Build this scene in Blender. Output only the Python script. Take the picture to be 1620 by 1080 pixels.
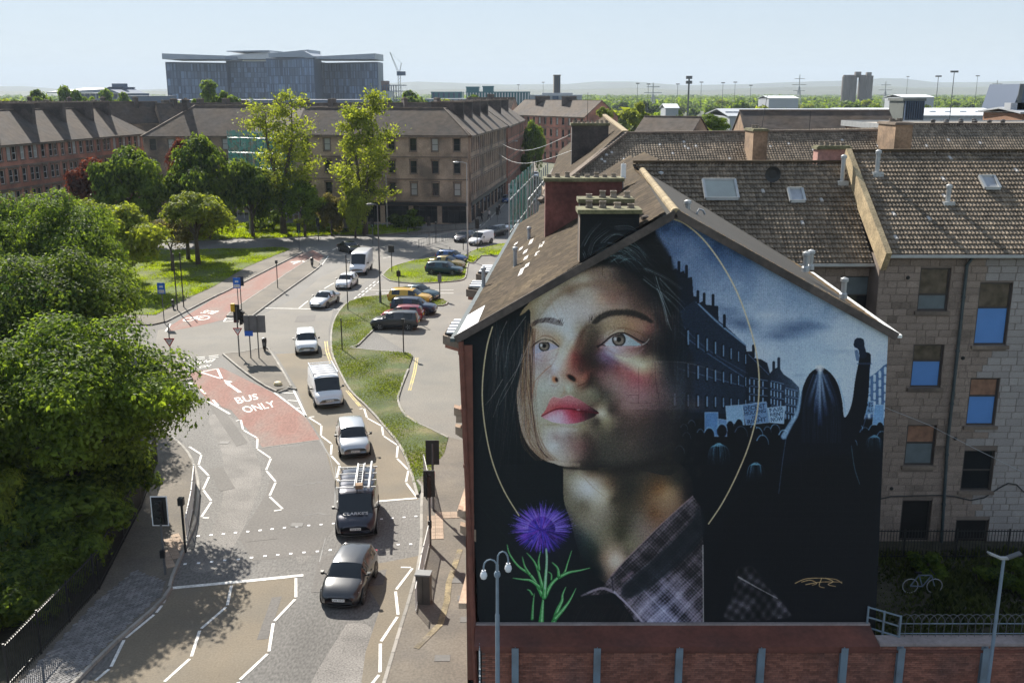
import bpy, math, random
import numpy as np
from mathutils import Vector, Matrix
random.seed(7)
RNG = np.random.default_rng(7)
for o in list(bpy.data.objects):
    bpy.data.objects.remove(o)
SC = bpy.context.scene
COL = SC.collection
# ---------------------------------------------------------------- camera
FPX = 1591.0; CAMH = 21.0; PITCH = math.radians(13.9)
cam_d = bpy.data.cameras.new('camera'); cam = bpy.data.objects.new('camera', cam_d)
COL.objects.link(cam)
cam.location = (0, 0, CAMH)
cam.rotation_euler = (math.radians(90) - PITCH, 0, 0)
cam_d.sensor_width = 36.0; cam_d.lens = 36.0 * FPX / 1620.0
cam_d.clip_start = 0.5; cam_d.clip_end = 60000
SC.camera = cam
# ---------------------------------------------------------------- sky and sun
SUN_EL = math.radians(37); SUN_AZ = math.radians(-27)      # azimuth from +Y, clockwise
w = bpy.data.worlds.new('World'); SC.world = w; w.use_nodes = True
nt = w.node_tree; nt.nodes.clear()
sky = nt.nodes.new('ShaderNodeTexSky'); sky.sky_type = 'NISHITA'; sky.sun_disc = False
sky.sun_elevation = SUN_EL; sky.sun_rotation = SUN_AZ
sky.altitude = 0; sky.air_density = 1.0; sky.dust_density = 0.15; sky.ozone_density = 3.0
bg = nt.nodes.new('ShaderNodeBackground'); bg.inputs['Strength'].default_value = 0.13
wo = nt.nodes.new('ShaderNodeOutputWorld')
gm = nt.nodes.new('ShaderNodeGamma'); gm.inputs[1].default_value = 0.3
nt.links.new(sky.outputs[0], gm.inputs[0]); tn = nt.nodes.new('ShaderNodeVectorMath'); tn.operation = 'MULTIPLY'; tn.inputs[1].default_value = (0.89, 0.965, 1.06)
nt.links.new(gm.outputs[0], tn.inputs[0]); nt.links.new(tn.outputs[0], bg.inputs[0]); nt.links.new(bg.outputs[0], wo.inputs[0])
sd = bpy.data.lights.new('sun', 'SUN'); sd.energy = 3.0; sd.angle = math.radians(0.53); sd.color = (1.0, 0.94, 0.84)
so = bpy.data.objects.new('sun', sd); COL.objects.link(so)
sdir = Vector((math.sin(SUN_AZ) * math.cos(SUN_EL), math.cos(SUN_AZ) * math.cos(SUN_EL), math.sin(SUN_EL)))
so.rotation_euler = sdir.to_track_quat('Z', 'Y').to_euler(); so.location = (-60, 80, 120)
SC.view_settings.view_transform = 'Standard'
try: SC.view_settings.look = 'None'
except Exception: pass
SC.view_settings.gamma = 1.0; SC.view_settings.exposure = 1.72; SC.view_settings.use_curve_mapping = False
SC.cycles.max_bounces = 6; SC.cycles.diffuse_bounces = 3; SC.cycles.transparent_max_bounces = 8
SC.cycles.volume_bounces = 0
# ---------------------------------------------------------------- picture <-> place
CP, SP = math.cos(PITCH), math.sin(PITCH)
def ray(px, py):
    a = (px - 810.0) / FPX; b = (540.0 - py) / FPX
    return Vector((a, CP + SP * b, -SP + CP * b))
def G(px, py, z=0.0):
    """the point at height z seen at a pixel of the photograph"""
    d = ray(px, py); t = (z - CAMH) / d.z
    return Vector((d.x * t, d.y * t, z))
def V(px, py, D):
    """the point at ground distance D seen at a pixel"""
    d = ray(px, py); t = D / d.y
    return Vector((d.x * t, D, CAMH + d.z * t))
# ---------------------------------------------------------------- materials
def new_mat(name):
    m = bpy.data.materials.new(name); m.use_nodes = True
    n = m.node_tree; b = n.nodes['Principled BSDF']
    return m, n, b
def M(name, rgb, rough=0.8, var=0.25, scale=1.5, fine=0.0, fscale=40.0, metal=0.0, bump=0.0, bscale=30.0,
      rand='', rvar=0.0, spec=None, stain=None, stain_scale=0.3, stain_amt=0.5, coat=0.0, stretch=None):
    """weathered surface: colour x broad noise x fine noise, optional piece-to-piece variation, stains and fine relief"""
    m, n, b = new_mat(name); N = n.nodes; L = n.links
    tc = N.new('ShaderNodeTexCoord'); src = tc.outputs['Object']
    if stretch:
        mp = N.new('ShaderNodeMapping'); mp.inputs['Scale'].default_value = stretch
        L.new(src, mp.inputs['Vector']); src = mp.outputs[0]
    def noise(sc, det=3.0):
        t = N.new('ShaderNodeTexNoise'); t.inputs['Scale'].default_value = sc; t.inputs['Detail'].default_value = det
        L.new(src, t.inputs['Vector']); return t.outputs['Fac']
    def rng(sock, lo, hi, a=0.3, c=0.7):
        r = N.new('ShaderNodeMapRange'); r.inputs[1].default_value = a; r.inputs[2].default_value = c
        r.inputs[3].default_value = lo; r.inputs[4].default_value = hi; L.new(sock, r.inputs[0]); return r.outputs[0]
    def mul(a, c):
        x = N.new('ShaderNodeMath'); x.operation = 'MULTIPLY'; L.new(a, x.inputs[0]); L.new(c, x.inputs[1]); return x.outputs[0]
    fac = rng(noise(scale), 1 - var, 1 + var)
    if fine: fac = mul(fac, rng(noise(fscale, 2), 1 - fine, 1 + fine))
    if 'island' in rand:
        g = N.new('ShaderNodeNewGeometry'); fac = mul(fac, rng(g.outputs['Random Per Island'], 1 - rvar, 1 + rvar, 0, 1))
    if 'object' in rand:
        g = N.new('ShaderNodeObjectInfo'); fac = mul(fac, rng(g.outputs['Random'], 1 - rvar, 1 + rvar, 0, 1))
    base = N.new('ShaderNodeRGB'); base.outputs[0].default_value = (*rgb, 1)
    col = base.outputs[0]
    if stain:
        mx = N.new('ShaderNodeMix'); mx.data_type = 'RGBA'; mx.inputs[7].default_value = (*stain, 1)
        L.new(rng(noise(stain_scale, 5), 0, stain_amt, 0.45, 0.65), mx.inputs[0]); L.new(col, mx.inputs[6]); col = mx.outputs[2]
    vm = N.new('ShaderNodeVectorMath'); vm.operation = 'SCALE'; L.new(col, vm.inputs[0]); L.new(fac, vm.inputs['Scale'])
    L.new(vm.outputs[0], b.inputs['Base Color'])
    b.inputs['Roughness'].default_value = rough; b.inputs['Metallic'].default_value = metal
    if spec is not None: b.inputs['Specular IOR Level'].default_value = spec
    if coat: b.inputs['Coat Weight'].default_value = coat; b.inputs['Coat Roughness'].default_value = 0.08
    if bump:
        bp = N.new('ShaderNodeBump'); bp.inputs['Strength'].default_value = 0.6; bp.inputs['Distance'].default_value = bump
        L.new(noise(bscale, 4), bp.inputs['Height']); L.new(bp.outputs[0], b.inputs['Normal'])
    return m
def leaf_mat(name, dark, light, scale=0.6):
    m, n, b = new_mat(name); N = n.nodes; L = n.links
    g = N.new('ShaderNodeNewGeometry'); oi = N.new('ShaderNodeObjectInfo')
    tc = N.new('ShaderNodeTexCoord')
    t = N.new('ShaderNodeTexNoise'); t.inputs['Scale'].default_value = scale; t.inputs['Detail'].default_value = 2
    L.new(tc.outputs['Object'], t.inputs['Vector'])
    a = N.new('ShaderNodeMath'); a.operation = 'MULTIPLY_ADD'; L.new(g.outputs['Random Per Island'], a.inputs[0]); a.inputs[1].default_value = 0.6
    L.new(t.outputs['Fac'], a.inputs[2])
    mr = N.new('ShaderNodeMapRange'); mr.inputs[1].default_value = 0.45; mr.inputs[2].default_value = 1.1; L.new(a.outputs[0], mr.inputs[0])
    mx = N.new('ShaderNodeMix'); mx.data_type = 'RGBA'; mx.inputs[6].default_value = (*dark, 1); mx.inputs[7].default_value = (*light, 1)
    L.new(mr.outputs[0], mx.inputs[0])
    L.new(mx.outputs[2], b.inputs['Base Color']); b.inputs['Roughness'].default_value = 0.6
    b.inputs['Specular IOR Level'].default_value = 0.18
    tr = N.new('ShaderNodeBsdfTranslucent')
    hs = N.new('ShaderNodeHueSaturation'); hs.inputs['Hue'].default_value = 0.485; hs.inputs['Saturation'].default_value = 1.1; hs.inputs['Value'].default_value = 2.0
    L.new(mx.outputs[2], hs.inputs['Color']); L.new(hs.outputs[0], tr.inputs['Color'])
    ms = N.new('ShaderNodeMixShader'); ms.inputs[0].default_value = 0.5
    L.new(b.outputs[0], ms.inputs[1]); L.new(tr.outputs[0], ms.inputs[2])
    L.new(ms.outputs[0], N['Material Output'].inputs['Surface'])
    return m
def glass_mat(name, rgb=(0.02, 0.025, 0.03), blind=0.0, rough=0.06, blindcol=(0.42, 0.42, 0.4)):
    """dark window glass; a share of the windows shows a pale blind behind the pane"""
    m, n, b = new_mat(name); N = n.nodes; L = n.links
    b.inputs['Base Color'].default_value = (*rgb, 1); b.inputs['Roughness'].default_value = rough
    b.inputs['Specular IOR Level'].default_value = 0.6
    if blind:
        oi = N.new('ShaderNodeObjectInfo'); c = N.new('ShaderNodeMath'); c.operation = 'LESS_THAN'; c.inputs[1].default_value = blind
        L.new(oi.outputs['Random'], c.inputs[0])
        mx = N.new('ShaderNodeMix'); mx.data_type = 'RGBA'; mx.inputs[6].default_value = (*rgb, 1); mx.inputs[7].default_value = (*blindcol, 1)
        L.new(c.outputs[0], mx.inputs[0]); L.new(mx.outputs[2], b.inputs['Base Color'])
    return m
# ---------------------------------------------------------------- mesh building
def off_of(p):
    o = Vector((0, 0, 0))
    while p is not None:
        o += p.location; p = p.parent
    return o
def link_mesh(name, me, parent=None):
    ob = bpy.data.objects.new(name, me); COL.objects.link(ob)
    if parent is not None: ob.parent = parent
    return ob
def tag(o, label=None, cat=None, group=None, kind=None):
    if label: o['label'] = label
    if cat: o['category'] = cat
    if group: o['group'] = group
    if kind: o['kind'] = kind
    return o
def thing(name, label, cat, loc=(0, 0, 0), rz=0.0, group=None):
    o = bpy.data.objects.new(name, None); COL.objects.link(o); o.empty_display_size = 0.5
    o.location = loc; o.rotation_euler = (0, 0, rz)
    return tag(o, label, cat, group)
def np_mesh(name, verts, faces, mats, smooth=False, mi=None):
    """verts (N,3), faces (F,k) arrays -> mesh"""
    verts = np.asarray(verts, dtype=np.float32); faces = np.asarray(faces, dtype=np.int32)
    me = bpy.data.meshes.new(name); F, k = faces.shape
    me.vertices.add(len(verts)); me.vertices.foreach_set('co', verts.ravel())
    me.loops.add(F * k); me.loops.foreach_set('vertex_index', faces.ravel())
    me.polygons.add(F); me.polygons.foreach_set('loop_start', np.arange(F, dtype=np.int32) * k)
    if mi is not None: me.polygons.foreach_set('material_index', np.asarray(mi, dtype=np.int32))
    me.polygons.foreach_set('use_smooth', np.full(F, smooth))
    for m in (mats if isinstance(mats, (list, tuple)) else [mats]): me.materials.append(m)
    me.update(); me.validate()
    return me
class MB:
    def __init__(s): s.v = []; s.f = []; s.mi = []
    def add(s, vs, fs, mi=0):
        b = len(s.v); s.v += [tuple(p) for p in vs]; s.f += [tuple(b + i for i in f) for f in fs]; s.mi += [mi] * len(fs); return s
    def box(s, x0, x1, y0, y1, z0, z1, mi=0):
        return s.add([(x0, y0, z0), (x1, y0, z0), (x1, y1, z0), (x0, y1, z0), (x0, y0, z1), (x1, y0, z1), (x1, y1, z1), (x0, y1, z1)],
                     [(0, 3, 2, 1), (4, 5, 6, 7), (0, 1, 5, 4), (1, 2, 6, 5), (2, 3, 7, 6), (3, 0, 4, 7)], mi)
    def obox(s, c, size, rz=0.0, mi=0):
        """box standing on c (centre of its base)"""
        ca, sa = math.cos(rz), math.sin(rz); vs = []
        for z in (0, size[2]):
            for x, y in ((-1, -1), (1, -1), (1, 1), (-1, 1)):
                X, Y = x * size[0] / 2, y * size[1] / 2
                vs.append((c[0] + X * ca - Y * sa, c[1] + X * sa + Y * ca, c[2] + z))
        return s.add(vs, [(0, 3, 2, 1), (4, 5, 6, 7), (0, 1, 5, 4), (1, 2, 6, 5), (2, 3, 7, 6), (3, 0, 4, 7)], mi)
    def bar(s, p0, p1, w=0.05, h=None, mi=0):
        p0, p1 = Vector(p0), Vector(p1); d = (p1 - p0)
        if d.length < 1e-6: return s
        d.normalize(); h = h or w
        up = Vector((0, 0, 1)) if abs(d.z) < 0.95 else Vector((0, 1, 0))
        a = d.cross(up).normalized(); b = a.cross(d).normalized(); vs = []
        for p in (p0, p1):
            for i, j in ((-1, -1), (1, -1), (1, 1), (-1, 1)): vs.append(p + a * i * w / 2 + b * j * h / 2)
        return s.add(vs, [(0, 3, 2, 1), (4, 5, 6, 7), (0, 1, 5, 4), (1, 2, 6, 5), (2, 3, 7, 6), (3, 0, 4, 7)], mi)
    def tube(s, pts, r, n=8, mi=0):
        pts = [Vector(p) for p in pts]; rs = r if isinstance(r, (list, tuple)) else [r] * len(pts)
        vs = []; fs = []; ref = None
        for i, p in enumerate(pts):
            d = (pts[min(i + 1, len(pts) - 1)] - pts[max(i - 1, 0)]).normalized()
            if ref is None:
                ref = Vector((1, 0, 0)) if abs(d.x) < 0.9 else Vector((0, 1, 0))
            a = (ref - d * ref.dot(d)).normalized(); ref = a; b = d.cross(a)
            for k in range(n):
                t = 2 * math.pi * k / n; vs.append(p + (a * math.cos(t) + b * math.sin(t)) * rs[i])
        for i in range(len(pts) - 1):
            for k in range(n):
                fs.append((i * n + k, i * n + (k + 1) % n, (i + 1) * n + (k + 1) % n, (i + 1) * n + k))
        fs.append(tuple(reversed(range(n)))); fs.append(tuple(range((len(pts) - 1) * n, len(pts) * n)))
        return s.add(vs, fs, mi)
    def prism(s, poly, z0, z1, mi=0, side=None):
        n = len(poly); a = sum(poly[i][0] * poly[(i + 1) % n][1] - poly[(i + 1) % n][0] * poly[i][1] for i in range(n))
        if a < 0: poly = list(reversed(poly))
        b = len(s.v)
        s.v += [(p[0], p[1], z0) for p in poly] + [(p[0], p[1], z1) for p in poly]
        s.f.append(tuple(b + n + i for i in range(n))); s.mi.append(mi)
        s.f.append(tuple(b + i for i in reversed(range(n)))); s.mi.append(mi)
        for i in range(n):
            j = (i + 1) % n; s.f.append((b + i, b + j, b + n + j, b + n + i)); s.mi.append(mi if side is None else side)
        return s
    def sheet(s, poly, z, mi=0):
        n = len(poly); a = sum(poly[i][0] * poly[(i + 1) % n][1] - poly[(i + 1) % n][0] * poly[i][1] for i in range(n))
        if a < 0: poly = list(reversed(poly))
        return s.add([(p[0], p[1], z) for p in poly], [tuple(range(n))], mi)
    def quad(s, a, b, c, d, mi=0): return s.add([a, b, c, d], [(0, 1, 2, 3)], mi)
    def lathe(s, c, prof, n=12, mi=0, axis='z'):
        vs = []; fs = []
        for r, h in prof:
            for k in range(n):
                t = 2 * math.pi * k / n; x, y = r * math.cos(t), r * math.sin(t)
                q = (x, y, h) if axis == 'z' else ((x, h, y) if axis == 'y' else (h, x, y))
                vs.append((c[0] + q[0], c[1] + q[1], c[2] + q[2]))
        for i in range(len(prof) - 1):
            for k in range(n): fs.append((i * n + k, i * n + (k + 1) % n, (i + 1) * n + (k + 1) % n, (i + 1) * n + k))
        fs.append(tuple(reversed(range(n)))); fs.append(tuple(range((len(prof) - 1) * n, len(prof) * n)))
        return s.add(vs, fs, mi)
    def build(s, name, mats, parent=None, smooth=False, local=False):
        me = bpy.data.meshes.new(name)
        if parent is not None and not local:
            o = off_of(parent); vs = [(p[0] - o.x, p[1] - o.y, p[2] - o.z) for p in s.v]
        else: vs = s.v
        me.from_pydata(vs, [], s.f)
        for m in (mats if isinstance(mats, (list, tuple)) else [mats]): me.materials.append(m)
        if any(s.mi): me.polygons.foreach_set('material_index', s.mi)
        if smooth: me.polygons.foreach_set('use_smooth', [True] * len(s.f))
        me.update()
        return link_mesh(name, me, parent)
def copy_tree(o, parent=None):
    c = o.copy(); COL.objects.link(c)
    if parent is not None: c.parent = parent
    for ch in list(o.children): copy_tree(ch, c)
    return c
def arc_smooth(pts, k=4, closed=False):
    """Catmull-Rom through 2-D points"""
    P = [Vector((p[0], p[1])) for p in pts]; n = len(P); out = []
    rngi = range(n) if closed else range(n - 1)
    for i in rngi:
        p0 = P[(i - 1) % n] if closed or i > 0 else P[0]; p1 = P[i]; p2 = P[(i + 1) % n]
        p3 = P[(i + 2) % n] if closed or i + 2 < n else P[-1]
        for j in range(k):
            t = j / k
            out.append(0.5 * ((2 * p1) + (p2 - p0) * t + (2 * p0 - 5 * p1 + 4 * p2 - p3) * t * t + (3 * p1 - p0 - 3 * p2 + p3) * t ** 3))
    if not closed: out.append(P[-1])
    return [(p.x, p.y) for p in out]
# ================================================================ materials
ASPH = M('asphalt', (0.15, 0.142, 0.132), 0.85, 0.2, 0.12, 0.34, 11.0, bump=0.01, bscale=60, stain=(0.085, 0.08, 0.074), stain_scale=0.16, stain_amt=0.75, stretch=(1, .45, 1))
ASPH_OLD = M('worn_asphalt', (0.185, 0.17, 0.148), 0.88, 0.12, 0.2, 0.2, 10.0, bump=0.01, bscale=60, stain=(0.13, 0.125, 0.115), stain_scale=0.4, stain_amt=0.6)
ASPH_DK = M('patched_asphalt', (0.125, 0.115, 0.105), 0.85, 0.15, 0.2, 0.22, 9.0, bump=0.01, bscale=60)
BUFF = M('buff_surfacing', (0.18, 0.148, 0.105), 0.9, 0.12, 0.25, 0.15, 12.0, bump=0.008, bscale=80, stain=(0.14, 0.125, 0.10), stain_scale=0.3, stain_amt=0.6)
REDL = M('red_surfacing', (0.25, 0.125, 0.10), 0.9, 0.16, 0.5, 0.2, 8.0, bump=0.008, bscale=80, stain=(0.18, 0.145, 0.125), stain_scale=0.5, stain_amt=0.85, stretch=(1, 0.35, 1))
PAVE = M('pavement_asphalt', (0.145, 0.125, 0.10), 0.9, 0.16, 0.35, 0.2, 10.0, bump=0.008, bscale=60, stain=(0.10, 0.09, 0.08), stain_scale=0.5, stain_amt=0.6)
KERB = M('kerb_granite', (0.30, 0.28, 0.25), 0.85, 0.15, 1.0, 0.15, 20, rand='object', rvar=0.22)
WHITE = M('road_paint', (0.72, 0.70, 0.66), 0.7, 0.12, 1.2, 0.22, 9.0, stain=(0.30, 0.28, 0.26), stain_scale=1.1, stain_amt=0.45)
YELLOW = M('yellow_paint', (0.55, 0.42, 0.13), 0.75, 0.15, 1.2, 0.2, 9.0, stain=(0.22, 0.2, 0.17), stain_scale=1.0, stain_amt=0.6)
STUD = M('crossing_stud', (0.82, 0.82, 0.84), 0.4, 0.05, 1)
GRASS = M('grass_turf', (0.085, 0.115, 0.025), 0.95, 0.3, 0.3, 0.25, 5.0, bump=0.03, bscale=20, stain=(0.15, 0.14, 0.05), stain_scale=0.15, stain_amt=0.5)
VERGE = M('verge_turf', (0.06, 0.085, 0.024), 0.95, 0.3, 0.4, 0.25, 6.0, bump=0.03, bscale=20, stain=(0.15, 0.125, 0.06), stain_scale=0.35, stain_amt=0.8)
SOIL = M('dark_soil', (0.05, 0.045, 0.028), 0.95, 0.3, 0.4, 0.25, 4.0, bump=0.03, bscale=10)  # dark brown soil of the wood floor and the yard
LAND = M('far_land', (0.07, 0.085, 0.04), 0.95, 0.35, 0.01, 0.2, 0.06, stain=(0.16, 0.15, 0.12), stain_scale=0.004, stain_amt=0.8)
SETT = M('granite_sett', (0.17, 0.165, 0.165), 0.8, 0.15, 0.8, rand='island', rvar=0.3)
TACT = M('tactile_paving', (0.36, 0.27, 0.20), 0.9, 0.1, 0.6, 0.12, 12, rand='object', rvar=0.12)
LINTER = M('slab_joint', (0.10, 0.09, 0.08), 0.9)
IRON = M('black_iron', (0.018, 0.018, 0.018), 0.5, 0.2, 3)
GALV = M('galvanised_steel', (0.42, 0.43, 0.43), 0.45, 0.12, 2, metal=0.35)
STEELW = M('pale_rail_steel', (0.55, 0.54, 0.52), 0.5, 0.12, 2)
GREYP = M('grey_post_paint', (0.10, 0.105, 0.11), 0.5, 0.15, 2)
DARKBOX = M('dark_plastic', (0.022, 0.022, 0.023), 0.45, 0.15, 3)

def cx(x0, y0, s, pts): return [(x0 + p[0] / s, y0 + p[1] / s) for p in pts]
C8 = lambda *p: cx(200, 540, 3.857, p)
C7 = lambda *p: cx(360, 340, 3.857, p)
C6 = lambda *p: cx(0, 300, 3.857, p)
C0 = lambda *p: cx(0, 760, 3.375, p)
CA = lambda *p: cx(400, 640, 4.263, p)
CB = lambda *p: cx(400, 820, 4.263, p)
CS = lambda *p: cx(230, 430, 5.4, p)
CP3 = lambda *p: cx(580, 380, 6.75, p)
def W(pts): return [(q.x, q.y) for q in (G(*p) for p in pts)]
def struct(name, ob, label=None):
    ob['kind'] = 'structure'; return ob
# ---------------------------------------------------------------- land and road sheets
mb = MB(); S = 13800
mb.sheet([(-S, -S), (S, -S), (S, S), (-S, S)], -0.02)
ground = mb.build('ground', LAND); ground['kind'] = 'structure'
mb = MB(); mb.sheet([(-95, 18), (30, 18), (30, 60), (16, 178), (0, 178), (14, 420), (2, 420), (-14, 178), (-95, 178)], 0.0)
road = mb.build('road', ASPH); road['kind'] = 'structure'
def part_sheet(name, pts, mat, z, parent=None, k=0):
    poly = W(pts)
    if k: poly = arc_smooth(poly, k, True)
    o = MB().sheet(poly, z).build(name, mat, parent if parent is not None else road); return o
# buff high-friction surfaces, red bus lanes, dark patches
part_sheet('buff_surface', [(436, 560), (500, 556), (524, 545), (530, 575), (556, 618), (606, 670), (634, 706), (650, 743), (662, 790), (598, 793), (540, 790), (524, 745), (512, 700), (486, 658), (470, 615)], BUFF, 0.006)
part_sheet('buff_surface', C0((905, 580), (1580, 512), (1580, 625), (1460, 755), (1435, 915), (1275, 1068), (1200, 1150), (300, 1150), (470, 1075), (590, 1000), (665, 845), (830, 705)), BUFF, 0.006)
part_sheet('buff_surface', CB((700, 330), (1120, 250), (1050, 540), (1000, 740), (900, 1079), (860, 1200), (720, 1200), (760, 900), (860, 600)), BUFF, 0.006)
part_sheet('red_bus_lane', C8((293, 190), (360, 190), (580, 160), (890, 310), (1100, 470), (1180, 600), (830, 645), (640, 420), (500, 370), (390, 225)), REDL, 0.009)
part_sheet('red_bus_lane', C6((1030, 865), (1040, 830), (1300, 668), (1440, 590), (1620, 505)) + C7((460, 235), (520, 215), (590, 250), (545, 300), (510, 262), (240, 455), (60, 558)) + [(359, 500), (358, 505), (311, 516)], REDL, 0.009)
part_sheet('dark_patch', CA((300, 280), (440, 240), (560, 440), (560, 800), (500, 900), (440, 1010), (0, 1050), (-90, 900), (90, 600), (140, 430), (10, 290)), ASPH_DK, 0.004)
part_sheet('worn_patch', [(250, 522), (360, 508), (400, 505), (470, 470), (505, 440), (600, 395), (700, 392), (620, 425), (570, 450), (530, 480), (520, 520), (520, 560), (440, 556), (380, 556), (350, 562), (240, 572)], ASPH_OLD, 0.004)
part_sheet('car_park_surface', [(615, 437), (700, 447), (735, 441), (820, 441), (800, 700), (745, 702), (706, 692), (680, 680), (646, 660), (632, 640), (640, 600), (655, 565), (592, 524), (720, 484), (690, 470), (580, 470), (560, 476), (600, 448)], ASPH_OLD, 0.006)
# trench repairs and a paler wheel-worn strip
for q in (((330, 742), (352, 738), (372, 772), (348, 777)), ((505, 880), (530, 878), (520, 935), (492, 937)), ((395, 840), (440, 836), (438, 852), (390, 857)), ((330, 640), (345, 636), (392, 700), (374, 706)), ((585, 905), (612, 900), (606, 925), (580, 928)), ((430, 945), (446, 943), (424, 1010), (406, 1012)), ((740, 560), (770, 558), (778, 640), (744, 642)), ((470, 500), (500, 498), (498, 508), (466, 510))): part_sheet('asphalt_repair', list(q), ASPH_DK, 0.0115)
WORN = M('wheel_worn_asphalt', (0.185, 0.172, 0.158), 0.85, 0.2, 0.3, 0.4, 14.0, stain=(0.14, 0.13, 0.12), stain_scale=.8, stain_amt=.9)
for q in (((330, 660), (372, 664), (412, 740), (400, 800), (372, 860), (340, 900), (300, 898), (330, 850), (352, 790), (352, 720)), ((486, 1100), (540, 1000), (556, 985), (590, 1000), (560, 1100)), ((470, 790), (500, 800), (490, 880), (468, 880))): part_sheet('wheel_track', list(q), WORN, 0.003, k=5)
# cracks in the asphalt
for pts in (CA((260, 540), (330, 545), (380, 528), (420, 530), (440, 520), (465, 530)), CA((340, 745), (400, 742), (450, 733), (500, 745), (540, 742)), CA((560, 420), (556, 560), (560, 700)), CA((490, 900), (470, 980), (450, 1060)), C8((1180, 600), (1240, 700), (1275, 850), (1270, 1000))):
    wp = W(pts); mb = MB()
    for i in range(len(wp) - 1):
        a, b = Vector(wp[i]), Vector(wp[i + 1]); d = (b - a).normalized(); nrm = Vector((-d.y, d.x)) * random.uniform(0.015, 0.05)
        mb.add([(*(a - nrm), 0.012), (*(b - nrm), 0.012), (*(b + nrm * 0.6), 0.012), (*(a + nrm), 0.012)], [(0, 1, 2, 3)])
    mb.build('crack_seal', IRON, road)
# ---------------------------------------------------------------- raised surfaces with kerb stones
kerb_mesh = {}
def kerb_line(pts, parent, L=0.9, closed=False, white=False, h=0.125):
    P = [Vector((p[0], p[1])) for p in pts]
    if closed: P.append(P[0])
    key = (L, h)
    if key not in kerb_mesh:
        m = MB(); m.box(-L / 2 + 0.012, L / 2 - 0.012, -0.075, 0.075, 0.0, h + 0.012)
        m.add([(-L / 2 + 0.012, -0.06, h + 0.022), (L / 2 - 0.012, -0.06, h + 0.022), (L / 2 - 0.012, 0.06, h + 0.022), (-L / 2 + 0.012, 0.06, h + 0.022)], [(0, 1, 2, 3)])
        o = m.build('kerb_stone', KERB, None); kerb_mesh[key] = o.data; bpy.data.objects.remove(o)
    segs = []; tot = 0
    for i in range(len(P) - 1): l = (P[i + 1] - P[i]).length; segs.append((tot, l, P[i], P[i + 1])); tot += l
    n = max(1, int(tot / L)); step = tot / n; off = off_of(parent)
    si = 0
    for k in range(n):
        s = (k + 0.5) * step
        while si < len(segs) - 1 and s > segs[si][0] + segs[si][1]: si += 1
        s0, l, a, b = segs[si]; p = a + (b - a) * ((s - s0) / max(l, 1e-6)); d = b - a
        o = link_mesh('kerb_stone', kerb_mesh[key], parent); o.location = (p.x - off.x, p.y - off.y, 0); o.rotation_euler = (0, 0, math.atan2(d.y, d.x)); o.scale.x = step / L
def raised(name, pts, mat, h=0.12, kerb=None, kL=0.9, smooth=0, kclosed=False):
    """a raised surface (kerb height) from its outline in the photograph; kerb = outline indices that carry kerb stones"""
    poly = W(pts)
    o = MB().prism(arc_smooth(poly, smooth, True) if smooth else poly, -0.01, h).build(name, mat)
    o['kind'] = 'structure'
    for kk in (kerb or []): kerb_line(arc_smooth(W(kk), 3), o, kL, h=h)
    return o
right_kerb_low = CB((860, 1210), (900, 1079), (1000, 740), (1060, 540), (1130, 250)) + [(667, 802), (668, 775), (660, 762)]
pav_right = raised('right_pavement', right_kerb_low + [(681, 746), (703, 721), (710, 694), (737, 700), (775, 706), (790, 900), (800, 1110)], PAVE, kerb=[right_kerb_low])
verge_kerb = CA((1110, 620), (1060, 440), (990, 280), (870, 130), (760, 10)) + C7((745, 1070), (680, 950), (640, 850), (632, 740), (650, 650), (690, 580), (740, 535), (830, 505), (980, 492))
verge_in = [(640, 468), (680, 473), (700, 474), (708, 479), (700, 484), (660, 486), (612, 505), (588, 525), (566, 547), (561, 552), (645, 560), (653, 564), (646, 585), (634, 615), (630, 636), (644, 661), (681, 680), (709, 694), (703, 720), (681, 746)]
verge = raised('grass_verge', verge_kerb + verge_in, VERGE, h=0.10, kerb=[verge_kerb, verge_in[3:9][::-1], verge_in[8:11], verge_in[12:18]], kL=0.9)
tear = C7((945, 370), (1000, 322), (1100, 290), (1200, 272)) + [(700, 405), (722, 403), (740, 404)] + C7((1500, 262), (1470, 290)) + [(738, 430)] + C7((1440, 395), (1350, 410), (1150, 420), (1000, 405))
teardrop = raised('grass_island', tear, GRASS, h=0.10, kerb=[tear + [tear[0]]])
isl2 = [(742, 416), (750, 416), (762, 405), (800, 404), (812, 386), (790, 387), (752, 396), (735, 405)]
is2 = raised('grass_island', isl2, GRASS, h=0.10, kerb=[isl2 + [isl2[0]]])
med = [(359, 501), (399, 501), (450, 463), (504, 424), (505, 417), (492, 410), (455, 433), (420, 457), (375, 487)]
median = raised('traffic_island', med, PAVE, kerb=[[med[1], med[2], med[3], med[4], med[5]], [med[0], med[1]], [med[5], med[6], med[7], med[8], med[0]]])
isl = C8((590, 82), (720, 70), (840, 45), (880, 70), (1000, 270), (992, 290), (905, 305), (740, 205))
island = raised('traffic_island', isl, PAVE, kerb=[isl + [isl[0]]])
lt = [(-160, 566), (200, 570), (262, 566), (280, 572), (297, 590), (299, 602), (272, 606), (239, 594), (100, 588), (-160, 586)]
ltip = raised('left_pavement', lt, PAVE, kerb=[lt[2:9]])
lk = [(100, 1100), (178, 1022), (258, 950), (273, 914), (296, 858), (308, 828), (314, 780), (311, 753), (298, 719), (268, 690), (225, 662), (60, 645)]
lpav = raised('left_pavement', lk + [(60, 655), (215, 690), (250, 730), (225, 805), (160, 930), (20, 1085), (0, 1110)], PAVE, kerb=[lk])
woods = raised('wood_floor', [(-420, 1250), (0, 1112), (18, 1085), (158, 930), (223, 805), (248, 730), (213, 691), (60, 656), (-420, 650)], SOIL, h=0.06)
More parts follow.
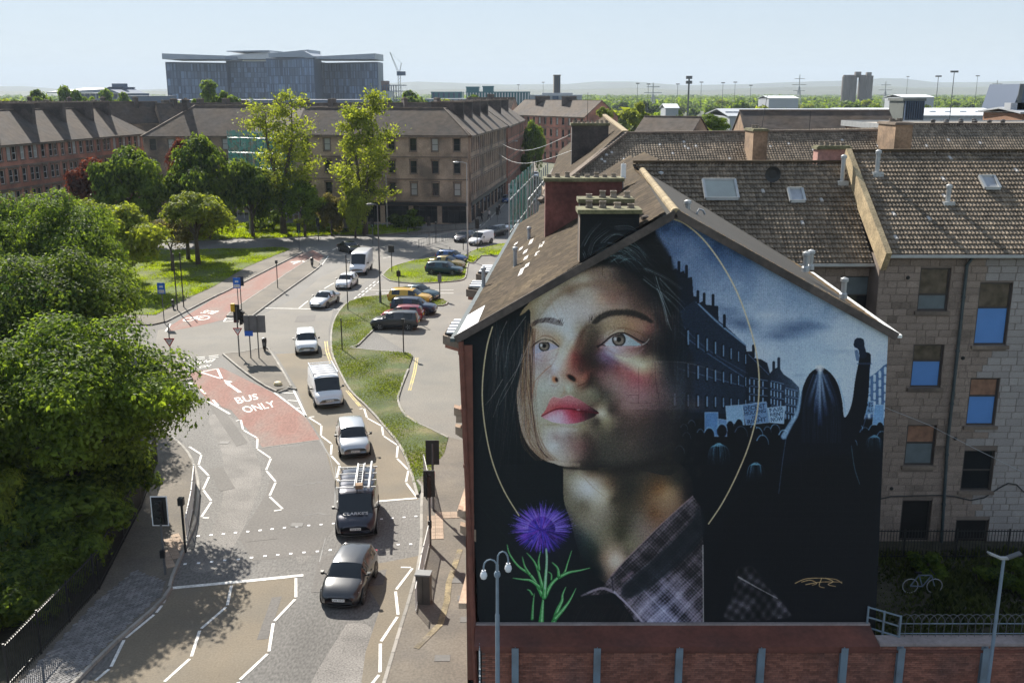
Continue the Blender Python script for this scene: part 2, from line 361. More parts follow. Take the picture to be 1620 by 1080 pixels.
# park with footpath
pk = C6((262 * 3.857, 810), (1300, 660)) + C7((0, 465), (231, 345), (460, 230))
park_edge = C6((780, 770), (950, 772), (1100, 690), (1300, 600), (1500, 480), (1620, 430)) + C7((250, 270), (385, 215))
ppath = raised('park_pavement', pk + [(472, 394), (455, 392), (290, 396), (-300, 400), (-300, 515), (240, 515)], PAVE, h=0.12, kerb=[pk])
park = raised('park_lawn', park_edge + [(448, 393), (360, 395), (280, 397), (-300, 399), (-300, 496)], GRASS, h=0.15)
up_kerb = [(-300, 386), (150, 384)] + C7((-400, 160), (70, 145), (230, 150), (400, 140), (650, 125), (890, 125))
up_kerb = [(-300, 384), (290, 383)] + up_kerb[3:]
upper = raised('upper_lawn', up_kerb + [(660, 368), (668, 362), (640, 358), (400, 352), (-300, 352)], GRASS, h=0.12, kerb=[up_kerb[1:]], kL=1.8)
upav = raised('street_pavement', [(592, 373), (645, 370), (749, 362), (775, 345), (836, 283), (856, 262), (848, 258), (812, 290), (744, 354), (670, 362), (660, 367)], PAVE, h=0.12, kerb=[[(645, 371), (749, 363), (775, 346), (836, 284)]], kL=1.8)
rp = [(832, 383), (846, 352), (862, 318), (880, 270), (905, 250), (902, 249), (874, 268), (850, 316), (828, 352), (812, 372)]
rpav = raised('street_pavement', rp, PAVE, h=0.12, kerb=[rp[5:]], kL=1.8)
# ---------------------------------------------------------------- setts, slabs
def in_poly(x, y, poly):
    c = False; n = len(poly)
    for i in range(n):
        x1, y1 = poly[i]; x2, y2 = poly[(i + 1) % n]
        if (y1 > y) != (y2 > y) and x < (x2 - x1) * (y - y1) / (y2 - y1) + x1: c = not c
    return c
sp = W([(30, 1085), (150, 958), (215, 905), (262, 925), (255, 945), (176, 1018), (98, 1098)])
xs = [p[0] for p in sp]; ys = [p[1] for p in sp]; mb = MB(); a = math.radians(52); ca, sa = math.cos(a), math.sin(a)
for i in range(-90, 90):
    for j in range(-170, 170):
        u = (i + 0.5 * (j % 2)) * 0.22; v = j * 0.125
        x = (min(xs) + max(xs)) / 2 + u * ca - v * sa; y = (min(ys) + max(ys)) / 2 + u * sa + v * ca
        if in_poly(x, y, sp): mb.obox((x, y, 0.12), (0.2, 0.105, 0.018 + random.uniform(0, 0.012)), a)
tag(mb.build('granite_setts', SETT, lpav), kind='stuff')
# tactile slabs at the crossing
def slabs(pts, parent, rz, s=0.4, mat=TACT):
    poly = W(pts); xs = [p[0] for p in poly]; ys = [p[1] for p in poly]; ca, sa = math.cos(rz), math.sin(rz)
    m = MB(); m.box(-s / 2 + 0.01, s / 2 - 0.01, -s / 2 + 0.01, s / 2 - 0.01, 0.0, 0.02)
    for i in range(3):
        for j in range(3): m.obox((-0.12 + 0.12 * i, -0.12 + 0.12 * j, 0.02), (0.035, 0.035, 0.006))
    me = None; cxx = sum(xs) / len(xs); cyy = sum(ys) / len(ys)
    for i in range(-12, 13):
        for j in range(-12, 13):
            x = cxx + (i * ca - j * sa) * s; y = cyy + (i * sa + j * ca) * s
            if in_poly(x, y, poly):
                if me is None: o = m.build('paving_slab', mat, parent, local=True); me = o.data
                else: o = link_mesh('paving_slab', me, parent)
                o.location = (x, y, 0.122); o.rotation_euler = (0, 0, rz)
CR = lambda *p: cx(630, 680, 3.375, p)
slabs(CR((175, 462), (360, 445), (355, 480), (258, 492), (250, 598), (172, 592)), pav_right, 0.08)
slabs(C0((870, 320), (960, 300), (985, 370), (930, 470), (880, 470)), lpav, 0.5)
# ---------------------------------------------------------------- painted markings
def line(name, pts, w=0.11, mat=WHITE, gap=0.0, z=0.013, parent=None):
    P = [Vector(p) for p in W(pts)]; mb = MB()
    for i in range(len(P) - 1):
        a, b = P[i], P[i + 1]; d = b - a
        if d.length < 0.05: continue
        d.normalize(); n = Vector((-d.y, d.x)) * w / 2; a = a + d * gap; b = b - d * gap
        mb.add([(*(a - n), z), (*(b - n), z), (*(b + n), z), (*(a + n), z)], [(0, 1, 2, 3)])
    return mb.build(name, mat, parent or road)
zz = [C8((380, 640), (458, 690), (440, 755), (505, 823), (468, 905), (520, 975), (455, 1075), (515, 1076)),
      C8((660, 487), (698, 478), (712, 540), (800, 590), (797, 655), (882, 713), (852, 787), (912, 857), (872, 945), (957, 1025), (890, 1035)),
      C8((1155, 458), (1110, 462), (1190, 512), (1187, 575), (1253, 625), (1248, 695), (1302, 755), (1283, 835), (1340, 905), (1285, 985)),
      CA((710, 30), (750, 25), (770, 90), (870, 145), (880, 210), (978, 275), (970, 360), (1050, 440), (1032, 525), (1105, 622)),
      C0((895, 600), (870, 660), (830, 710), (665, 845), (590, 1000), (500, 1075), (440, 1180)),
      C0((1237, 555), (1213, 670), (1068, 795), (1020, 945), (870, 1080), (800, 1180)),
      C0((1580, 515), (1580, 628), (1460, 755), (1435, 918), (1275, 1068), (1250, 1180)),
      CB((985, 328), (1080, 330), (962, 485), (980, 655), (860, 835), (858, 1045), (790, 1130))]
for q in zz: line('zigzag_marking', q, 0.12, gap=0.09, z=0.014)
line('stop_line', CA((840, 652), (1105, 630)), 0.2, z=0.016)
line('stop_line', C0((905, 575), (1350, 533), (1620, 505)) + CB((335, 382)), 0.24, z=0.016)
line('stop_line', C7((185, 568), (690, 577)), 0.2, z=0.016)
line('stop_line', C7((905, 478), (1380, 478)), 0.16, z=0.016)
line('lane_line', C7((850, 458), (1380, 458)), 0.1)
for a, b in (((435, 570), (490, 525)), ((590, 450), (650, 415)), ((560, 325), (615, 252)), ((640, 215), (680, 195)), ((950, 265), (1010, 252))): line('lane_line', C7(a, b), 0.12)
for i in range(7):
    t0 = i / 7; t1 = t0 + 0.09
    for o_ in (0, 24):
        f_ = lambda t: (750 + o_ + 160 * t, 530 - 132 * t)
        line('lane_line', C7(f_(t0), f_(t1)), 0.13)
for a, b in (((340, 103), (400, 97)), ((425, 99), (480, 93)), ((503, 91), (562, 84))):
    line('give_way_line', C8(a, b), 0.14); line('give_way_line', C8((a[0], a[1] + 11), (b[0], b[1] + 11)), 0.14)
line('lane_line', C8((155, 120), (260, 113), (330, 106)), 0.12); line('lane_line', C8((170, 128), (215, 112)), 0.12); line('lane_line', C8((262, 110), (270, 130)), 0.2)
line('lane_line', C8((590, 80), (720, 72), (840, 62)), 0.12)
line('chevron_line', C8((498, 365), (632, 443)), 0.16); line('chevron_line', C8((527, 357), (560, 392)), 0.16)
line('chevron_line', C8((366, 290), (436, 327)), 0.16); line('chevron_line', C8((450, 290), (482, 320)), 0.16); line('chevron_line', C8((385, 252), (400, 260)), 0.2)
line('hatch_line', C8((1017, 290), (1097, 458), (903, 312)), 0.14); line('hatch_line', C8((925, 311), (1022, 317)), 0.13, z=0.018); line('hatch_line', C8((985, 360), (1043, 364)), 0.13, z=0.018); line('hatch_line', C8((1035, 405), (1060, 408)), 0.13, z=0.018)
for dx in (0, 14): line('yellow_line', C7((593 + dx, 770), (600 + dx, 830), (628 + dx, 910), (640 + dx, 980)), 0.09, YELLOW)
for dx in (0, 13): line('yellow_line', C8((1340 + dx * 1.0, 300), (1380 + dx, 350), (1420 + dx, 395)), 0.09, YELLOW)
for dx in (0, 12): line('yellow_line', CA((945 + dx, -10), (1020 + dx, 70), (1140 + dx, 150), (1290 + dx, 215)), 0.09, YELLOW)
for dx in (0, 12): line('yellow_line', C7((1105 + dx, 1070), (1135 + dx, 960), (1150 + dx, 870)), 0.09, YELLOW)
line('yellow_line', CR((95, 1180), (225, 1050), (260, 930), (270, 830), (330, 650)), 0.26, M('faded_yellow_strip', (.23, .185, .105), .9, .3, 2, .3, 9, stain=(.145, .125, .1), stain_scale=1.2, stain_amt=.9), z=0.137, parent=pav_right)
line('lane_line', C8((820, 648), (1175, 600)), 0.1, KERB)
for i in range(14):
    t = i / 14.0
    q = lambda t: (700 + (600 - 125 * t) / 3.857, 160 + (545 + 175 * t) / 3.857)
    line('lane_line', [q(t), q(t + 0.045)], 0.35)
for i in range(9):
    line('lane_line', [(760 + i * 9.5 - 2, 352 - i * 9.5 + 6), (760 + i * 9.5 + 1, 352 - i * 9.5 + 3)], 0.15)
# give-way triangle and arrow in the bus lane
line('give_way_triangle', CS((470, 857), (615, 828), (655, 915), (470, 857)), 0.17, z=0.016)
line('lane_arrow', CS((690, 945), (810, 1030)), 0.24, z=0.016)
MB().sheet(W(CS((668, 925), (745, 938), (722, 950), (708, 978))), 0.019).build('lane_arrow', WHITE, road)
# studs
sm = MB(); sm.box(-0.07, 0.07, -0.07, 0.07, 0.0, 0.012); so_ = sm.build('crossing_stud', STUD, road, local=True); stud_me = so_.data; first = True
rowA = C0((1058, 296), (1127, 290), (1193, 285), (1257, 278), (1323, 272), (1390, 265)) + CA((48, 848), (130, 838), (213, 829), (297, 821), (377, 814), (460, 808), (543, 801), (868, 770), (940, 765), (1020, 759), (1100, 752))
rowB = C0((988, 445), (1060, 440), (1130, 433), (1200, 425), (1272, 420), (1343, 411)) + CA((82, 1020), (168, 1012), (256, 1004), (345, 996), (435, 989), (522, 980), (980, 943), (1065, 940), (1140, 938))
for p in rowA + rowB:
    q = G(*p)
    if first: o = so_; first = False
    else: o = link_mesh('crossing_stud', stud_me, road)
    o.location = (q.x, q.y, 0.004); o.rotation_euler = (0, 0, 0.1)
# lettering on the road
def text_geo(s, bold=0.012, **kw):
    cu = bpy.data.curves.new('lettering', 'FONT'); cu.body = s; cu.resolution_u = 3; cu.offset = bold
    for k_, v_ in kw.items(): setattr(cu, k_, v_)
    ob = bpy.data.objects.new('lettering', cu); COL.objects.link(ob)
    dg = bpy.context.evaluated_depsgraph_get(); me = ob.evaluated_get(dg).to_mesh()
    vs = [tuple(v.co) for v in me.vertices]; fs = [tuple(p.vertices) for p in me.polygons]
    ob.evaluated_get(dg).to_mesh_clear(); bpy.data.objects.remove(ob); bpy.data.curves.remove(cu)
    x0 = min(v[0] for v in vs); x1 = max(v[0] for v in vs); y0 = min(v[1] for v in vs); y1 = max(v[1] for v in vs)
    return [((v[0] - x0) / (x1 - x0), (v[1] - y0) / (y1 - y0)) for v in vs], fs
def text_on(name, s, BL, BR, TL, TR, mat, parent, z=None, bold=0.012, local=False):
    """lettering fitted to four corner points of a flat surface"""
    uv, fs = text_geo(s, bold); BL, BR, TL, TR = map(Vector, (BL, BR, TL, TR)); mb = MB()
    mb.add([tuple((BL * (1 - u) + BR * u) * (1 - v) + (TL * (1 - u) + TR * u) * v) for u, v in uv], fs)
    return mb.build(name, mat, parent, local=local)
def gz(p, z=0.017): q = G(*p); return (q.x, q.y, z)
for s, q in (('BUS', C8((682, 382), (808, 352), (655, 345), (795, 318))), ('ONLY', C8((728, 438), (915, 398), (695, 402), (893, 362))),
             ('ENTRY', CS((602, 742), (372, 778), (568, 770), (340, 808))), ('NO', CS((566, 792), (476, 802), (542, 812), (452, 825))),
             ('BUS', CS((632, 336), (520, 328), (572, 362), (462, 352)))):
    text_on('road_lettering', s, *[gz(p) for p in q], WHITE, road)
# bicycle symbol
def ring(c, r, w_, sx, sy):
    mb = MB(); n = 20; vs = []
    for i in range(n):
        t = 2 * math.pi * i / n
        for rr in (r - w_, r): vs.append((c[0] + math.cos(t) * rr * sx, c[1] + math.sin(t) * rr * sy, 0.017))
    return mb.add(vs, [(2 * i, 2 * i + 1, (2 * i + 3) % (2 * n), (2 * i + 2) % (2 * n)) for i in range(n)])
for c in (CS((375, 405))[0], CS((500, 395))[0], C8((0, 0))[0]):
    if c[1] > 530: continue
    q = G(*c); ring((q.x, q.y), 0.55, 0.13, 1.0, 1.7).build('bicycle_marking', WHITE, road)
line('bicycle_marking', CS((375, 405), (440, 380), (490, 372), (540, 380)), 0.13, z=0.018); line('bicycle_marking', CS((440, 380), (440, 405), (500, 395)), 0.13, z=0.02)
for c in ((400, 285), (500, 320)):
    q = G(360 + c[0] / 3.857, 340 + c[1] / 3.857)
line('lane_arrow', C7((385, 290), (440, 283)), 0.5, z=0.016); line('lane_arrow', C7((400, 300), (450, 280), (480, 290)), 0.25, z=0.018)
line('bicycle_marking', C7((530, 295), (560, 300), (540, 320), (525, 305)), 0.2)
line('lane_line', CS((690, 395), (670, 425), (750, 420)), 0.15); line('lane_line', CS((700, 395), (740, 405)), 0.1, z=0.015)
line('lane_line', CS((170, 510), (200, 470), (215, 445)), 0.15)
# ---------------------------------------------------------------- grass blades
GBL = leaf_mat('grass_blades', (0.08, 0.11, 0.012), (0.24, 0.33, 0.035), 0.35)
GBV = leaf_mat('verge_blades', (0.045, 0.065, 0.015), (0.14, 0.18, 0.035), 0.5)
def blades(name, poly, count, h, z0, mat, parent):
    P = np.array(poly); lo = P.min(0); hi = P.max(0); pts = []
    while len(pts) < count:
        q = RNG.uniform(lo, hi, (count, 2))
        x, y = q[:, 0], q[:, 1]; c = np.zeros(len(q), bool); n = len(P)
        for i in range(n):
            x1, y1 = P[i]; x2, y2 = P[(i + 1) % n]
            if y1 == y2: continue
            k = ((y1 > y) != (y2 > y)) & (x < (x2 - x1) * (y - y1) / (y2 - y1) + x1); c ^= k
        pts += list(q[c])
    p = np.array(pts[:count]); a = RNG.uniform(0, 6.283, count); hh = h * RNG.uniform(0.4, 1.3, count) * (0.75 + 0.5 * np.sin(p[:, 0] * 0.9) * np.sin(p[:, 1] * 0.6)); w_ = hh * 0.45
    le = RNG.normal(0, 0.45, (count, 2)) * hh[:, None]
    A = np.c_[p[:, 0] + np.cos(a) * w_, p[:, 1] + np.sin(a) * w_, np.full(count, z0)]
    B = np.c_[p[:, 0] - np.cos(a) * w_, p[:, 1] - np.sin(a) * w_, np.full(count, z0)]
    T = np.c_[p + le, z0 + hh]
    v = np.stack([A, B, T], 1).reshape(-1, 3); off = off_of(parent); v -= np.array([off.x, off.y, off.z])
    f = np.arange(count * 3).reshape(-1, 3)
    o = link_mesh(name, np_mesh(name, v, f, mat), parent); o['kind'] = 'stuff'; return o
blades('grass_blades', W(verge_kerb + verge_in), 42000, 0.085, 0.1, GBV, verge)
blades('grass_blades', W(tear), 26000, 0.08, 0.1, GBL, teardrop)
blades('grass_blades', W(isl2), 4000, 0.13, 0.1, GBL, is2)
blades('grass_blades', W(park_edge + [(448, 393), (360, 395), (280, 397), (150, 397), (150, 497)]), 60000, 0.13, 0.15, GBL, park)
blades('grass_blades', W(up_kerb[1:] + [(660, 366), (640, 358), (400, 356), (290, 356)]), 22000, 0.3, 0.12, GBL, upper)

# ---------------------------------------------------------------- haze: a closed box of thin even air
hm = bpy.data.materials.new('haze_air'); hm.use_nodes = True; hn = hm.node_tree; hn.nodes.remove(hn.nodes['Principled BSDF'])
pv = hn.nodes.new('ShaderNodeVolumePrincipled'); pv.inputs['Color'].default_value = (0.74, 0.86, 1.0, 1); pv.inputs['Density'].default_value = 0.0001
pv.inputs['Anisotropy'].default_value = 0.0
hn.links.new(pv.outputs[0], hn.nodes['Material Output'].inputs['Volume'])
hz = MB().box(-14000, 14000, -14000, 14000, -1.2, 330).build('haze', hm); hz['kind'] = 'stuff'
# ================================================================ buildings
SAND = M('buff_sandstone', (0.43, 0.315, 0.23), 0.9, 0.22, 0.35, 0.15, 6, bump=0.02, bscale=8, stain=(0.10, 0.085, 0.07), stain_scale=0.25, stain_amt=0.75)
SANDD = M('weathered_sandstone', (0.33, 0.235, 0.17), 0.9, 0.25, 0.3, 0.15, 6, bump=0.02, bscale=8, stain=(0.075, 0.065, 0.06), stain_scale=0.22, stain_amt=0.8)
REDS = M('red_sandstone', (0.42, 0.18, 0.125), 0.9, 0.22, 0.35, 0.15, 6, bump=0.02, bscale=8, stain=(0.10, 0.06, 0.05), stain_scale=0.25, stain_amt=0.7)
STONEB = M('rear_wall_stone', (0.33, 0.255, 0.205), 0.92, 0.2, 0.9, 0.2, 14, bump=0.015, bscale=18, rand='object island', rvar=0.12, stain=(0.17, 0.13, 0.10), stain_scale=0.35, stain_amt=0.8)
STONEP = M('pale_wall_stone', (0.37, 0.335, 0.31), 0.92, 0.12, 0.8, 0.1, 14, bump=0.01, bscale=18, rand='object island', rvar=0.08)
MORTAR = M('stone_joint', (0.21, 0.165, 0.135), 0.95, 0.2, 1)
CORNICE = M('stone_moulding', (0.22, 0.17, 0.13), 0.9, 0.25, 0.6, 0.15, 8, stain=(0.09, 0.07, 0.06), stain_scale=0.5, stain_amt=0.6)
SLATE = M('roof_slate', (0.062, 0.046, 0.031), 0.95, spec=0.12, var=0.25, scale=0.5, fine=0.2, fscale=5, rand='island', rvar=0.28, stain=(0.10, 0.075, 0.045), stain_scale=0.6, stain_amt=0.6, bump=0.006, bscale=20)
MOSSLATE = M('mossy_slate', (0.145, 0.095, 0.05), 0.98, 0.3, 0.5, 0.25, 5, rand='island', rvar=0.3, stain=(0.22, 0.155, 0.08), stain_scale=0.5, stain_amt=0.8, bump=0.01, bscale=20, spec=.1)
RTILE = M('concrete_roof_tile', (0.205, 0.158, 0.112), 0.92, 0.22, 0.35, 0.2, 6, rand='island', rvar=0.36, stain=(0.17, 0.14, 0.105), stain_scale=0.3, stain_amt=0.6, bump=0.006, bscale=30)
RBED = M('roof_underlay', (0.02, 0.018, 0.016), 0.95, 0.2, 1)
ROOFF = M('far_slate_roof', (0.085, 0.06, 0.042), 0.9, 0.25, 0.12, 0.3, 1.2, stain=(0.07, 0.06, 0.055), stain_scale=0.2, stain_amt=0.7, bump=0.05, bscale=2.0)
CHIM = M('chimney_render', (0.105, 0.085, 0.075), 0.92, 0.3, 0.7, 0.2, 6, stain=(0.04, 0.037, 0.035), stain_scale=0.6, stain_amt=0.7)
CHIMR = M('red_brick_stack', (0.165, 0.062, 0.05), 0.92, 0.22, 0.8, 0.2, 6, stain=(0.09, 0.04, 0.035), stain_scale=0.6, stain_amt=0.7, bump=0.01, bscale=12)
CHIMO = M('brown_stone_stack', (0.30, 0.20, 0.125), 0.92, 0.25, 0.8, 0.2, 6, stain=(0.13, 0.09, 0.06), stain_scale=0.6, stain_amt=0.6)
CHIMP = M('pink_stone_stack', (0.45, 0.24, 0.20), 0.92, 0.15, 0.8, 0.2, 6)
MOSSCAP = M('mossy_coping', (0.15, 0.14, 0.075), 0.95, 0.3, 1.5, 0.3, 10)
POT = M('chimney_pot_clay', (0.26, 0.21, 0.165), 0.85, 0.2, 2, rand='object', rvar=0.3)
LEAD = M('lead_flashing', (0.36, 0.37, 0.39), 0.55, 0.2, 2, metal=0.2)
WFRAME = M('window_frame_dark', (0.055, 0.045, 0.04), 0.6, 0.2, 3)
WFRAMEW = M('window_frame_white', (0.6, 0.59, 0.57), 0.6, 0.1, 3, rand='object', rvar=0.25)
GLASS = glass_mat('window_glass', blind=0.22)
GLASSD = glass_mat('window_glass_dark', (0.02, 0.022, 0.025))
BLINDB = M('blue_blind', (0.10, 0.27, 0.62), 0.45, 0.06, 1)
BLINDG = M('grey_net_curtain', (0.13, 0.16, 0.17), 0.5, 0.15, 2)
BOARD = M('dark_board', (0.012, 0.011, 0.010), 0.9, 0.2, 2)
AMBER = M('warm_curtain', (0.27, 0.14, 0.085), 0.6, 0.3, 3)
TANB = M('painted_reflection_pane', (0.10, 0.075, 0.058), 0.12, 0.6, 2.2, spec=.6)  # mottled brown paints in the reflection of a brown building
PIPE = M('cast_iron_pipe', (0.055, 0.075, 0.08), 0.5, 0.2, 3)
REDPIPE = M('oxide_red_paint', (0.17, 0.06, 0.042), 0.6, 0.2, 3, bump=0.01)
SHOPD = M('shop_front_dark', (0.03, 0.03, 0.035), 0.4, 0.3, 0.5)

def rect_wall(mb, O, U, W_, zs, ops, depth=0.16, mi=0, back=None):
    """wall W_ long from O along U (left to right seen from outside), pierced by openings (u0,u1,z0,z1) with reveals"""
    O = Vector((O[0], O[1], 0)); U = Vector((U[0], U[1], 0)).normalized(); N = Vector((U.y, -U.x, 0))
    us = sorted({0.0, W_} | {round(u, 3) for o in ops for u in o[:2]}); zz_ = sorted(set(zs) | {round(z, 3) for o in ops for z in o[2:4]})
    P = lambda u, z, d=0.0: tuple(O + U * u - N * d + Vector((0, 0, z)))
    def inside(u, z): return any(o[0] < u < o[1] and o[2] < z < o[3] for o in ops)
    for i in range(len(us) - 1):
        j = 0
        while j < len(zz_) - 1:
            if inside((us[i] + us[i + 1]) / 2, (zz_[j] + zz_[j + 1]) / 2): j += 1; continue
            k = j
            while k + 1 < len(zz_) - 1 and not inside((us[i] + us[i + 1]) / 2, (zz_[k + 1] + zz_[k + 2]) / 2): k += 1
            mb.quad(P(us[i], zz_[j]), P(us[i + 1], zz_[j]), P(us[i + 1], zz_[k + 1]), P(us[i], zz_[k + 1]), mi); j = k + 1
    for u0, u1, z0, z1 in (o[:4] for o in ops):
        mb.quad(P(u0, z0), P(u0, z0, depth), P(u0, z1, depth), P(u0, z1), mi); mb.quad(P(u1, z0, depth), P(u1, z0), P(u1, z1), P(u1, z1, depth), mi)
        mb.quad(P(u0, z0, depth), P(u0, z0), P(u1, z0), P(u1, z0, depth), mi); mb.quad(P(u0, z1), P(u0, z1, depth), P(u1, z1, depth), P(u1, z1), mi)
win_cache = {}
def window_obj(parent, c, U, w_, h_, frame=WFRAME, pane=GLASS, sash=0.5, bars=0, name='window', off=None, pane_top=None, fw=0.07, surround=False):
    """frame as a part, panes as sub-parts; c = centre of sill line on the wall plane, set back by the reveal"""
    key = (round(w_, 2), round(h_, 2), frame.name, pane.name, sash, bars, pane_top.name if pane_top else '', fw)
    if key not in win_cache:
        m = MB(); a = w_ / 2
        m.box(-a, -a + fw, 0.0, 0.07, 0, h_); m.box(a - fw, a, 0.0, 0.07, 0, h_); m.box(-a + fw, a - fw, 0.0, 0.07, 0, fw); m.box(-a + fw, a - fw, 0.0, 0.07, h_ - fw, h_)
        if sash: m.box(-a + fw, a - fw, 0.005, 0.065, h_ * sash - fw / 2, h_ * sash + fw / 2)
        for b in range(bars): x = -a + w_ * (b + 1) / (bars + 1); m.box(x - 0.025, x + 0.025, 0.01, 0.06, fw, h_ - fw)
        o = m.build(name, frame, None); fme = o.data; bpy.data.objects.remove(o)
        pcs = []
        cuts = [(fw, h_ - fw)] if not (sash and pane_top) else [(fw, h_ * sash), (h_ * sash, h_ - fw)]
        for k, (z0, z1) in enumerate(cuts):
            m = MB(); m.quad((-a + fw, 0.035, z0), (a - fw, 0.035, z0), (a - fw, 0.035, z1), (-a + fw, 0.035, z1))
            o = m.build('pane', pane_top if (k == 1 and pane_top) else pane, None); pcs.append(o.data); bpy.data.objects.remove(o)
        win_cache[key] = (fme, pcs)
    fme, pcs = win_cache[key]; o = link_mesh(name, fme, parent); of = off if off is not None else off_of(parent)
    o.location = (c[0] - of.x, c[1] - of.y, c[2] - of.z); o.rotation_euler = (0, 0, math.atan2(U[1], U[0]))
    for p in pcs: link_mesh('pane', p, o)
    if surround:
        key = ('sur', round(w_, 2), round(h_, 2))
        if key not in win_cache:
            m = MB(); a = w_ / 2; m.box(-a - .15, a + .15, -.24, -.10, -.2, -.03); m.box(-a - .22, a + .22, -.26, -.10, h_ + .12, h_ + .32); m.box(-a - .16, -a - .01, -.17, -.12, -.03, h_ + .12); m.box(a + .01, a + .16, -.17, -.12, -.03, h_ + .12)
            q = m.build('window_surround', CORNICE, None); win_cache[key] = q.data; bpy.data.objects.remove(q)
        link_mesh('window_surround', win_cache[key], o)
    return o
def roof_patch(mb, eL, eR, rR, rL, th=0.12, mi=0):
    a, b, c, d = map(Vector, (eL, eR, rR, rL)); n = (b - a).cross(d - a).normalized() * th
    mb.add([a, b, c, d, a + n, b + n, c + n, d + n], [(0, 3, 2, 1), (4, 5, 6, 7), (0, 1, 5, 4), (1, 2, 6, 5), (2, 3, 7, 6), (3, 0, 4, 7)], mi)
def tile_courses(name, eL, eR, rR, rL, gauge, width, mat, parent, prof='roll', lift=0.03, lo=None, light_share=0.0, mat2=None):
    """real overlapping courses: rolled tiles or flat slates over a roof quad (corners: eave left, eave right, ridge right, ridge left)"""
    eL, eR, rR, rL = (np.array(p, float) for p in (eL, eR, rR, rL))
    slope = max(np.linalg.norm(rL - eL), np.linalg.norm(rR - eR)) ; wid = max(np.linalg.norm(eR - eL), np.linalg.norm(rR - rL))
    rows = max(1, int(slope / gauge)); n = np.cross(eR - eL, rL - eL if np.linalg.norm(rL - eL) > .1 else rR - eR); n /= np.linalg.norm(n)
    if n[2] < 0: n = -n
    V_, F_, MI = [], [], []; base = 0; K = 4 if prof == 'roll' else 1
    amp = 0.045 if prof == 'roll' else 0.0
    udir = (eR - eL) / np.linalg.norm(eR - eL)
    for i in range(rows):
        s0, s1 = i / rows, min(1.0, (i + 1.12) / rows)
        A0, B0 = eL + (rL - eL) * s0, eR + (rR - eR) * s0; A1 = eL + (rL - eL) * s1; B1 = eR + (rR - eR) * s1
        W0 = np.dot(B0 - eL, udir); a0 = np.dot(A0 - eL, udir)
        k0, k1 = int(math.floor(a0 / width)), int(math.ceil(W0 / width)); stag = (0.5 if (i % 2 and prof != 'roll') else 0.0)
        for k in range(k0, k1):
            u0 = max((k + stag) * width + 0.004, a0); u1 = min((k + 1 + stag) * width - 0.004, W0)
            if u1 - u0 < width * 0.25: continue
            up = (A1 - A0) - udir * np.dot(A1 - A0, udir)
            us = np.linspace(u0, u1, K + 1); ts = (us - (k + stag) * width) / width
            hh = amp * np.sin(np.pi * np.clip(ts, 0, 1)) ** 0.8 if amp else np.zeros(K + 1)
            j = random.uniform(-0.006, 0.006)
            P0 = A0 + np.outer(us - a0, udir)
            low = P0 + np.outer(hh + lift + j, n); lip = P0 + np.outer(hh * 0.4 + 0.0, n); top = P0 + up + np.outer(hh * 0.9 + 0.004, n)
            V_.append(np.concatenate([lip, low, top])); c = K + 1
            for q in range(K):
                F_.append((base + q, base + q + 1, base + c + q + 1, base + c + q)); F_.append((base + c + q, base + c + q + 1, base + 2 * c + q + 1, base + 2 * c + q))
            mm = 1 if (mat2 and random.random() < light_share) else 0
            MI += [mm] * (2 * K); base += 3 * c
    v = np.concatenate(V_); off = off_of(parent); v = v - np.array([off.x, off.y, off.z])
    o = link_mesh(name, np_mesh(name, v, F_, [mat, mat2] if mat2 else mat, smooth=False, mi=MI), parent); o['kind'] = 'stuff'; return o
pot_me = {}
def pots(parent, pts, r=0.13, h=0.24):
    h = min(h, .22); r = min(r, .11)
    if (r, h) not in pot_me:
        m = MB(); m.lathe((0, 0, 0), [(r * 1.15, 0), (r * 1.15, 0.05), (r, 0.08), (r * 0.9, h - 0.07), (r * 1.1, h - 0.05), (r * 1.1, h), (r * 0.75, h), (r * 0.72, h - 0.15)], 10)
        o = m.build('chimney_pot', POT, None, smooth=False); pot_me[(r, h)] = o.data; bpy.data.objects.remove(o)
    off = off_of(parent)
    for p in pts:
        o = link_mesh('chimney_pot', pot_me[(r, h)], parent); o.location = (p[0] - off.x, p[1] - off.y, p[2] - off.z); o.scale.z = random.choice((0.6, 0.8, 1.0, 1.1)); o.rotation_euler.z = random.uniform(0, 6)
def chimney(parent, c, size, rz, z0, z1, mat=CHIM, npots=4, cap=MOSSCAP, r=0.13):
    """stack with coping and pots; long side along its local x"""
    m = MB(); m.obox((c[0], c[1], z0), (size[0], size[1], z1 - z0 - 0.18), rz, 0); m.obox((c[0], c[1], z1 - 0.18), (size[0] + 0.16, size[1] + 0.16, 0.12), rz, 1); m.obox((c[0], c[1], z1 - 0.06), (size[0] + 0.02, size[1] + 0.02, 0.06), rz, 1)
    st = m.build('chimney', [mat, cap], parent); ca, sa = math.cos(rz), math.sin(rz); L = size[0] - 0.5
    if npots: pots(st, [(c[0] + ca * L * (i / max(1, npots - 1) - 0.5), c[1] + sa * L * (i / max(1, npots - 1) - 0.5), z1) for i in range(npots)], r)
    return st
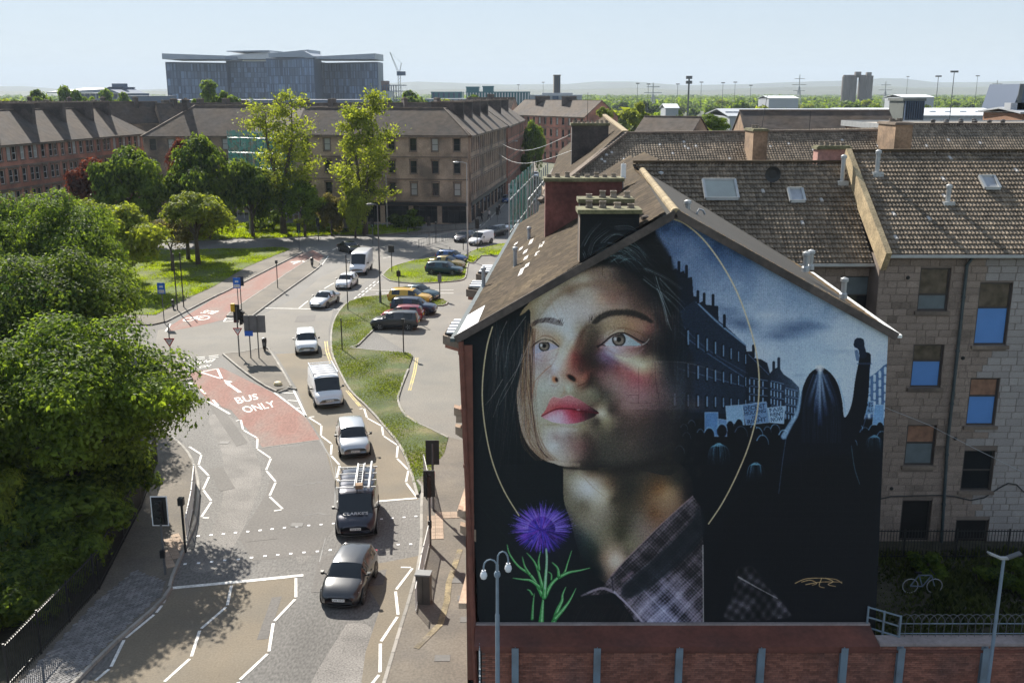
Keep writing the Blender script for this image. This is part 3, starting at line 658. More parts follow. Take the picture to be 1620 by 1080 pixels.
def tenement(label, P0, P1, depth, ez, rz_, wall, storeys=4, bay=3.0, win=(1.1, 1.9), cat='tenement', chim=(), ends=(True, True), hips=(0.0, 0.0), roof=ROOFF, frame=WFRAME, shop=False, name='tenement', group=None, side_wins=(0, 0), pairs=False, chmat=CHIM, eave=0.35, sash=0.5, ridge_off=0.5, wins=True, pane=None, cornice=True):
    """stone tenement: front wall from P0 to P1 (left to right seen from outside), gabled or hipped slate roof, sash windows"""
    P0 = Vector((P0[0], P0[1], 0)); P1 = Vector((P1[0], P1[1], 0)); U = (P1 - P0).normalized(); N = Vector((U.y, -U.x, 0)); Wd = (P1 - P0).length
    root = thing(name, label, cat, tuple((P0 + P1) / 2 - N * depth / 2), 0, group)
    ang = math.atan2(U.y, U.x); sh = ez / storeys; mb = MB()
    def side(O, Uv, L, nb, wins_=True):
        ops = []
        for s in range(storeys):
            z0 = s * sh + sh * 0.30
            for b in range(nb):
                c = (b + 0.5) * L / nb
                if pairs and b % 2 == 0 and s > 0: cs = (c - win[0] * 0.62, c + win[0] * 0.62)
                else: cs = (c,)
                for cc_ in cs: ops.append((cc_ - win[0] / 2, cc_ + win[0] / 2, z0, z0 + win[1]))
        if shop: ops = [o for o in ops if o[2] > sh]; nsh = max(1, int(L / 4.5)); ops += [((i + 0.08) * L / nsh, (i + 0.92) * L / nsh, 0.15, sh * 0.82) for i in range(nsh)]
        if not wins_: ops = []
        rect_wall(mb, O, Uv, L, (0.0, ez), ops)
        return ops
    nb = max(1, round(Wd / bay)); jobs = []
    jobs.append((P0, U, Wd, nb, wins))
    jobs.append((P1, -N, depth, max(1, round(depth / bay)), side_wins[1] > 0))
    jobs.append((P1 - N * depth, -U, Wd, nb, False))
    jobs.append((P0 - N * depth, N, depth, max(1, round(depth / bay)), side_wins[0] > 0))
    allops = [(O, Uv, side(O, Uv, L, nb_, wi)) for O, Uv, L, nb_, wi in jobs]
    # gables
    rd = depth * ridge_off; R0 = P0 - N * rd + U * (hips[0]); R1 = P1 - N * rd - U * (hips[1]); Z = Vector((0, 0, 1))
    if hips[0] == 0: mb.add([P0 + Z * ez, P0 - N * depth + Z * ez, P0 - N * rd + Z * (rz_ - 0.05)], [(0, 1, 2)])
    if hips[1] == 0: mb.add([P1 + Z * ez, P1 - N * depth + Z * ez, P1 - N * rd + Z * (rz_ - 0.05)], [(0, 2, 1)])
    mb.build('wall', wall, root)
    of = off_of(root)
    for O, Uv, ops in allops:
        Nn = Vector((Uv.y, -Uv.x, 0))
        for u0, u1, z0, z1 in ops:
            c = O + Uv * ((u0 + u1) / 2) - Nn * 0.14 + Z * z0
            if shop and z0 < 1 and u1 - u0 > 2: window_obj(root, c, Uv, u1 - u0, z1 - z0, SHOPD, GLASSD, 0.75, 3, 'shop_window', of)
            else: window_obj(root, c, Uv, u1 - u0, z1 - z0, frame, pane or GLASS, sash, 0, 'window', of, surround=True)
    # roof
    e = eave; sl = (rz_ - ez) / rd; E = [P0 + N * e - U * (e if hips[0] else .1), P1 + N * e + U * (e if hips[1] else .1), P1 - N * (depth + e) + U * (e if hips[1] else .1), P0 - N * (depth + e) - U * (e if hips[0] else .1)]
    E = [p + Z * (ez - e * sl * 0.5) for p in E]; r0, r1 = R0 + Z * rz_ - U * (0.1 if not hips[0] else 0), R1 + Z * rz_ + U * (0.1 if not hips[1] else 0)
    m = MB(); roof_patch(m, E[0], E[1], r1, r0); roof_patch(m, E[2], E[3], r0, r1)
    if hips[0]: a = r0 + Vector((0.001, 0.001, 0)); roof_patch(m, E[3], E[0], r0, a)
    if hips[1]: a = r1 + Vector((0.001, 0.001, 0)); roof_patch(m, E[1], E[2], r1, a)
    rf = m.build('roof', roof, root)
    m = MB(); m.bar(r0 + Z * 0.13, r1 + Z * 0.13, 0.28, 0.14)
    if hips[0]: m.bar(E[0] + Z * .12, r0 + Z * .12, 0.25, 0.12)
    if hips[1]: m.bar(E[1] + Z * .12, r1 + Z * .12, 0.25, 0.12)
    m.build('ridge', CORNICE, rf)
    m = MB(); m.bar(P0 + N * 0.16 + Z * (ez - 0.22), P1 + N * 0.16 + Z * (ez - 0.22), 0.32, 0.3)
    for s in range(1, storeys): m.bar(P0 + N * 0.05 + Z * (s * sh + 0.1), P1 + N * 0.05 + Z * (s * sh + 0.1), 0.1, 0.16)
    if side_wins[1]:
        Q = P1 - N * depth; m.bar(P1 + U * 0.16 + Z * (ez - 0.223), Q + U * 0.16 + Z * (ez - 0.223), 0.32, 0.3)
        for s in range(1, storeys): m.bar(P1 + U * 0.05 + Z * (s * sh + 0.102), Q + U * 0.05 + Z * (s * sh + 0.102), 0.1, 0.16)
    if cornice: m.build('cornice', CORNICE, root)
    if shop: MB().bar(P0 + N * 0.12 + Z * sh * .91, P1 + N * 0.12 + Z * sh * .91, .2, sh * .15).build('shop_fascia', SHOPD, root)
    for t, wd_, n_ in chim:
        c = P0 + U * (Wd * t) - N * rd; chimney(root, c, (wd_, 0.9), ang + math.pi / 2, ez + (rz_ - ez) * 0.35, rz_ + 1.2, chmat, n_, CORNICE, 0.16)
    return root
# ================================================================ the tenement with the painted gable
GD = 32.3
UX = 0.078                                     # the street runs slightly to the right
def along(x, D, d): return Vector((x + UX * d, D + d, 0))
A_top = V(733, 533, GD); A_bot = V(757, 985, GD); B_top = V(1405, 530, GD); B_bot = V(1385, 980, GD); RG = V(1068, 343, GD)
zb = 2.62; ZE = 13.2; ZR = 17.15
mur = thing('mural_tenement', 'four-storey corner tenement whose windowless gable carries a huge painted portrait', 'tenement', (5.4, 42, 0))
# outline of the gable wall in its own plane (x, z)
gx0t, gx1t, grx = A_top.x, B_top.x, RG.x
slopeL = (RG.z - A_top.z) / (RG.x - A_top.x); slopeR = (RG.z - B_top.z) / (B_top.x - RG.x)
C0x, C1x = V(916, 437, GD).x, V(1010, 400, GD).x; zc = V(916, 338, GD).z
low0 = A_bot.x + (A_bot.x - A_top.x) * 0.3; low1 = B_bot.x + (B_bot.x - B_top.x) * 0.3
poly = [(low0, 0.0), (low1, 0.0), (gx1t, B_top.z), (grx, RG.z), (C1x, RG.z - (RG.x - C1x) * slopeL), (C1x, zc), (C0x, zc), (C0x, RG.z - (RG.x - C0x) * slopeL), (gx0t, A_top.z)]
def mural_wall(mat):
    """one flat painted face; its UVs are metres in the plane of the wall"""
    me = bpy.data.meshes.new('gable_wall'); vs = [(x, GD, z) for x, z in poly]; n = len(vs); off = off_of(mur)
    vs += [(x, GD + 0.35, z) for x, z in poly]; vs = [(a - off.x, b - off.y, c - off.z) for a, b, c in vs]
    fs = [(0, 1, 2, 3, 4, 7, 8), (4, 5, 6, 7)]
    fs += [tuple(reversed([n + i for i in (0, 1, 2, 3, 4, 7, 8)])), tuple(reversed([n + i for i in (4, 5, 6, 7)]))] + [((i + 1) % n, i, n + i, n + (i + 1) % n) for i in range(n)]
    me.from_pydata(vs, [], fs); me.materials.append(mat); me.materials.append(SANDD)
    for i, p in enumerate(me.polygons): p.material_index = 0 if i < 2 else 1
    uv = me.uv_layers.new(name='wall')
    for p in me.polygons:
        for li in p.loop_indices:
            co = me.vertices[me.loops[li].vertex_index].co
            uv.data[li].uv = ((co.x + off.x - MX0) / (MX1 - MX0), (co.z + off.z - MZ0) / (MZ1 - MZ0))
    me.update(); return link_mesh('gable_wall', me, mur)
MX0, MX1, MZ0, MZ1 = -2.2, 13.6, 0.0, 18.6
# street front and rear walls
Lb = 30.0
fA = Vector((gx0t, GD, 0)); fU = Vector((UX, 1, 0)).normalized()
mb = MB(); ops = []
for s in range(4):
    for k in range(9): u = 1.8 + k * 3.1; ops.append((u, u + 1.2, s * 3.3 + 1.0, s * 3.3 + 2.9))
# seen from outside (the street is on the left) the wall runs from far to near
far = fA + fU * Lb
ops2 = [(Lb - o[1], Lb - o[0], o[2], o[3]) for o in ops]
rect_wall(mb, (far.x, far.y), (-fU.x, -fU.y), Lb, (0.0, ZE), ops2)
mb.build('street_wall', REDS, mur)
MB().quad((gx1t, GD + .35, 0), (gx1t + UX * 14, GD + 14, 0), (gx1t + UX * 14, GD + 14, ZE), (gx1t, GD + .35, ZE)).build('court_wall', SANDD, mur)
for o in ops2:
    c = far - fU * ((o[0] + o[1]) / 2) + Vector((fU.y, -fU.x, 0)) * 0.14 + Vector((0, 0, o[2])); window_obj(mur, c, (-fU.x, -fU.y), 1.2, 1.9, WFRAME, GLASS)
# string courses and stone corner brackets on the street front
m = MB()
for z in (3.4, 6.9, 10.3):
    a = fA + Vector((-0.14, -0.05, z)); b = a + fU * Lb; m.bar(a, b, 0.28, 0.22)
m.build('string_course', SAND, mur)
brk = MB(); brk.add([(0.0, 0, 0), (-0.55, 0, 0.35), (-0.55, 0, 0.62), (0.0, 0, 0.45), (0.0, 0.35, 0), (-0.55, 0.35, 0.35), (-0.55, 0.35, 0.62), (0.0, 0.35, 0.45)], [(0, 3, 2, 1), (4, 5, 6, 7), (0, 1, 5, 4), (1, 2, 6, 5), (2, 3, 7, 6), (3, 0, 4, 7)])
bo = brk.build('stone_bracket', SAND, mur, local=True)
off = off_of(mur)
for i, (px, py) in enumerate(((744, 652), (746, 682), (750, 812), (753, 838))):
    q = V(px, py, GD - 0.02); o = bo if i == 0 else link_mesh('stone_bracket', bo.data, mur)
    o.location = (q.x - off.x, q.y - off.y, q.z - 0.45 - off.z)
# red downpipe at the corner
m = MB(); t = V(735, 540, GD - .12); b = V(752, 930, GD - .12); m.tube([(t.x - .12, GD - .12, t.z), (b.x - .12, GD - .12, b.z), (b.x, GD - .12, 0.2)], 0.09, 8)
for k in range(5): f = k / 4.5 + .05; m.lathe((t.x - .12 + (b.x - t.x) * f, GD - .12, t.z + (b.z - t.z) * f), [(0.115, 0), (0.115, 0.12)], 8)
m.box(t.x - .02, t.x + .25, GD - .10, GD - .012, 0.5, ZE - .3)
m.build('downpipe', REDPIPE, mur)
# roof: left (street) slope and right (court) slope
RU = Vector((UX * 0.85, 1, 0))
def R(d): return Vector((RG.x, GD - 0.12, RG.z + 0.1)) + Vector((UX * 0.85 * d, d, 0))
def EL(d): return Vector((gx0t - 0.25, GD - 0.12, A_top.z - 0.08)) + Vector((UX * d, d, 0))
def ER(d): return Vector((gx1t + 0.25, GD - 0.12, B_top.z - 0.04)) + Vector((UX * 0.6 * d, d, 0))
m = MB(); roof_patch(m, EL(30), EL(0), R(0), R(30), 0.06, 0); roof_patch(m, ER(0), ER(13), R(20), R(0), 0.06, 0)
rf = m.build('roof', RBED, mur)
up = Vector((0, 0, 0.07))
tile_courses('slates', EL(30) + up, EL(0) + up, R(0) + up, R(30) + up, 0.22, 0.3, SLATE, rf, 'flat', 0.018)
tile_courses('slates', ER(0) + up, ER(13) + up, R(20) + up, R(0) + up, 0.22, 0.3, MOSSLATE, rf, 'flat', 0.02)
# ridge tiles one by one
rt = MB()
for k in range(7):
    t = math.pi * k / 6; rt.v += [(0.17 * math.cos(t), 0.0, 0.15 * math.sin(t)), (0.155 * math.cos(t), 0.44, 0.135 * math.sin(t))]
for k in range(6): rt.f.append((2 * k, 2 * k + 2, 2 * k + 3, 2 * k + 1)); rt.mi.append(0)
rt.f.append(tuple(2 * k for k in range(7))); rt.mi.append(0)
RIDGE = M('mossy_ridge_tile', (0.34, 0.26, 0.15), 0.92, 0.3, 1.5, 0.25, 12, rand='object', rvar=0.25)
ro = rt.build('ridge_tile', RIDGE, rf, local=True)
for k in range(48):
    o = ro if k == 0 else link_mesh('ridge_tile', ro.data, rf)
    p = R(k * 0.43); o.location = p + Vector((0, 0, 0.04)) - off; o.rotation_euler = (0.03, 0, -math.atan(UX * 0.85))
# verge boards and coping along the gable
m = MB(); m.bar(EL(0) + Vector((0, -0.02, 0.02)), R(0) + Vector((0, -.02, 0.02)), 0.06, 0.26); m.bar(ER(0) + Vector((0, -.02, 0.02)), R(0) + Vector((0, -.02, .02)), 0.06, 0.26)
m.build('verge', CHIM, rf)
m = MB(); m.bar(EL(0) + Vector((-.1, 0, 0)), EL(30) + Vector((-.1, 0, 0)), 0.16, 0.12); m.build('gutter', PIPE, mur)
m = MB(); m.bar(ER(0) + Vector((.1, 0, 0.02)), ER(12) + Vector((.1, 0, 0.02)), 0.14, 0.1)
m.build('gutter', M('white_gutter', (0.8, 0.8, 0.78), 0.35, 0.05, 2), mur)
# bays with slatted white flat roofs
SLATW = M('white_slat_paint', (0.74, 0.75, 0.77), 0.5, 0.06, 2)
def bay(d0, d1, proj=0.95, zt=13.05):
    w_ = d1 - d0; n = Vector((-fU.y, fU.x, 0)); p = lambda d, o: fA + fU * d + n * o
    pts = [p(d0, -0.4), p(d0, 0.05), p(d0 + w_ * 0.22, proj), p(d1 - w_ * 0.22, proj), p(d1, 0.05), p(d1, -0.4)]
    m = MB(); m.prism([(q.x, q.y) for q in pts], zt - 0.5, zt - 0.35, 1); cx_ = sum(q.x for q in pts) / 6; cy_ = sum(q.y for q in pts) / 6
    big = [(cx_ + (q.x - cx_) * 1.1, cy_ + (q.y - cy_) * 1.1) for q in pts]; m.prism(big, zt - 0.35, zt - 0.05, 2); m.prism([(q.x, q.y) for q in pts], zt - .05, zt + .02, 0)
    b = m.build('eaves_canopy', [RBED, REDS, CORNICE], mur)
    me = None; k = int(w_ / 0.42)
    for i in range(k):
        d = d0 + 0.2 + i * (w_ - 0.4) / max(1, k - 1); f = min(1.0, (d - d0) / (w_ * 0.22), (d1 - d) / (w_ * 0.22)); ln = 0.35 + 0.05 + (proj - 0.05) * f
        s = MB(); a = p(d, -0.4) + Vector((0, 0, zt + .06)); c = p(d, -0.4 + ln) + Vector((0, 0, zt + .06)); s.bar(a, c, 0.24, 0.05); s.build('roof_slat', SLATW, b)
    return b
bay(0.25, 3.3, 0.75); bay(8.6, 11.0, 0.95); bay(12.2, 15.0, 0.95)
# pale lead apron at the first bay
m = MB(); a = EL(0.2) + Vector((0.05, 0, .13)); m.quad(EL(0.15) + Vector((0.0, 0, .12)), EL(3.3) + Vector((0, 0, .12)), EL(3.3) + (R(3.3) - EL(3.3)) * 0.09 + Vector((0, 0, .12)), EL(0.15) + (R(0.15) - EL(.15)) * 0.10 + Vector((0, 0, .12)))
m.build('lead_apron', LEAD, rf)
# replaced pale slates
NEWS = M('pale_new_slate', (0.48, 0.45, 0.42), 0.8, 0.1, 2)
def on_left(px, py):
    """point of the street slope seen at a pixel"""
    n = (EL(0) - EL(10)).cross(R(0) - EL(10)).normalized(); o = Vector((0, 0, CAMH)); d = ray(px, py); t = (EL(0) - o).dot(n) / d.dot(n); return o + d * t, n
sl_d = (R(0) - EL(0)).normalized()
for px, py, L in ((827, 434, 1.6), (836, 424, 0.9), (834, 412, 0.9), (833, 402, 1.0), (826, 397, 0.9), (818, 389, 0.8), (842, 386, 1.6), (852, 405, 1.0), (858, 392, 1.4), (862, 388, 0.9), (885, 403, .3)):
    p, n = on_left(px, py); n = n if n.z > 0 else -n; m = MB(); c = p + n * 0.12; m.bar(c - fU * L * 0.16, c + fU * L * 0.16, 0.02, 0.02); 
    a = c - sl_d * 0.09 - fU * L / 2; b = c - sl_d * .09 + fU * L / 2; m.add([a, b, b + sl_d * .2, a + sl_d * .2, a + n * .012, b + n * .012, b + sl_d * .2 + n * .012, a + sl_d * .2 + n * .012], [(4, 5, 6, 7), (0, 1, 5, 4), (1, 2, 6, 5), (2, 3, 7, 6), (3, 0, 4, 7)])
    m.build('replaced_slate', NEWS, rf)
# chimney stacks
zc_top = zc
m = MB(); m.box(C0x, C1x, GD + 0.36, GD + 0.95, 13.6, zc_top - 0.001, 0); m.box(C0x - .08, C1x + .08, GD - .08, GD + 1.03, zc_top, zc_top + 0.13, 1)
st = m.build('chimney', [CHIM, MOSSCAP], mur); pots(st, [(C0x + f * (C1x - C0x), GD + .5, zc_top + .13) for f in (.17, .40, .65, .88)], 0.11, 0.26)
q0, q1 = V(914, 318, GD + 3.2), V(999, 318, GD + 3.2)
m = MB(); m.box(q0.x + .05, q1.x - .05, GD + 2.6, GD + 3.4, 13.8, q0.z, 0); m.box(q0.x - .03, q1.x + .03, GD + 2.5, GD + 3.5, q0.z, q0.z + .14, 1)
st = m.build('chimney', [CHIM, MOSSCAP], mur); pots(st, [(q0.x + f * (q1.x - q0.x), GD + 3.0, q0.z + .14) for f in (.2, .45, .65, .9)], 0.11, 0.26)
q0, q1 = V(863, 283, 45.6), V(985, 283, 45.6)
m = MB(); m.box(q0.x, q1.x, 45.6, 46.6, 13.9, q0.z - .12, 0); m.box(q0.x - .08, q1.x + .08, 45.5, 46.7, q0.z - .12, q0.z + .03, 1)
st = m.build('chimney', [CHIMR, MOSSCAP], mur); pots(st, [(q0.x + f * (q1.x - q0.x), 46.1, q0.z + .03) for f in (.05, .16, .29, .42, .55, .67, .78, .9)], 0.13, 0.3)
# roof vents
def vent(parent, p, r=0.07, h=0.6, mat=LEAD, name='vent_pipe'):
    m = MB(); m.lathe(tuple(p), [(r * 1.5, -.1), (r * 1.4, 0.05), (r, 0.1), (r, h - .12), (r * 1.5, h - .1), (r * 1.4, h), (r * .3, h + .05)], 8); return m.build(name, mat, parent)
for (px, py, D, h, mt) in ((765, 457, 0, .9, LEAD), (837, 382, 0, .7, LEAD), (815, 425, 0, .9, LEAD)):
    p, n = on_left(px, py); vent(rf, p, 0.08, h, mt)
p = V(1020, 378, GD + .9); vent(rf, (p.x, p.y, p.z), 0.1, .75, CHIM, 'vent_pipe')
for px, py, D in ((1045, 292, 50), (1087, 343, 38), (1274, 425, 36.5), (1282, 422, 36.8), (1334, 467, 34.8)):
    p = V(px, py, D); vent(rf, p, 0.1, .6, GALV)
m = MB(); p = V(1102, 352, 37.5); m.tube([p, p + Vector((0, 0, .35)), p + Vector((.08, 0, .5)), p + Vector((.22, 0, .45)), p + Vector((.3, 0, .3))], 0.04, 8); m.build('vent_pipe', LEAD, rf)
# ================================================================ rear wing with roof tiles and sash windows
wing = thing('rear_wing', 'brown-tiled tenement wing of blotchy stone with blue blinds, behind the painted gable', 'tenement', (22, 47, 0))
XA = 16.5; DA, DB = 45.6, 44.4
mb = MB()
def wbox(x0, y0, x1, y1, D):
    a = V(x0, y0, D); b = V(x1, y1, D); return a.x, b.x, b.z, a.z
wins = [(1457, 424, 1498, 492, BLINDG, TANB, .38), (1551, 447, 1591, 546, BLINDB, TANB, .60), (1446, 545, 1487, 613, BLINDB, TANB, .62), (1536, 598, 1573, 673, BLINDB, AMBER, .62), (1436, 672, 1476, 736, BLINDG, AMBER, .55),
        (1526, 712, 1567, 776, GLASSD, GLASSD, .5), (1428, 791, 1468, 855, BOARD, BOARD, 0), (1513, 822, 1558, 878, BOARD, BOARD, 0)]
DF = DB + 0.2; opsb = []
for w_ in wins:
    x0, x1, z0, z1 = wbox(*w_[:4], DF); opsb.append((x0 - XA, x1 - XA, max(z0, 0.1), z1))
rect_wall(mb, (XA, DF), (1, 0), 24.0, (0.0, 13.9), opsb, 0.22)
x0, x1, z0, z1 = wbox(1331, 437, 1372, 497, DA + 0.2); opa = [(x0 - 8.0, x1 - 8.0, z0, z1)]
rect_wall(mb, (8.0, DA + .2), (1, 0), XA - 8.0 - 0.003, (0.0, 13.4), opa, 0.22)
mb.quad((XA - .003, DF, 0), (XA - .003, DF, 13.9), (XA - .003, 58, 13.9), (XA - .003, 58, 0)); mb.quad((40.5, DF, 0), (40.5, 57, 0), (40.5, 57, 13.9), (40.5, DF, 13.9)); mb.quad((8, 57, 0), (8, 57, 14), (40.5, 57, 14), (40.5, 57, 0))
wl = mb.build('wall', MORTAR, wing); ofw = off_of(wing)
for w_, o in zip(wins, opsb):
    c = (XA + (o[0] + o[1]) / 2, DF + .1, o[2]); window_obj(wing, c, (1, 0), o[1] - o[0], o[3] - o[2], WFRAME, w_[4], w_[6], 0, 'window', ofw, w_[5] if w_[6] else None, 0.08)
o = opa[0]; window_obj(wing, (8 + (o[0] + o[1]) / 2, DA + .3, o[2]), (1, 0), o[1] - o[0], o[3] - o[2], WFRAME, GLASSD, .5, 0, 'window', ofw, BLINDG, 0.06)
# the stones of the wall, one by one where they show largest
def stones(x0, x1, D, zt, ops, parent, ox, limit):
    cells = []; z = 0.03; row = 0
    while z < zt - 0.12:
        h = 0.31 if row % 3 else 0.36; x = x0 + random.uniform(-.4, 0)
        while x < x1:
            L = random.choice((0.42, 0.6, 0.75, 0.9)); a, b = max(x, x0), min(x + L, x1); zt_ = min(z + h, zt - .02)
            segs = [(a, b)]
            for o in ops:
                o0, o1 = o[0] + ox, o[1] + ox
                if o[2] < z + h and o[3] > z:
                    ns = []
                    for s, e in segs:
                        if e <= o0 or s >= o1: ns.append((s, e))
                        else:
                            if s < o0: ns.append((s, o0))
                            if e > o1: ns.append((o1, e))
                    segs = ns
            for s, e in segs:
                if e - s > 0.08: cells.append((s, e, z, zt_))
            x += L
        z += h; row += 1
    return cells
cells = [(c, DF) for c in stones(XA, 29.0, DF, 13.9, opsb, wing, XA, 0)] + [(c, DA + .2) for c in stones(12.4, XA - .01, DA + .2, 13.4, opa, wing, 8.0, 0)]
def pale(c): return c[1] > 22.3 - 0.05 * c[2] + 0.25 * math.sin(c[2] * 5)
vis = [q for q in cells if q[0][2] > 1.2 and q[0][0] < 23.6 and q[0][0] > 13.2]; vis.sort(key=lambda q: -(q[0][1] - q[0][0]) * (q[0][3] - q[0][2])); big = set(id(q) for q in vis[:300])
rest = MB(); restp = MB(); stone_me = {}
for q in cells:
    (s, e, z0, z1), D = q; dpt = random.uniform(0.010, 0.028); pl = pale(q[0])
    if id(q) in big:
        key = (round(e - s, 2), round(z1 - z0, 2), pl)
        if key not in stone_me:
            m = MB(); w2 = key[0] / 2 - .008; m.add([(-w2, 0, .008), (w2, 0, .008), (w2, 0, key[1] - .008), (-w2, 0, key[1] - .008), (-w2 + .012, -.02, .02), (w2 - .012, -.02, .02), (w2 - .012, -.02, key[1] - .02), (-w2 + .012, -.02, key[1] - .02)], [(4, 5, 6, 7), (0, 1, 5, 4), (1, 2, 6, 5), (2, 3, 7, 6), (3, 0, 4, 7)])
            o = m.build('stone', STONEP if pl else STONEB, None); stone_me[key] = o.data; bpy.data.objects.remove(o)
        o = link_mesh('stone', stone_me[key], wing); o.location = ((s + e) / 2 - ofw.x, D - random.uniform(0, .008) - ofw.y, z0 - ofw.z)
    else:
        (restp if pl else rest).add([(s + .01, D, z0 + .01), (e - .01, D, z0 + .01), (e - .01, D, z1 - .01), (s + .01, D, z1 - .01), (s + .02, D - dpt, z0 + .02), (e - .02, D - dpt, z0 + .02), (e - .02, D - dpt, z1 - .02), (s + .02, D - dpt, z1 - .02)], [(4, 5, 6, 7), (0, 1, 5, 4), (1, 2, 6, 5), (2, 3, 7, 6), (3, 0, 4, 7)])
tag(rest.build('small_stones', STONEB, wing), kind='stuff'); tag(restp.build('small_stones', STONEP, wing), kind='stuff')
# sills
for o in opsb[:6]:
    m = MB(); m.box(XA + o[0] - .12, XA + o[1] + .12, DF - .13, DF + .1, o[2] - .16, o[2] - .002); m.build('window_sill', CORNICE, wing)
# pipes, cable, boxes
m = MB(); a, b = V(1531, 409, DF - .15), V(1489, 862, DF - .15)
m.tube([(a.x + .15, DF - .3, a.z + .1), (a.x, DF - .15, a.z - .3), (a.x, DF - .15, 5.0), (b.x, DF - .15, 0.1)], 0.075, 8)
for z in (2, 4.5, 7, 9.5, 12): m.lathe((a.x + (b.x - a.x) * max(0, (5 - z) / 5), DF - .15, z), [(.1, 0), (.1, .1)], 8)
m.build('drainpipe', PIPE, wing)
m = MB(); c = V(1383, 430, DA); m.tube([(c.x, DA + .05, 13.2), (c.x, DA + .05, 9.0), (c.x, DA + .05, .1)], 0.07, 8); m.build('drainpipe', PIPE, wing)
m = MB(); pts = [V(*p, DF - .06) for p in ((1392, 789), (1410, 785), (1440, 784), (1490, 783), (1510, 785), (1535, 791), (1557, 787), (1580, 772), (1595, 764), (1608, 766), (1620, 778), (1640, 770))]; m.tube(pts, 0.03, 6); m.build('cable', IRON, wing)
for x, y in ((1436, 439), (1523, 566), (1511, 693), (1410, 772)): q = V(x, y, DF); m = MB(); m.lathe((q.x, DF - .05, q.z), [(.07, -.02), (.09, 0), (.09, .05)], 8, axis='y'); m.build('flue_hole', IRON, wing)
# tiled roofs of the wing
def roofq(D0, z0, D1, z1, xa0, xb0, xa1, xb1): return (xa0, D0, z0), (xb0, D0, z0), (xb1, D1, z1), (xa1, D1, z1)
def tiled(parent, q, gauge=0.32, width=0.17, back=6.0):
    m = MB(); roof_patch(m, *q, 0.05); eL, eR, rR, rL = (Vector(p) for p in q)
    roof_patch(m, (eR.x, rR.y + back, eR.z), (eL.x, rR.y + back, eR.z), rL, rR, 0.05); r_ = m.build('roof', RBED, parent)
    u = Vector((0, 0, .06)); tile_courses('roof_tiles', eL + u, eR + u, rR + u, rL + u, gauge, width, RTILE, r_, 'roll', 0.085, light_share=0.006, mat2=NEWS)
    m = MB(); m.bar(rL + Vector((0, 0, .16)), rR + Vector((0, 0, .16)), 0.3, 0.13); m.build('ridge', SLATE, r_); return r_
ra = tiled(wing, roofq(DA - .25, 13.35, 50.6, 17.5, 8.5, XA - .05, 6.0, XA - .05))
rb = tiled(wing, roofq(DB - .25, 13.95, 50.6, 18.05, XA + .2, 40.5, XA + .2, 40.5))
m = MB(); m.bar((XA + .08, DB - .3, 13.72), (XA + .08, 50.6, 17.9), 0.26, 1.0); m.build('parapet_coping', RIDGE, wing)
m = MB(); m.bar((XA + .2, DB - .35, 13.97), (40, DB - .35, 13.97), 0.14, 0.12); m.bar((12.5, DA - .35, 13.38), (XA, DA - .35, 13.38), 0.14, 0.12); m.build('gutter', GALV, wing)
# roof lights on the wing
def on_plane(px, py, q):
    a, b, c = Vector(q[0]), Vector(q[1]), Vector(q[2]); n = (b - a).cross(c - b).normalized(); o = Vector((0, 0, CAMH)); d = ray(px, py); t = (a - o).dot(n) / d.dot(n); return o + d * t, (n if n.z > 0 else -n)
QA = roofq(DA - .25, 13.4, 50.6, 17.55, 6, XA, 6, XA); QB = roofq(DB - .25, 14.0, 50.6, 18.1, XA, 40, XA, 40)
def skylight(parent, q, px0, py0, px1, py1, frame=GALV, pane=GLASSD):
    a, n = on_plane(px0, py1, q); b, _ = on_plane(px1, py1, q); c, _ = on_plane(px1, py0, q); d, _ = on_plane(px0, py0, q); d.x = a.x; c.x = b.x; n1 = n * .09; n2 = n * .2
    m = MB(); 
    for s, e in ((a, b), (b, c), (c, d), (d, a)): m.bar(s + n2, e + n2, 0.12, 0.14)
    f = m.build('skylight', frame, parent); MB().quad(a + n2, b + n2, c + n2, d + n2).build('pane', pane, f)
SKYP = M('pale_rooflight', (0.34, 0.36, 0.33), 0.25, 0.1, 1)
skylight(wing, QA, 1116, 289, 1167, 319, pane=SKYP); skylight(wing, QA, 1250, 303, 1272, 323, pane=LEAD); skylight(wing, QB, 1557, 284, 1580, 303, pane=LEAD)
# flues on the wing roof, in bright steel
for px, py, h, q in ((1387, 276, 1.0, QB), (1499, 323, .75, QB), (1332, 290, 1.2, QA)):
    p, n = on_plane(px, py, q); m = MB(); m.tube([p, p + Vector((0, 0, h))], 0.11, 10); m.lathe(tuple(p + Vector((0, 0, h))), [(.15, 0), (.15, .12), (.05, .18)], 10); m.obox(tuple(p - Vector((0, 0, .1))), (.5, .5, .22)); m.build('flue', GALV, wing)
# satellite dish
p, n = on_plane(1219, 300, QA); m = MB(); m.tube([p, p + Vector((0, -.1, .7))], .03, 6); m.lathe((p.x, p.y - .25, p.z + .75), [(.02, .1), (.22, .06), (.38, 0.0), (.385, -.02), (.2, .03)], 14, axis='y')
d_ = tag(m.build('satellite_dish', IRON), 'dark satellite dish standing on the brown-tiled rear wing roof', 'satellite dish')
p, n = on_plane(1430, 128, QB)
# wing chimneys
chimney(wing, (V(1316, 245, 51.5).x, 51.6), (1.6, .8), 0, 16.2, 18.4, CHIMP, 5, MOSSCAP, .1)
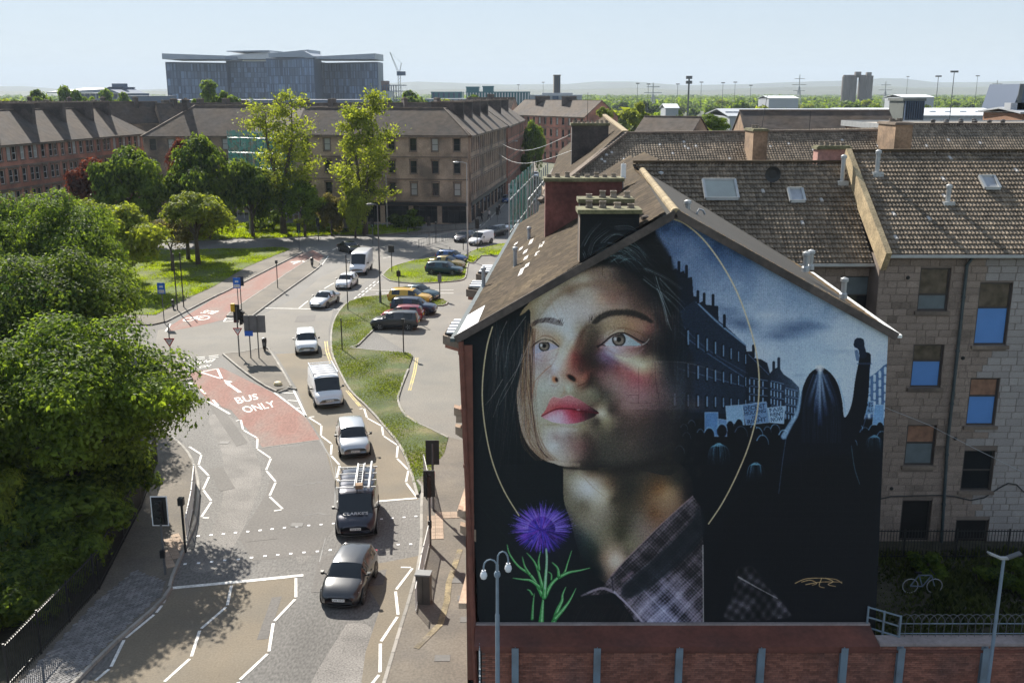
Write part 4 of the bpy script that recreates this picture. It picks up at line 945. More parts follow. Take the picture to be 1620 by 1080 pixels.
# ================================================================ the painting on the gable (painted here with brush strokes, not loaded)
SX0, SY0, SX1, SY1, SK = 715, 325, 1425, 1000, 1.5
PW, PH = int((SX1 - SX0) * SK), int((SY1 - SY0) * SK)
PX, PY = np.meshgrid(SX0 + (np.arange(PW) + .5) / SK, SY0 + (np.arange(PH) + .5) / SK)
PX = PX.astype(np.float32); PY = PY.astype(np.float32)
rg = np.random.default_rng(21)
def sm(a, k):
    k = max(1, int(k)); 
    if k < 2: return a
    for ax in (0, 1):
        p = np.concatenate([np.repeat(a.take([0], ax), k, ax), a, np.repeat(a.take([-1], ax), k, ax)], ax); c = np.cumsum(p, ax, dtype=np.float64)
        n = a.shape[ax]; hi = c.take(range(2 * k, 2 * k + n), ax); lo = c.take(range(0, n), ax); w_ = 2 * k
        a = ((hi - lo) / w_)
        if k > 1: a = np.roll(a, 0, ax)
    return a.astype(np.float32)
def blur(a, r):
    k = r * SK * .6
    return sm(sm(a, k), k) if k >= 1 else a
def vnoise(cell, seed, octs=3):
    r = np.random.default_rng(seed); out = np.zeros_like(PX); amp = 1.0; tot = 0
    for o_ in range(octs):
        gx, gy = int((SX1 - SX0) / cell) + 3, int((SY1 - SY0) / cell) + 3; g = r.random((gy, gx)).astype(np.float32)
        fx = (PX - SX0) / cell; fy = (PY - SY0) / cell; ix = fx.astype(int); iy = fy.astype(int); tx = fx - ix; ty = fy - iy; tx = tx * tx * (3 - 2 * tx); ty = ty * ty * (3 - 2 * ty)
        out += amp * ((g[iy, ix] * (1 - tx) + g[iy, ix + 1] * tx) * (1 - ty) + (g[iy + 1, ix] * (1 - tx) + g[iy + 1, ix + 1] * tx) * ty); tot += amp; amp *= .5; cell /= 2
    return out / tot
def pmask(pts, feather=1.0, smooth=True):
    P = np.array(arc_smooth(pts, 6, True) if smooth else pts); c = np.zeros(PX.shape, bool); n = len(P)
    y0, y1 = P[:, 1].min(), P[:, 1].max(); r0 = max(0, int((y0 - SY0) * SK)); r1 = min(PH, int((y1 - SY0) * SK) + 2); X, Y = PX[r0:r1], PY[r0:r1]; s = c[r0:r1]
    for i in range(n):
        x1_, y1_ = P[i]; x2, y2 = P[(i + 1) % n]
        if y1_ == y2: continue
        s ^= ((y1_ > Y) != (y2 > Y)) & (X < (x2 - x1_) * (Y - y1_) / (y2 - y1_) + x1_)
    return blur(c.astype(np.float32), feather)
CAN = np.zeros((PH, PW, 3), np.float32); CAN[:] = (13, 17, 21)
def lay(mask, col, a=1.0):
    global CAN
    m = (mask * a)[..., None]; CAN = CAN * (1 - m) + (np.array(col, np.float32) if not isinstance(col, np.ndarray) else col) * m
def stroke(pts, w0, col, a=1.0, w1=None, soft=.7, smooth=True, col1=None):
    P = np.array(arc_smooth(pts, 5) if smooth and len(pts) > 2 else pts, np.float32); w1 = w0 if w1 is None else w1; pad = max(w0, w1) + soft + 1
    c0 = max(0, int((P[:, 0].min() - pad - SX0) * SK)); c1 = min(PW, int((P[:, 0].max() + pad - SX0) * SK) + 1); r0 = max(0, int((P[:, 1].min() - pad - SY0) * SK)); r1 = min(PH, int((P[:, 1].max() + pad - SY0) * SK) + 1)
    if c1 <= c0 or r1 <= r0: return
    X, Y = PX[r0:r1, c0:c1], PY[r0:r1, c0:c1]; best = np.full(X.shape, 1e9, np.float32); bt = np.zeros(X.shape, np.float32); n = len(P) - 1
    for i in range(n):
        ax, ay = P[i]; dx, dy = P[i + 1] - P[i]; L = dx * dx + dy * dy + 1e-9; t = np.clip(((X - ax) * dx + (Y - ay) * dy) / L, 0, 1); d = np.hypot(X - ax - dx * t, Y - ay - dy * t); k = d < best; best = np.where(k, d, best); bt = np.where(k, (i + t) / n, bt)
    m = (np.clip((w0 * (1 - bt) + w1 * bt) / 2 + soft / 2 - best, 0, soft) / soft * a)[..., None]; C_ = np.array(col, np.float32)
    if col1 is not None: C_ = C_ * (1 - bt[..., None]) + np.array(col1, np.float32) * bt[..., None]
    CAN[r0:r1, c0:c1] = CAN[r0:r1, c0:c1] * (1 - m) + C_ * m
def blob(cx_, cy_, rx, ry, col, a=1.0, hard=.3, rot=0.0):
    ca, sa = math.cos(rot), math.sin(rot); X = (PX - cx_) * ca + (PY - cy_) * sa; Y = -(PX - cx_) * sa + (PY - cy_) * ca; d = np.sqrt((X / rx) ** 2 + (Y / ry) ** 2)
    lay(np.clip((1 - d) / max(1 - hard, .01), 0, 1) ** 1.0, col, a)
def gradient_mesh(samples, mask, c_=7.0, keep=2.0):
    """smooth colour field (multiquadric) through observed paint colours"""
    S_ = np.array(samples, np.float64); p = S_[:, :2]; A = np.sqrt(((p[:, None] - p[None]) ** 2).sum(-1) + c_ * c_); mean = S_[:, 2:5].mean(0); wt = np.linalg.solve(A - np.eye(len(p)) * keep, S_[:, 2:5] - mean)
    ys, xs = np.where(mask > .004); X, Y = PX[ys, xs], PY[ys, xs]; num = np.zeros((len(X), 3))
    for i in range(len(p)): num += np.sqrt((X - p[i, 0]) ** 2 + (Y - p[i, 1]) ** 2 + c_ * c_)[:, None] * wt[i]
    F = np.zeros_like(CAN); F[ys, xs] = np.clip(num + mean, 6, 245); lay(mask, F)
# sky of the painting
n1 = vnoise(70, 3, 5); n2 = vnoise(18, 4, 3)
t = np.clip((PY - 350) / 250 + (PX - 1100) / 900, 0, 1.1)[..., None]
skyc = np.array((36, 54, 84), np.float32) * (1 - t) + np.array((142, 170, 208), np.float32) * t + ((n1 - .5) * 75 + (n2 - .5) * 22)[..., None]
skyc *= 1 + .05 * np.sin(PX * 2.1)[..., None]
lay(pmask([(1005, 330), (1430, 330), (1430, 700), (1150, 700), (1000, 560)], 3, False), np.clip(skyc, 8, 235))
for cx_, cy_, rx, ry, a, rot in ((1172, 512, 46, 17, .8, .25), (1258, 520, 52, 20, .9, -.05), (1230, 532, 40, 12, .6, 0), (1290, 516, 34, 9, .6, .15), (1150, 490, 30, 10, .5, .2), (1330, 556, 40, 6, .35, 0), (1265, 594, 16, 4, .5, 0), (1340, 495, 34, 6, .25, -.2)): blob(cx_, cy_, rx, ry, (38, 52, 76), a * .9, .0, rot)
for cx_, cy_, rx, ry, a in ((1200, 560, 60, 18, .35), (1300, 640, 110, 60, .35), (1215, 498, 26, 7, .3), (1330, 530, 60, 16, .3)): blob(cx_, cy_, rx, ry, (185, 208, 236), a, 0)
# terrace in perspective
bl = [(985, 345), (1020, 352), (1032, 378), (1047, 388), (1049, 420), (1056, 416), (1060, 420), (1062, 430), (1070, 424), (1074, 432), (1082, 428), (1086, 440), (1095, 438), (1097, 468), (1104, 470), (1105, 480), (1112, 476), (1118, 482), (1136, 484), (1137, 508), (1146, 514), (1180, 545), (1181, 556), (1190, 556), (1192, 566), (1204, 568), (1214, 574), (1218, 590), (1220, 588), (1224, 584), (1232, 580), (1240, 592), (1252, 600), (1264, 612), (1268, 640), (1262, 668), (1180, 676), (1050, 690), (960, 640), (960, 345)]
lay(pmask(bl, .8, False), (17, 25, 38)); 
lay(pmask([(1100, 474), (1180, 545), (1180, 655), (1060, 650), (1040, 520)], 2, False), (26, 40, 58), .7)
stroke([(1102, 478), (1138, 512), (1181, 546)], 2.2, (120, 155, 200), .55, 3.5); stroke([(1050, 500), (1100, 545), (1180, 598)], 1.6, (70, 95, 130), .5)
stroke([(1040, 470), (1110, 545), (1182, 590)], 1.5, (60, 80, 110), .4); stroke([(1000, 562), (1100, 590), (1182, 612)], 1.4, (80, 105, 135), .45); stroke([(1184, 560), (1216, 592)], 1.2, (90, 120, 160), .5)
for row, (y0a, y0b, h_) in enumerate(((510, 556, 21), (570, 596, 20), (622, 632, 17))):
    for i in range(9):
        f = (i / 8) ** .8; x = 1066 + 113 * f; y = y0a + (y0b - y0a) * f + (4 if row == 0 else 0); hh = h_ * (1.15 - .4 * f); w_ = 4.6 * (1.1 - .55 * f); stroke([(x, y), (x, y + hh)], w_ * 1.3, (8, 13, 22), .9); stroke([(x + w_ * .3, y + 1), (x + w_ * .3, y + hh - 1)], w_ * .6, (118, 160, 208), .62)
for i in range(6): stroke([(1012 + i * 12, 560 + i), (1012 + i * 12, 590 + i * 2)], 3, (55, 85, 118), .45)
for x0, x1, y0, n_ in ((1186, 1214, 600, 4), (1220, 1240, 605, 4), (1243, 1262, 616, 4)):
    for r_ in range(4):
        for c_ in range(n_): stroke([(x0 + (x1 - x0) * c_ / n_, y0 + r_ * 13 + c_ * 1.2), (x0 + (x1 - x0) * c_ / n_, y0 + r_ * 13 + 7 + c_ * 1.2)], 1.8, (120, 160, 210), .75)
    for r_ in range(4): stroke([(x0, y0 - 3 + r_ * 13), (x1, y0 + 2 + r_ * 12)], .9, (105, 140, 185), .6)
for x, y in ((1022, 352), (1034, 372), (1060, 416), (1074, 424), (1086, 430), (1104, 470), (1114, 474), (1128, 476), (1146, 508), (1192, 556), (1224, 582), (1232, 576)): stroke([(x, y - 9), (x, y + 8)], 4.5, (14, 21, 33), 1)
lay(pmask([(1370, 600), (1385, 590), (1398, 578), (1420, 565), (1420, 690), (1368, 690)], .8, False), (48, 72, 108))
for r_ in range(6):
    for c_ in range(4): stroke([(1375 + c_ * 8.5, 600 - c_ * 6 + r_ * 14), (1375 + c_ * 8.5, 608 - c_ * 6 + r_ * 14)], 4, (165, 198, 235), .8)
# crowd with placards
lay(pmask([(1040, 668), (1130, 662), (1240, 664), (1420, 662), (1430, 1010), (1090, 1010), (1060, 800)], 4, False), (8, 11, 17))
def placard(q, lines, col=(92, 128, 172)):
    lay(pmask(q, .6, False), col); stroke(q + [q[0]], .8, (150, 185, 225), .6, smooth=False)
    for s in lines: text_paint(s[0], s[1:], (22, 32, 50))
def text_paint(s, q, col, a=.9):
    uv, fs = text_geo(s, 0.015); (x0, y0), (x1, y1), (x2, y2), (x3, y3) = q
    pts = [((x0 * (1 - u) + x1 * u) * (1 - v) + (x2 * (1 - u) + x3 * u) * v, (y0 * (1 - u) + y1 * u) * (1 - v) + (y2 * (1 - u) + y3 * u) * v) for u, v in uv]
    for f in fs:
        P = [pts[i] for i in f]; xs = [p[0] for p in P]; ys = [p[1] for p in P]; c0 = max(0, int((min(xs) - 1 - SX0) * SK)); c1 = int((max(xs) + 2 - SX0) * SK); r0 = max(0, int((min(ys) - 1 - SY0) * SK)); r1 = int((max(ys) + 2 - SY0) * SK); X, Y = PX[r0:r1, c0:c1], PY[r0:r1, c0:c1]; s_ = np.zeros(X.shape, bool)
        for i in range(len(P)):
            (ax, ay), (bx, by) = P[i], P[(i + 1) % len(P)]
            if ay != by: s_ ^= ((ay > Y) != (by > Y)) & (X < (bx - ax) * (Y - ay) / (by - ay) + ax)
        CAN[r0:r1, c0:c1] = np.where(s_[..., None], CAN[r0:r1, c0:c1] * (1 - a) + np.array(col) * a, CAN[r0:r1, c0:c1])
placard([(1115, 652), (1136, 652), (1136, 690), (1115, 690)], [], (62, 98, 150)); placard([(1148, 642), (1174, 640), (1178, 672), (1150, 668)], [], (100, 138, 185)); placard([(1136, 662), (1150, 664), (1150, 690), (1136, 690)], [], (70, 100, 145))
placard([(1174, 640), (1212, 635), (1217, 668), (1180, 672)], [('DECENT', (1177, 650), (1211, 645), (1176, 643), (1210, 638)), ('HOUSING', (1178, 657), (1212, 652), (1177, 651), (1211, 646)), ('IS A', (1190, 662), (1204, 660), (1190, 658), (1203, 656)), ('RIGHT', (1183, 671), (1213, 666), (1182, 664), (1212, 659))], (74, 104, 146))
placard([(1214, 645), (1242, 642), (1240, 670), (1218, 668)], [('FAIR', (1218, 652), (1240, 649), (1217, 646), (1239, 643)), ('RENT', (1219, 659), (1240, 657), (1218, 653), (1240, 650)), ('NOW', (1220, 667), (1239, 665), (1219, 660), (1239, 658))], (112, 148, 192))
placard([(1358, 636), (1382, 634), (1383, 654), (1360, 656)], [('HOMES', (1360, 645), (1381, 643), (1360, 638), (1381, 636)), ('FOR ALL', (1360, 653), (1381, 651), (1360, 647), (1381, 645))], (84, 118, 164)); placard([(1384, 640), (1398, 640), (1398, 672), (1380, 672)], [], (80, 120, 178))
for x, y, r_, b in ((1082, 676, 6, .5), (1094, 670, 6, .4), (1108, 684, 6, .5), (1122, 684, 9, .7), (1142, 678, 9, .5), (1155, 670, 6, .5), (1169, 668, 7, .8), (1172, 684, 11, .3), (1198, 684, 9, .7), (1192, 676, 5, .5), (1206, 697, 10, .6), (1226, 678, 8, .5), (1240, 688, 9, .7), (1214, 680, 6, .4), (1086, 690, 7, .5), (1345, 680, 8, .6), (1358, 676, 7, .8), (1368, 684, 9, .4), (1383, 680, 10, .5), (1395, 690, 9, .4), (1392, 672, 6, .5), (1349, 700, 7, .6), (1075, 712, 8, .7), (1060, 704, 6, .3)):
    blob(x, y + r_ * .4, r_, r_ * 1.3, (8, 11, 18), 1, .75); stroke([(x - r_ * .85, y - r_ * .1), (x - r_ * .4, y - r_ * .78), (x + r_ * .3, y - r_ * .85), (x + r_ * .85, y - r_ * .2), (x + r_, y + r_ * .6)], 2.0, (110, 160, 205), b, .6)
def glow_head(x, y, r_, a):
    blob(x, y + r_ * .7, r_ * 1.05, r_ * 1.7, (8, 12, 19), 1, .55)
    for k in range(60):
        sd_ = rg.choice((-1, 1)); q = rg.uniform(.1, 1.0); x0, y0 = x + rg.uniform(-.15, .15) * r_, y - r_ * rg.uniform(.55, .9); e = rg.uniform(.1, 1.1); stroke([(x0, y0), (x + sd_ * q * r_ * .75, y - r_ * (.75 - .3 * q)), (x + sd_ * q * r_ * 1.02, y + r_ * e)], .8, (92, 150, 186), a * rg.uniform(.08, .5), .2)
glow_head(1137, 716, 18, .75); glow_head(1196, 744, 15, .6); glow_head(1383, 700, 14, .5)
# the figure with the raised fist
fig = [(1297, 581), (1312, 588), (1325, 606), (1332, 632), (1336, 660), (1347, 640), (1353, 600), (1358, 575), (1362, 560), (1377, 560), (1376, 590), (1372, 640), (1362, 676), (1348, 712), (1352, 760), (1356, 1010), (1190, 1010), (1200, 800), (1232, 730), (1244, 690), (1262, 660), (1268, 620), (1280, 592)]
for r_, a in ((95, .30), (55, .35), (30, .4)): blob(1300, 590, r_, r_, (160, 205, 250), a, 0)
lay(pmask(fig, 1.2), (9, 13, 22)); lay(pmask([(1180, 770), (1400, 740), (1410, 1010), (1130, 1010)], 8), (7, 9, 14), .9); lay(pmask([(1351, 548), (1352, 538), (1358, 534), (1366, 537), (1368, 548), (1371, 564), (1361, 566), (1358, 553)], .8), (17, 28, 46))
for a_, b_, al in (((1297, 584), (1290, 650), .8), ((1297, 584), (1297, 670), .9), ((1298, 584), (1307, 655), .75), ((1296, 584), (1279, 640), .55), ((1299, 584), (1320, 640), .5)): stroke([a_, b_], 1.6, (170, 205, 245), al, 7, 3, False, (20, 32, 55))
blob(1297, 582, 9, 7, (225, 240, 255), .95, .1)
stroke([(1268, 610), (1262, 650), (1250, 672), (1240, 690)], 3.5, (130, 175, 225), .7, 9, 3); stroke([(1244, 690), (1238, 730), (1232, 780)], 1.3, (75, 105, 140), .5); stroke([(1347, 705), (1352, 740), (1360, 765)], 1.1, (90, 140, 170), .5)
stroke([(1355, 556), (1357, 568)], 6, (28, 46, 74), .7); stroke([(1357, 575), (1378, 575)], 3, (44, 66, 98), .6); stroke([(1376, 580), (1374, 640), (1364, 680)], 1.4, (70, 105, 150), .5)
stroke([(1325, 600), (1334, 630), (1338, 655)], 1.6, (95, 145, 195), .7)
for k in range(60): x = rg.uniform(1270, 1328); stroke([(1297 + (x - 1297) * .4, 592), (x, 640), (x + rg.uniform(-4, 4), 700)], .7, (40, 62, 95), .3, .3)
stroke([(1392, 960), (1396, 800), (1400, 700)], 16, (20, 36, 50), .25, 10, 10)
# ------------------------------------------------ head and neck
face = [(843, 520), (835, 545), (827, 580), (818, 618), (820, 655), (828, 690), (842, 712), (862, 728), (885, 736), (912, 739), (950, 739), (1000, 740), (1072, 745), (1100, 640), (1092, 560), (1070, 480), (1035, 425), (990, 408), (945, 408), (912, 420), (880, 440), (846, 470), (822, 500)]
neck = [(880, 725), (890, 735), (892, 790), (903, 825), (912, 860), (928, 895), (965, 925), (985, 900), (1035, 850), (1095, 790), (1078, 735), (1000, 720)]
NK = [(895, 750, 105, 98, 75), (905, 745, 110, 100, 78), (914, 752, 152, 142, 112), (920, 762, 205, 200, 175), (931, 772, 236, 236, 226), (945, 780, 215, 205, 170), (958, 786, 190, 170, 130), (935, 752, 130, 105, 78), (960, 766, 112, 88, 62), (950, 748, 95, 78, 56), (980, 762, 52, 46, 36), (968, 790, 70, 62, 46), (1000, 775, 48, 45, 35), (1022, 750, 58, 50, 38), (1045, 772, 110, 70, 34), (1057, 780, 175, 106, 32), (1047, 798, 150, 88, 32), (1036, 812, 100, 62, 34), (1070, 760, 50, 45, 35), (1075, 740, 35, 33, 30), (1085, 785, 60, 45, 35), (897, 800, 88, 84, 64), (895, 775, 92, 86, 66), (915, 820, 95, 90, 70), (925, 795, 100, 94, 74), (935, 825, 116, 108, 86), (960, 812, 104, 96, 76), (985, 825, 60, 55, 38), (975, 795, 66, 58, 42), (1010, 818, 86, 76, 60), (1020, 837, 110, 90, 76), (997, 862, 106, 98, 70), (980, 850, 62, 58, 40), (960, 850, 98, 90, 64), (935, 845, 80, 82, 68), (922, 852, 36, 50, 50), (942, 872, 40, 48, 40), (905, 850, 25, 34, 36), (960, 882, 150, 115, 86), (972, 886, 222, 188, 152), (981, 880, 190, 150, 120), (947, 902, 20, 28, 30), (917, 878, 18, 30, 33), (990, 875, 90, 78, 60), (965, 905, 120, 95, 75), (1000, 735, 50, 46, 38), (960, 735, 58, 52, 42)]
gradient_mesh([(q[0], q[1]) + tuple((sum(q[2:5]) / 3 + (c - sum(q[2:5]) / 3) * (.75 if q[2] < 140 or q[4] > 60 else .42)) for c in q[2:5]) for q in NK], pmask(neck, 1.5) * np.clip((1104 - PX) / 26, 0, 1), 6.0, 1.0)
FS = """918,406,20,24,28 930,430,118,94,72 960,428,100,80,62 985,430,44,36,34 905,442,158,140,110 925,443,168,152,120 882,463,165,152,120 858,484,160,148,114 846,500,128,112,80 902,462,105,85,66 940,450,120,96,80 960,455,100,76,62 990,450,60,46,40 1020,450,34,30,31 1045,440,18,20,24
885,484,176,168,156 905,474,172,156,140 920,480,172,155,142 936,470,170,150,126 950,474,168,120,90 970,475,128,84,66 1000,478,86,60,48 1030,480,48,40,38 1062,480,22,24,28 868,500,176,184,182 876,506,190,204,208 905,505,184,180,174 930,500,176,160,150 958,488,152,126,106 985,484,118,92,76 1000,490,85,65,52
857,508,165,168,158 895,520,194,208,208 903,532,190,198,190 897,545,176,172,142 889,552,172,166,132 893,560,204,194,156 887,570,198,178,158 914,520,150,136,108 922,530,98,78,58 916,540,128,84,62 905,548,168,128,96 905,562,162,66,54 900,575,166,88,68 914,560,92,40,36 908,588,128,64,52 925,558,62,44,34 938,575,50,34,28 920,588,86,46,38 930,542,70,54,40 940,520,76,64,48 935,512,90,74,56
877,582,214,210,224 871,588,160,130,128 890,583,190,146,120 886,592,176,132,108 898,594,150,98,74 880,612,172,170,148 872,606,176,178,160 888,618,168,162,130 901,613,170,180,146 912,612,112,84,62 921,600,150,76,52 928,594,124,56,42 930,607,76,50,38 936,600,56,44,34
848,588,166,152,142 860,600,172,168,148 855,615,166,178,152 866,625,162,160,132 846,640,160,172,146 852,655,158,160,134 862,640,158,150,122 829,600,162,134,98 824,640,168,142,112 830,680,162,140,114 840,700,172,150,122 836,620,150,120,100 838,660,150,136,112
848,561,164,158,194 862,566,166,134,128 874,556,192,172,164 845,577,152,132,126 884,562,200,186,160 868,580,160,140,130 843,536,150,120,88 850,526,178,146,108 865,529,164,134,102 881,534,172,138,92 888,542,170,140,100
893,621,148,126,98 905,621,140,130,96 932,620,108,102,74 946,630,80,80,58 960,620,72,62,54 940,612,72,62,48 950,592,96,56,56 965,596,122,82,76 960,610,102,72,66 976,610,136,96,90 972,625,96,74,66 955,580,74,44,46
975,507,152,114,74 1000,511,154,98,62 1015,515,142,92,66 1026,521,112,62,50 1038,530,58,44,40 960,520,134,108,72 946,526,80,66,50 940,546,60,46,38 948,549,88,54,48 990,520,140,100,64 1020,532,80,56,46
968,552,172,162,192 984,556,164,120,122 1000,556,142,88,82 955,562,98,78,114 966,570,92,70,102 975,562,150,132,140 986,567,196,172,140 1000,571,200,184,134 1011,577,222,202,136 1019,582,200,166,102 1030,573,142,122,86 1046,577,80,70,60 1018,562,90,66,54 1035,556,50,40,36 1050,560,28,28,30
988,582,166,76,72 978,580,120,56,58 1000,590,174,60,62 1011,598,168,56,62 1026,592,152,76,62 988,600,152,76,72 1010,612,152,72,76 1036,602,92,56,50 1050,612,70,54,56 1000,630,132,86,84 1020,630,116,74,74 990,645,112,76,68 1062,600,46,48,54 1082,622,44,50,56 1045,635,70,52,52 1070,650,50,46,46
990,662,76,56,48 1020,662,72,52,46 1052,662,42,36,40 1000,700,70,58,48 1040,700,42,38,38 1082,700,38,36,32 965,650,62,50,42 975,680,66,56,46
951,653,214,204,158 957,664,152,138,92 946,664,62,52,42 949,645,130,110,80 960,640,84,74,54 938,644,90,70,54 866,668,158,150,112 880,673,168,158,122 896,674,178,168,152 920,676,132,118,82 940,681,82,72,54
858,682,162,156,118 870,686,170,160,150 888,682,178,172,162 900,691,122,98,90 880,692,140,112,106 878,703,186,188,180 874,706,202,206,200 884,712,168,158,146 900,711,142,112,100 914,705,116,76,68 926,702,86,56,50 890,724,168,152,132 905,727,140,112,92 872,722,172,152,126 852,702,168,152,118 856,718,152,132,102 930,722,64,50,44 950,702,64,60,48 960,722,60,56,46 980,738,54,50,42 940,737,44,42,36 915,736,80,66,54 1040,738,42,38,34"""
FACE = [tuple(float(v) for v in q.split(',')) for q in FS.split()]
def calm(L_, k, g=1.0):
    out = []
    for s_ in L_: l_ = .35 * s_[2] + .45 * s_[3] + .2 * s_[4]; out.append((s_[0], s_[1]) + tuple((l_ + (c - l_) * k) * g for c in s_[2:5]))
    return out
gradient_mesh(calm(FACE, .68, 1.0), pmask(face, 1.3) * np.clip((1104 - PX) / 46, 0, 1), 3.5, 1.0)
# shadow under the chin, jaw edge
stroke([(862, 729), (885, 738), (915, 741), (945, 741)], 3.0, (24, 24, 24), .8, 3, 3); stroke([(930, 742), (975, 742), (1020, 736), (1060, 722)], 14, (28, 26, 24), .55, 16, 14)
stroke([(914, 748), (926, 757), (936, 768), (962, 790)], 1.2, (120, 100, 75), .6)
# creases of the forehead
stroke([(862, 482), (885, 463), (915, 452), (950, 449), (985, 455)], 8, (100, 78, 62), .45, 12, 9); stroke([(850, 505), (872, 478), (900, 458), (930, 450)], 4, (96, 82, 62), .45, 6, 6)
stroke([(953, 420), (953, 436)], .8, (50, 36, 30), .7)
# eyebrows hair by hair
lay(pmask([(838, 514), (848, 506), (868, 502), (884, 506), (891, 515), (880, 514), (862, 510), (848, 513), (838, 521)], 1.8), (50, 42, 42), .6)
for k in range(60):
    f = rg.random(); x = 838 + 54 * f; y = 516 - 10 * math.sin(min(1, f * 1.2) * 2.4) + rg.uniform(-2, 4); stroke([(x, y), (x + 2 + 3 * (1 - f), y - rg.uniform(3, 7))], .7, (38, 32, 34), .7, .3, .4)
lay(pmask([(937, 510), (948, 499), (968, 491), (1000, 491), (1022, 499), (1034, 511), (1018, 506), (998, 500), (974, 500), (956, 505), (944, 513)], 2.6), (30, 28, 26), .8)
for k in range(110):
    f = rg.random(); x = 932 + 100 * f; y = 512 - 17 * math.sin(min(1, .15 + f * .9) * 2.8) + rg.uniform(-2, 6); stroke([(x, y), (x + rg.uniform(-2, 3) + 4 * f, y - rg.uniform(4, 9) * (1 - .5 * f))], .7, (26, 25, 24), .6, .3, .4)
# eyes
def eye(white, iris, r_, wc, wc2, lid, low):
    lay(pmask(white, .8), wc); wm = pmask(white, .6); x0, y0 = iris; d = np.hypot(PX - x0, PY - y0)
    lay(wm * np.clip((PX - x0) / (r_ * 2.2), 0, 1), wc2, .8); im = np.clip((r_ - d) / 1.2, 0, 1) * wm
    lay(im, (34, 33, 35)); lay(np.clip((r_ * .80 - d) / 2.0, 0, 1) * wm, (94, 86, 76)); 
    for k in range(40): th = k * .157; stroke([(x0 + math.cos(th) * r_ * .35, y0 + math.sin(th) * r_ * .35), (x0 + math.cos(th) * r_ * .78, y0 + math.sin(th) * r_ * .78)], .5, (150, 140, 122) if k % 2 else (70, 64, 58), .35, .5, .4)
    lay(np.clip((r_ * .36 - d) / 1.0, 0, 1), (15, 14, 15)); lay(np.clip((r_ - d) / 2, 0, 1) * wm * np.clip((y0 - PY) / r_ + .1, 0, 1), (22, 20, 22), .8)
    blob(x0 - r_ * .5, y0 - r_ * .1, r_ * .3, r_ * .34, (215, 222, 230), .9, .2); stroke(lid, 2.4, (26, 21, 22), .95, 2.2, 1.2); stroke(low, 1.1, (214, 170, 175), .6, 1, 1)
eye([(957, 546), (963, 538), (974, 530), (986, 528), (998, 534), (1008, 541), (1014, 546), (996, 547), (975, 547)], (979, 537), 11.5, (168, 176, 190), (112, 144, 154), [(946, 549), (956, 541), (968, 531), (982, 526), (996, 530), (1010, 538), (1024, 544)], [(958, 548), (978, 550), (1002, 549), (1014, 547)])
eye([(843, 553), (848, 546), (858, 541), (870, 542), (883, 549), (872, 553), (858, 556), (845, 560)], (861, 547), 9.5, (150, 156, 182), (150, 146, 172), [(839, 551), (847, 543), (858, 537), (872, 539), (884, 548)], [(844, 562), (858, 558), (872, 555), (883, 550)])
stroke([(962, 530), (975, 521), (990, 519), (1008, 525), (1022, 533)], 1.4, (90, 62, 44), .8, 1.2, 1.2); stroke([(848, 538), (860, 531), (874, 534), (886, 546)], 1.3, (92, 66, 50), .8, 1, 1.2)
for k in range(26): f = k / 25; x = 957 + 52 * f; y = 538 - 13 * math.sin(f * 2.6 + .25); stroke([(x, y), (x - 1 + 4 * f, y - 7 + 3 * f)], .8, (206, 196, 164) if f < .6 else (70, 58, 46), .8, .4, .4)
for k in range(18): f = k / 17; x = 843 + 30 * f; y = 547 - 9 * math.sin(f * 2.4 + .3); stroke([(x, y), (x - 3 + 3 * f, y - 6)], .8, (205, 190, 150), .75, .4, .4)
for k in range(22): f = k / 21; x = 966 + 46 * f; y = 521 + 6 * f * f; stroke([(x, y), (x + 3 * f, y - 6)], .6, (62, 46, 36), .6, .3, .4)
stroke([(1016, 545), (1022, 542), (1027, 536)], 2, (165, 170, 168), .6, 1, 1.2); stroke([(945, 547), (952, 545), (958, 547)], 2, (26, 18, 20), .8, 1, 1); blob(951, 549, 5, 2.5, (190, 140, 150), .4)
# nose
blob(905, 598, 13, 6.5, (120, 58, 42), .9, .3, .5); blob(904, 597, 10, 4.6, (26, 17, 17), 1, .45, .55); blob(907, 601, 6, 3, (30, 34, 28), .8, .2, .6)
blob(877, 600, 5.5, 8, (180, 96, 58), .85, .3, -.2); blob(880.5, 600.5, 3.6, 5.6, (34, 15, 12), 1, .35, -.35)
stroke([(870, 592), (869, 602), (873, 610), (879, 612)], 1.6, (206, 205, 205), .55, 1.2, 1.2); stroke([(872, 609), (878, 611), (884, 607)], 1.8, (120, 88, 82), .6, 1, 1); stroke([(884, 592), (887, 600), (885, 609)], 2, (208, 192, 170), .6, 1.6, 1.2)
stroke([(915, 610), (925, 606), (931, 598), (929, 588)], 2.2, (66, 34, 28), .6, 2, 2); stroke([(892, 612), (893, 620), (888, 626)], 2.4, (150, 118, 92), .5, 2, 2); stroke([(898, 612), (900, 620)], 3, (176, 190, 156), .6, 2, 2)
stroke([(906, 540), (899, 552), (890, 566), (880, 576)], 2.6, (206, 198, 170), .5, 3, 2.5)
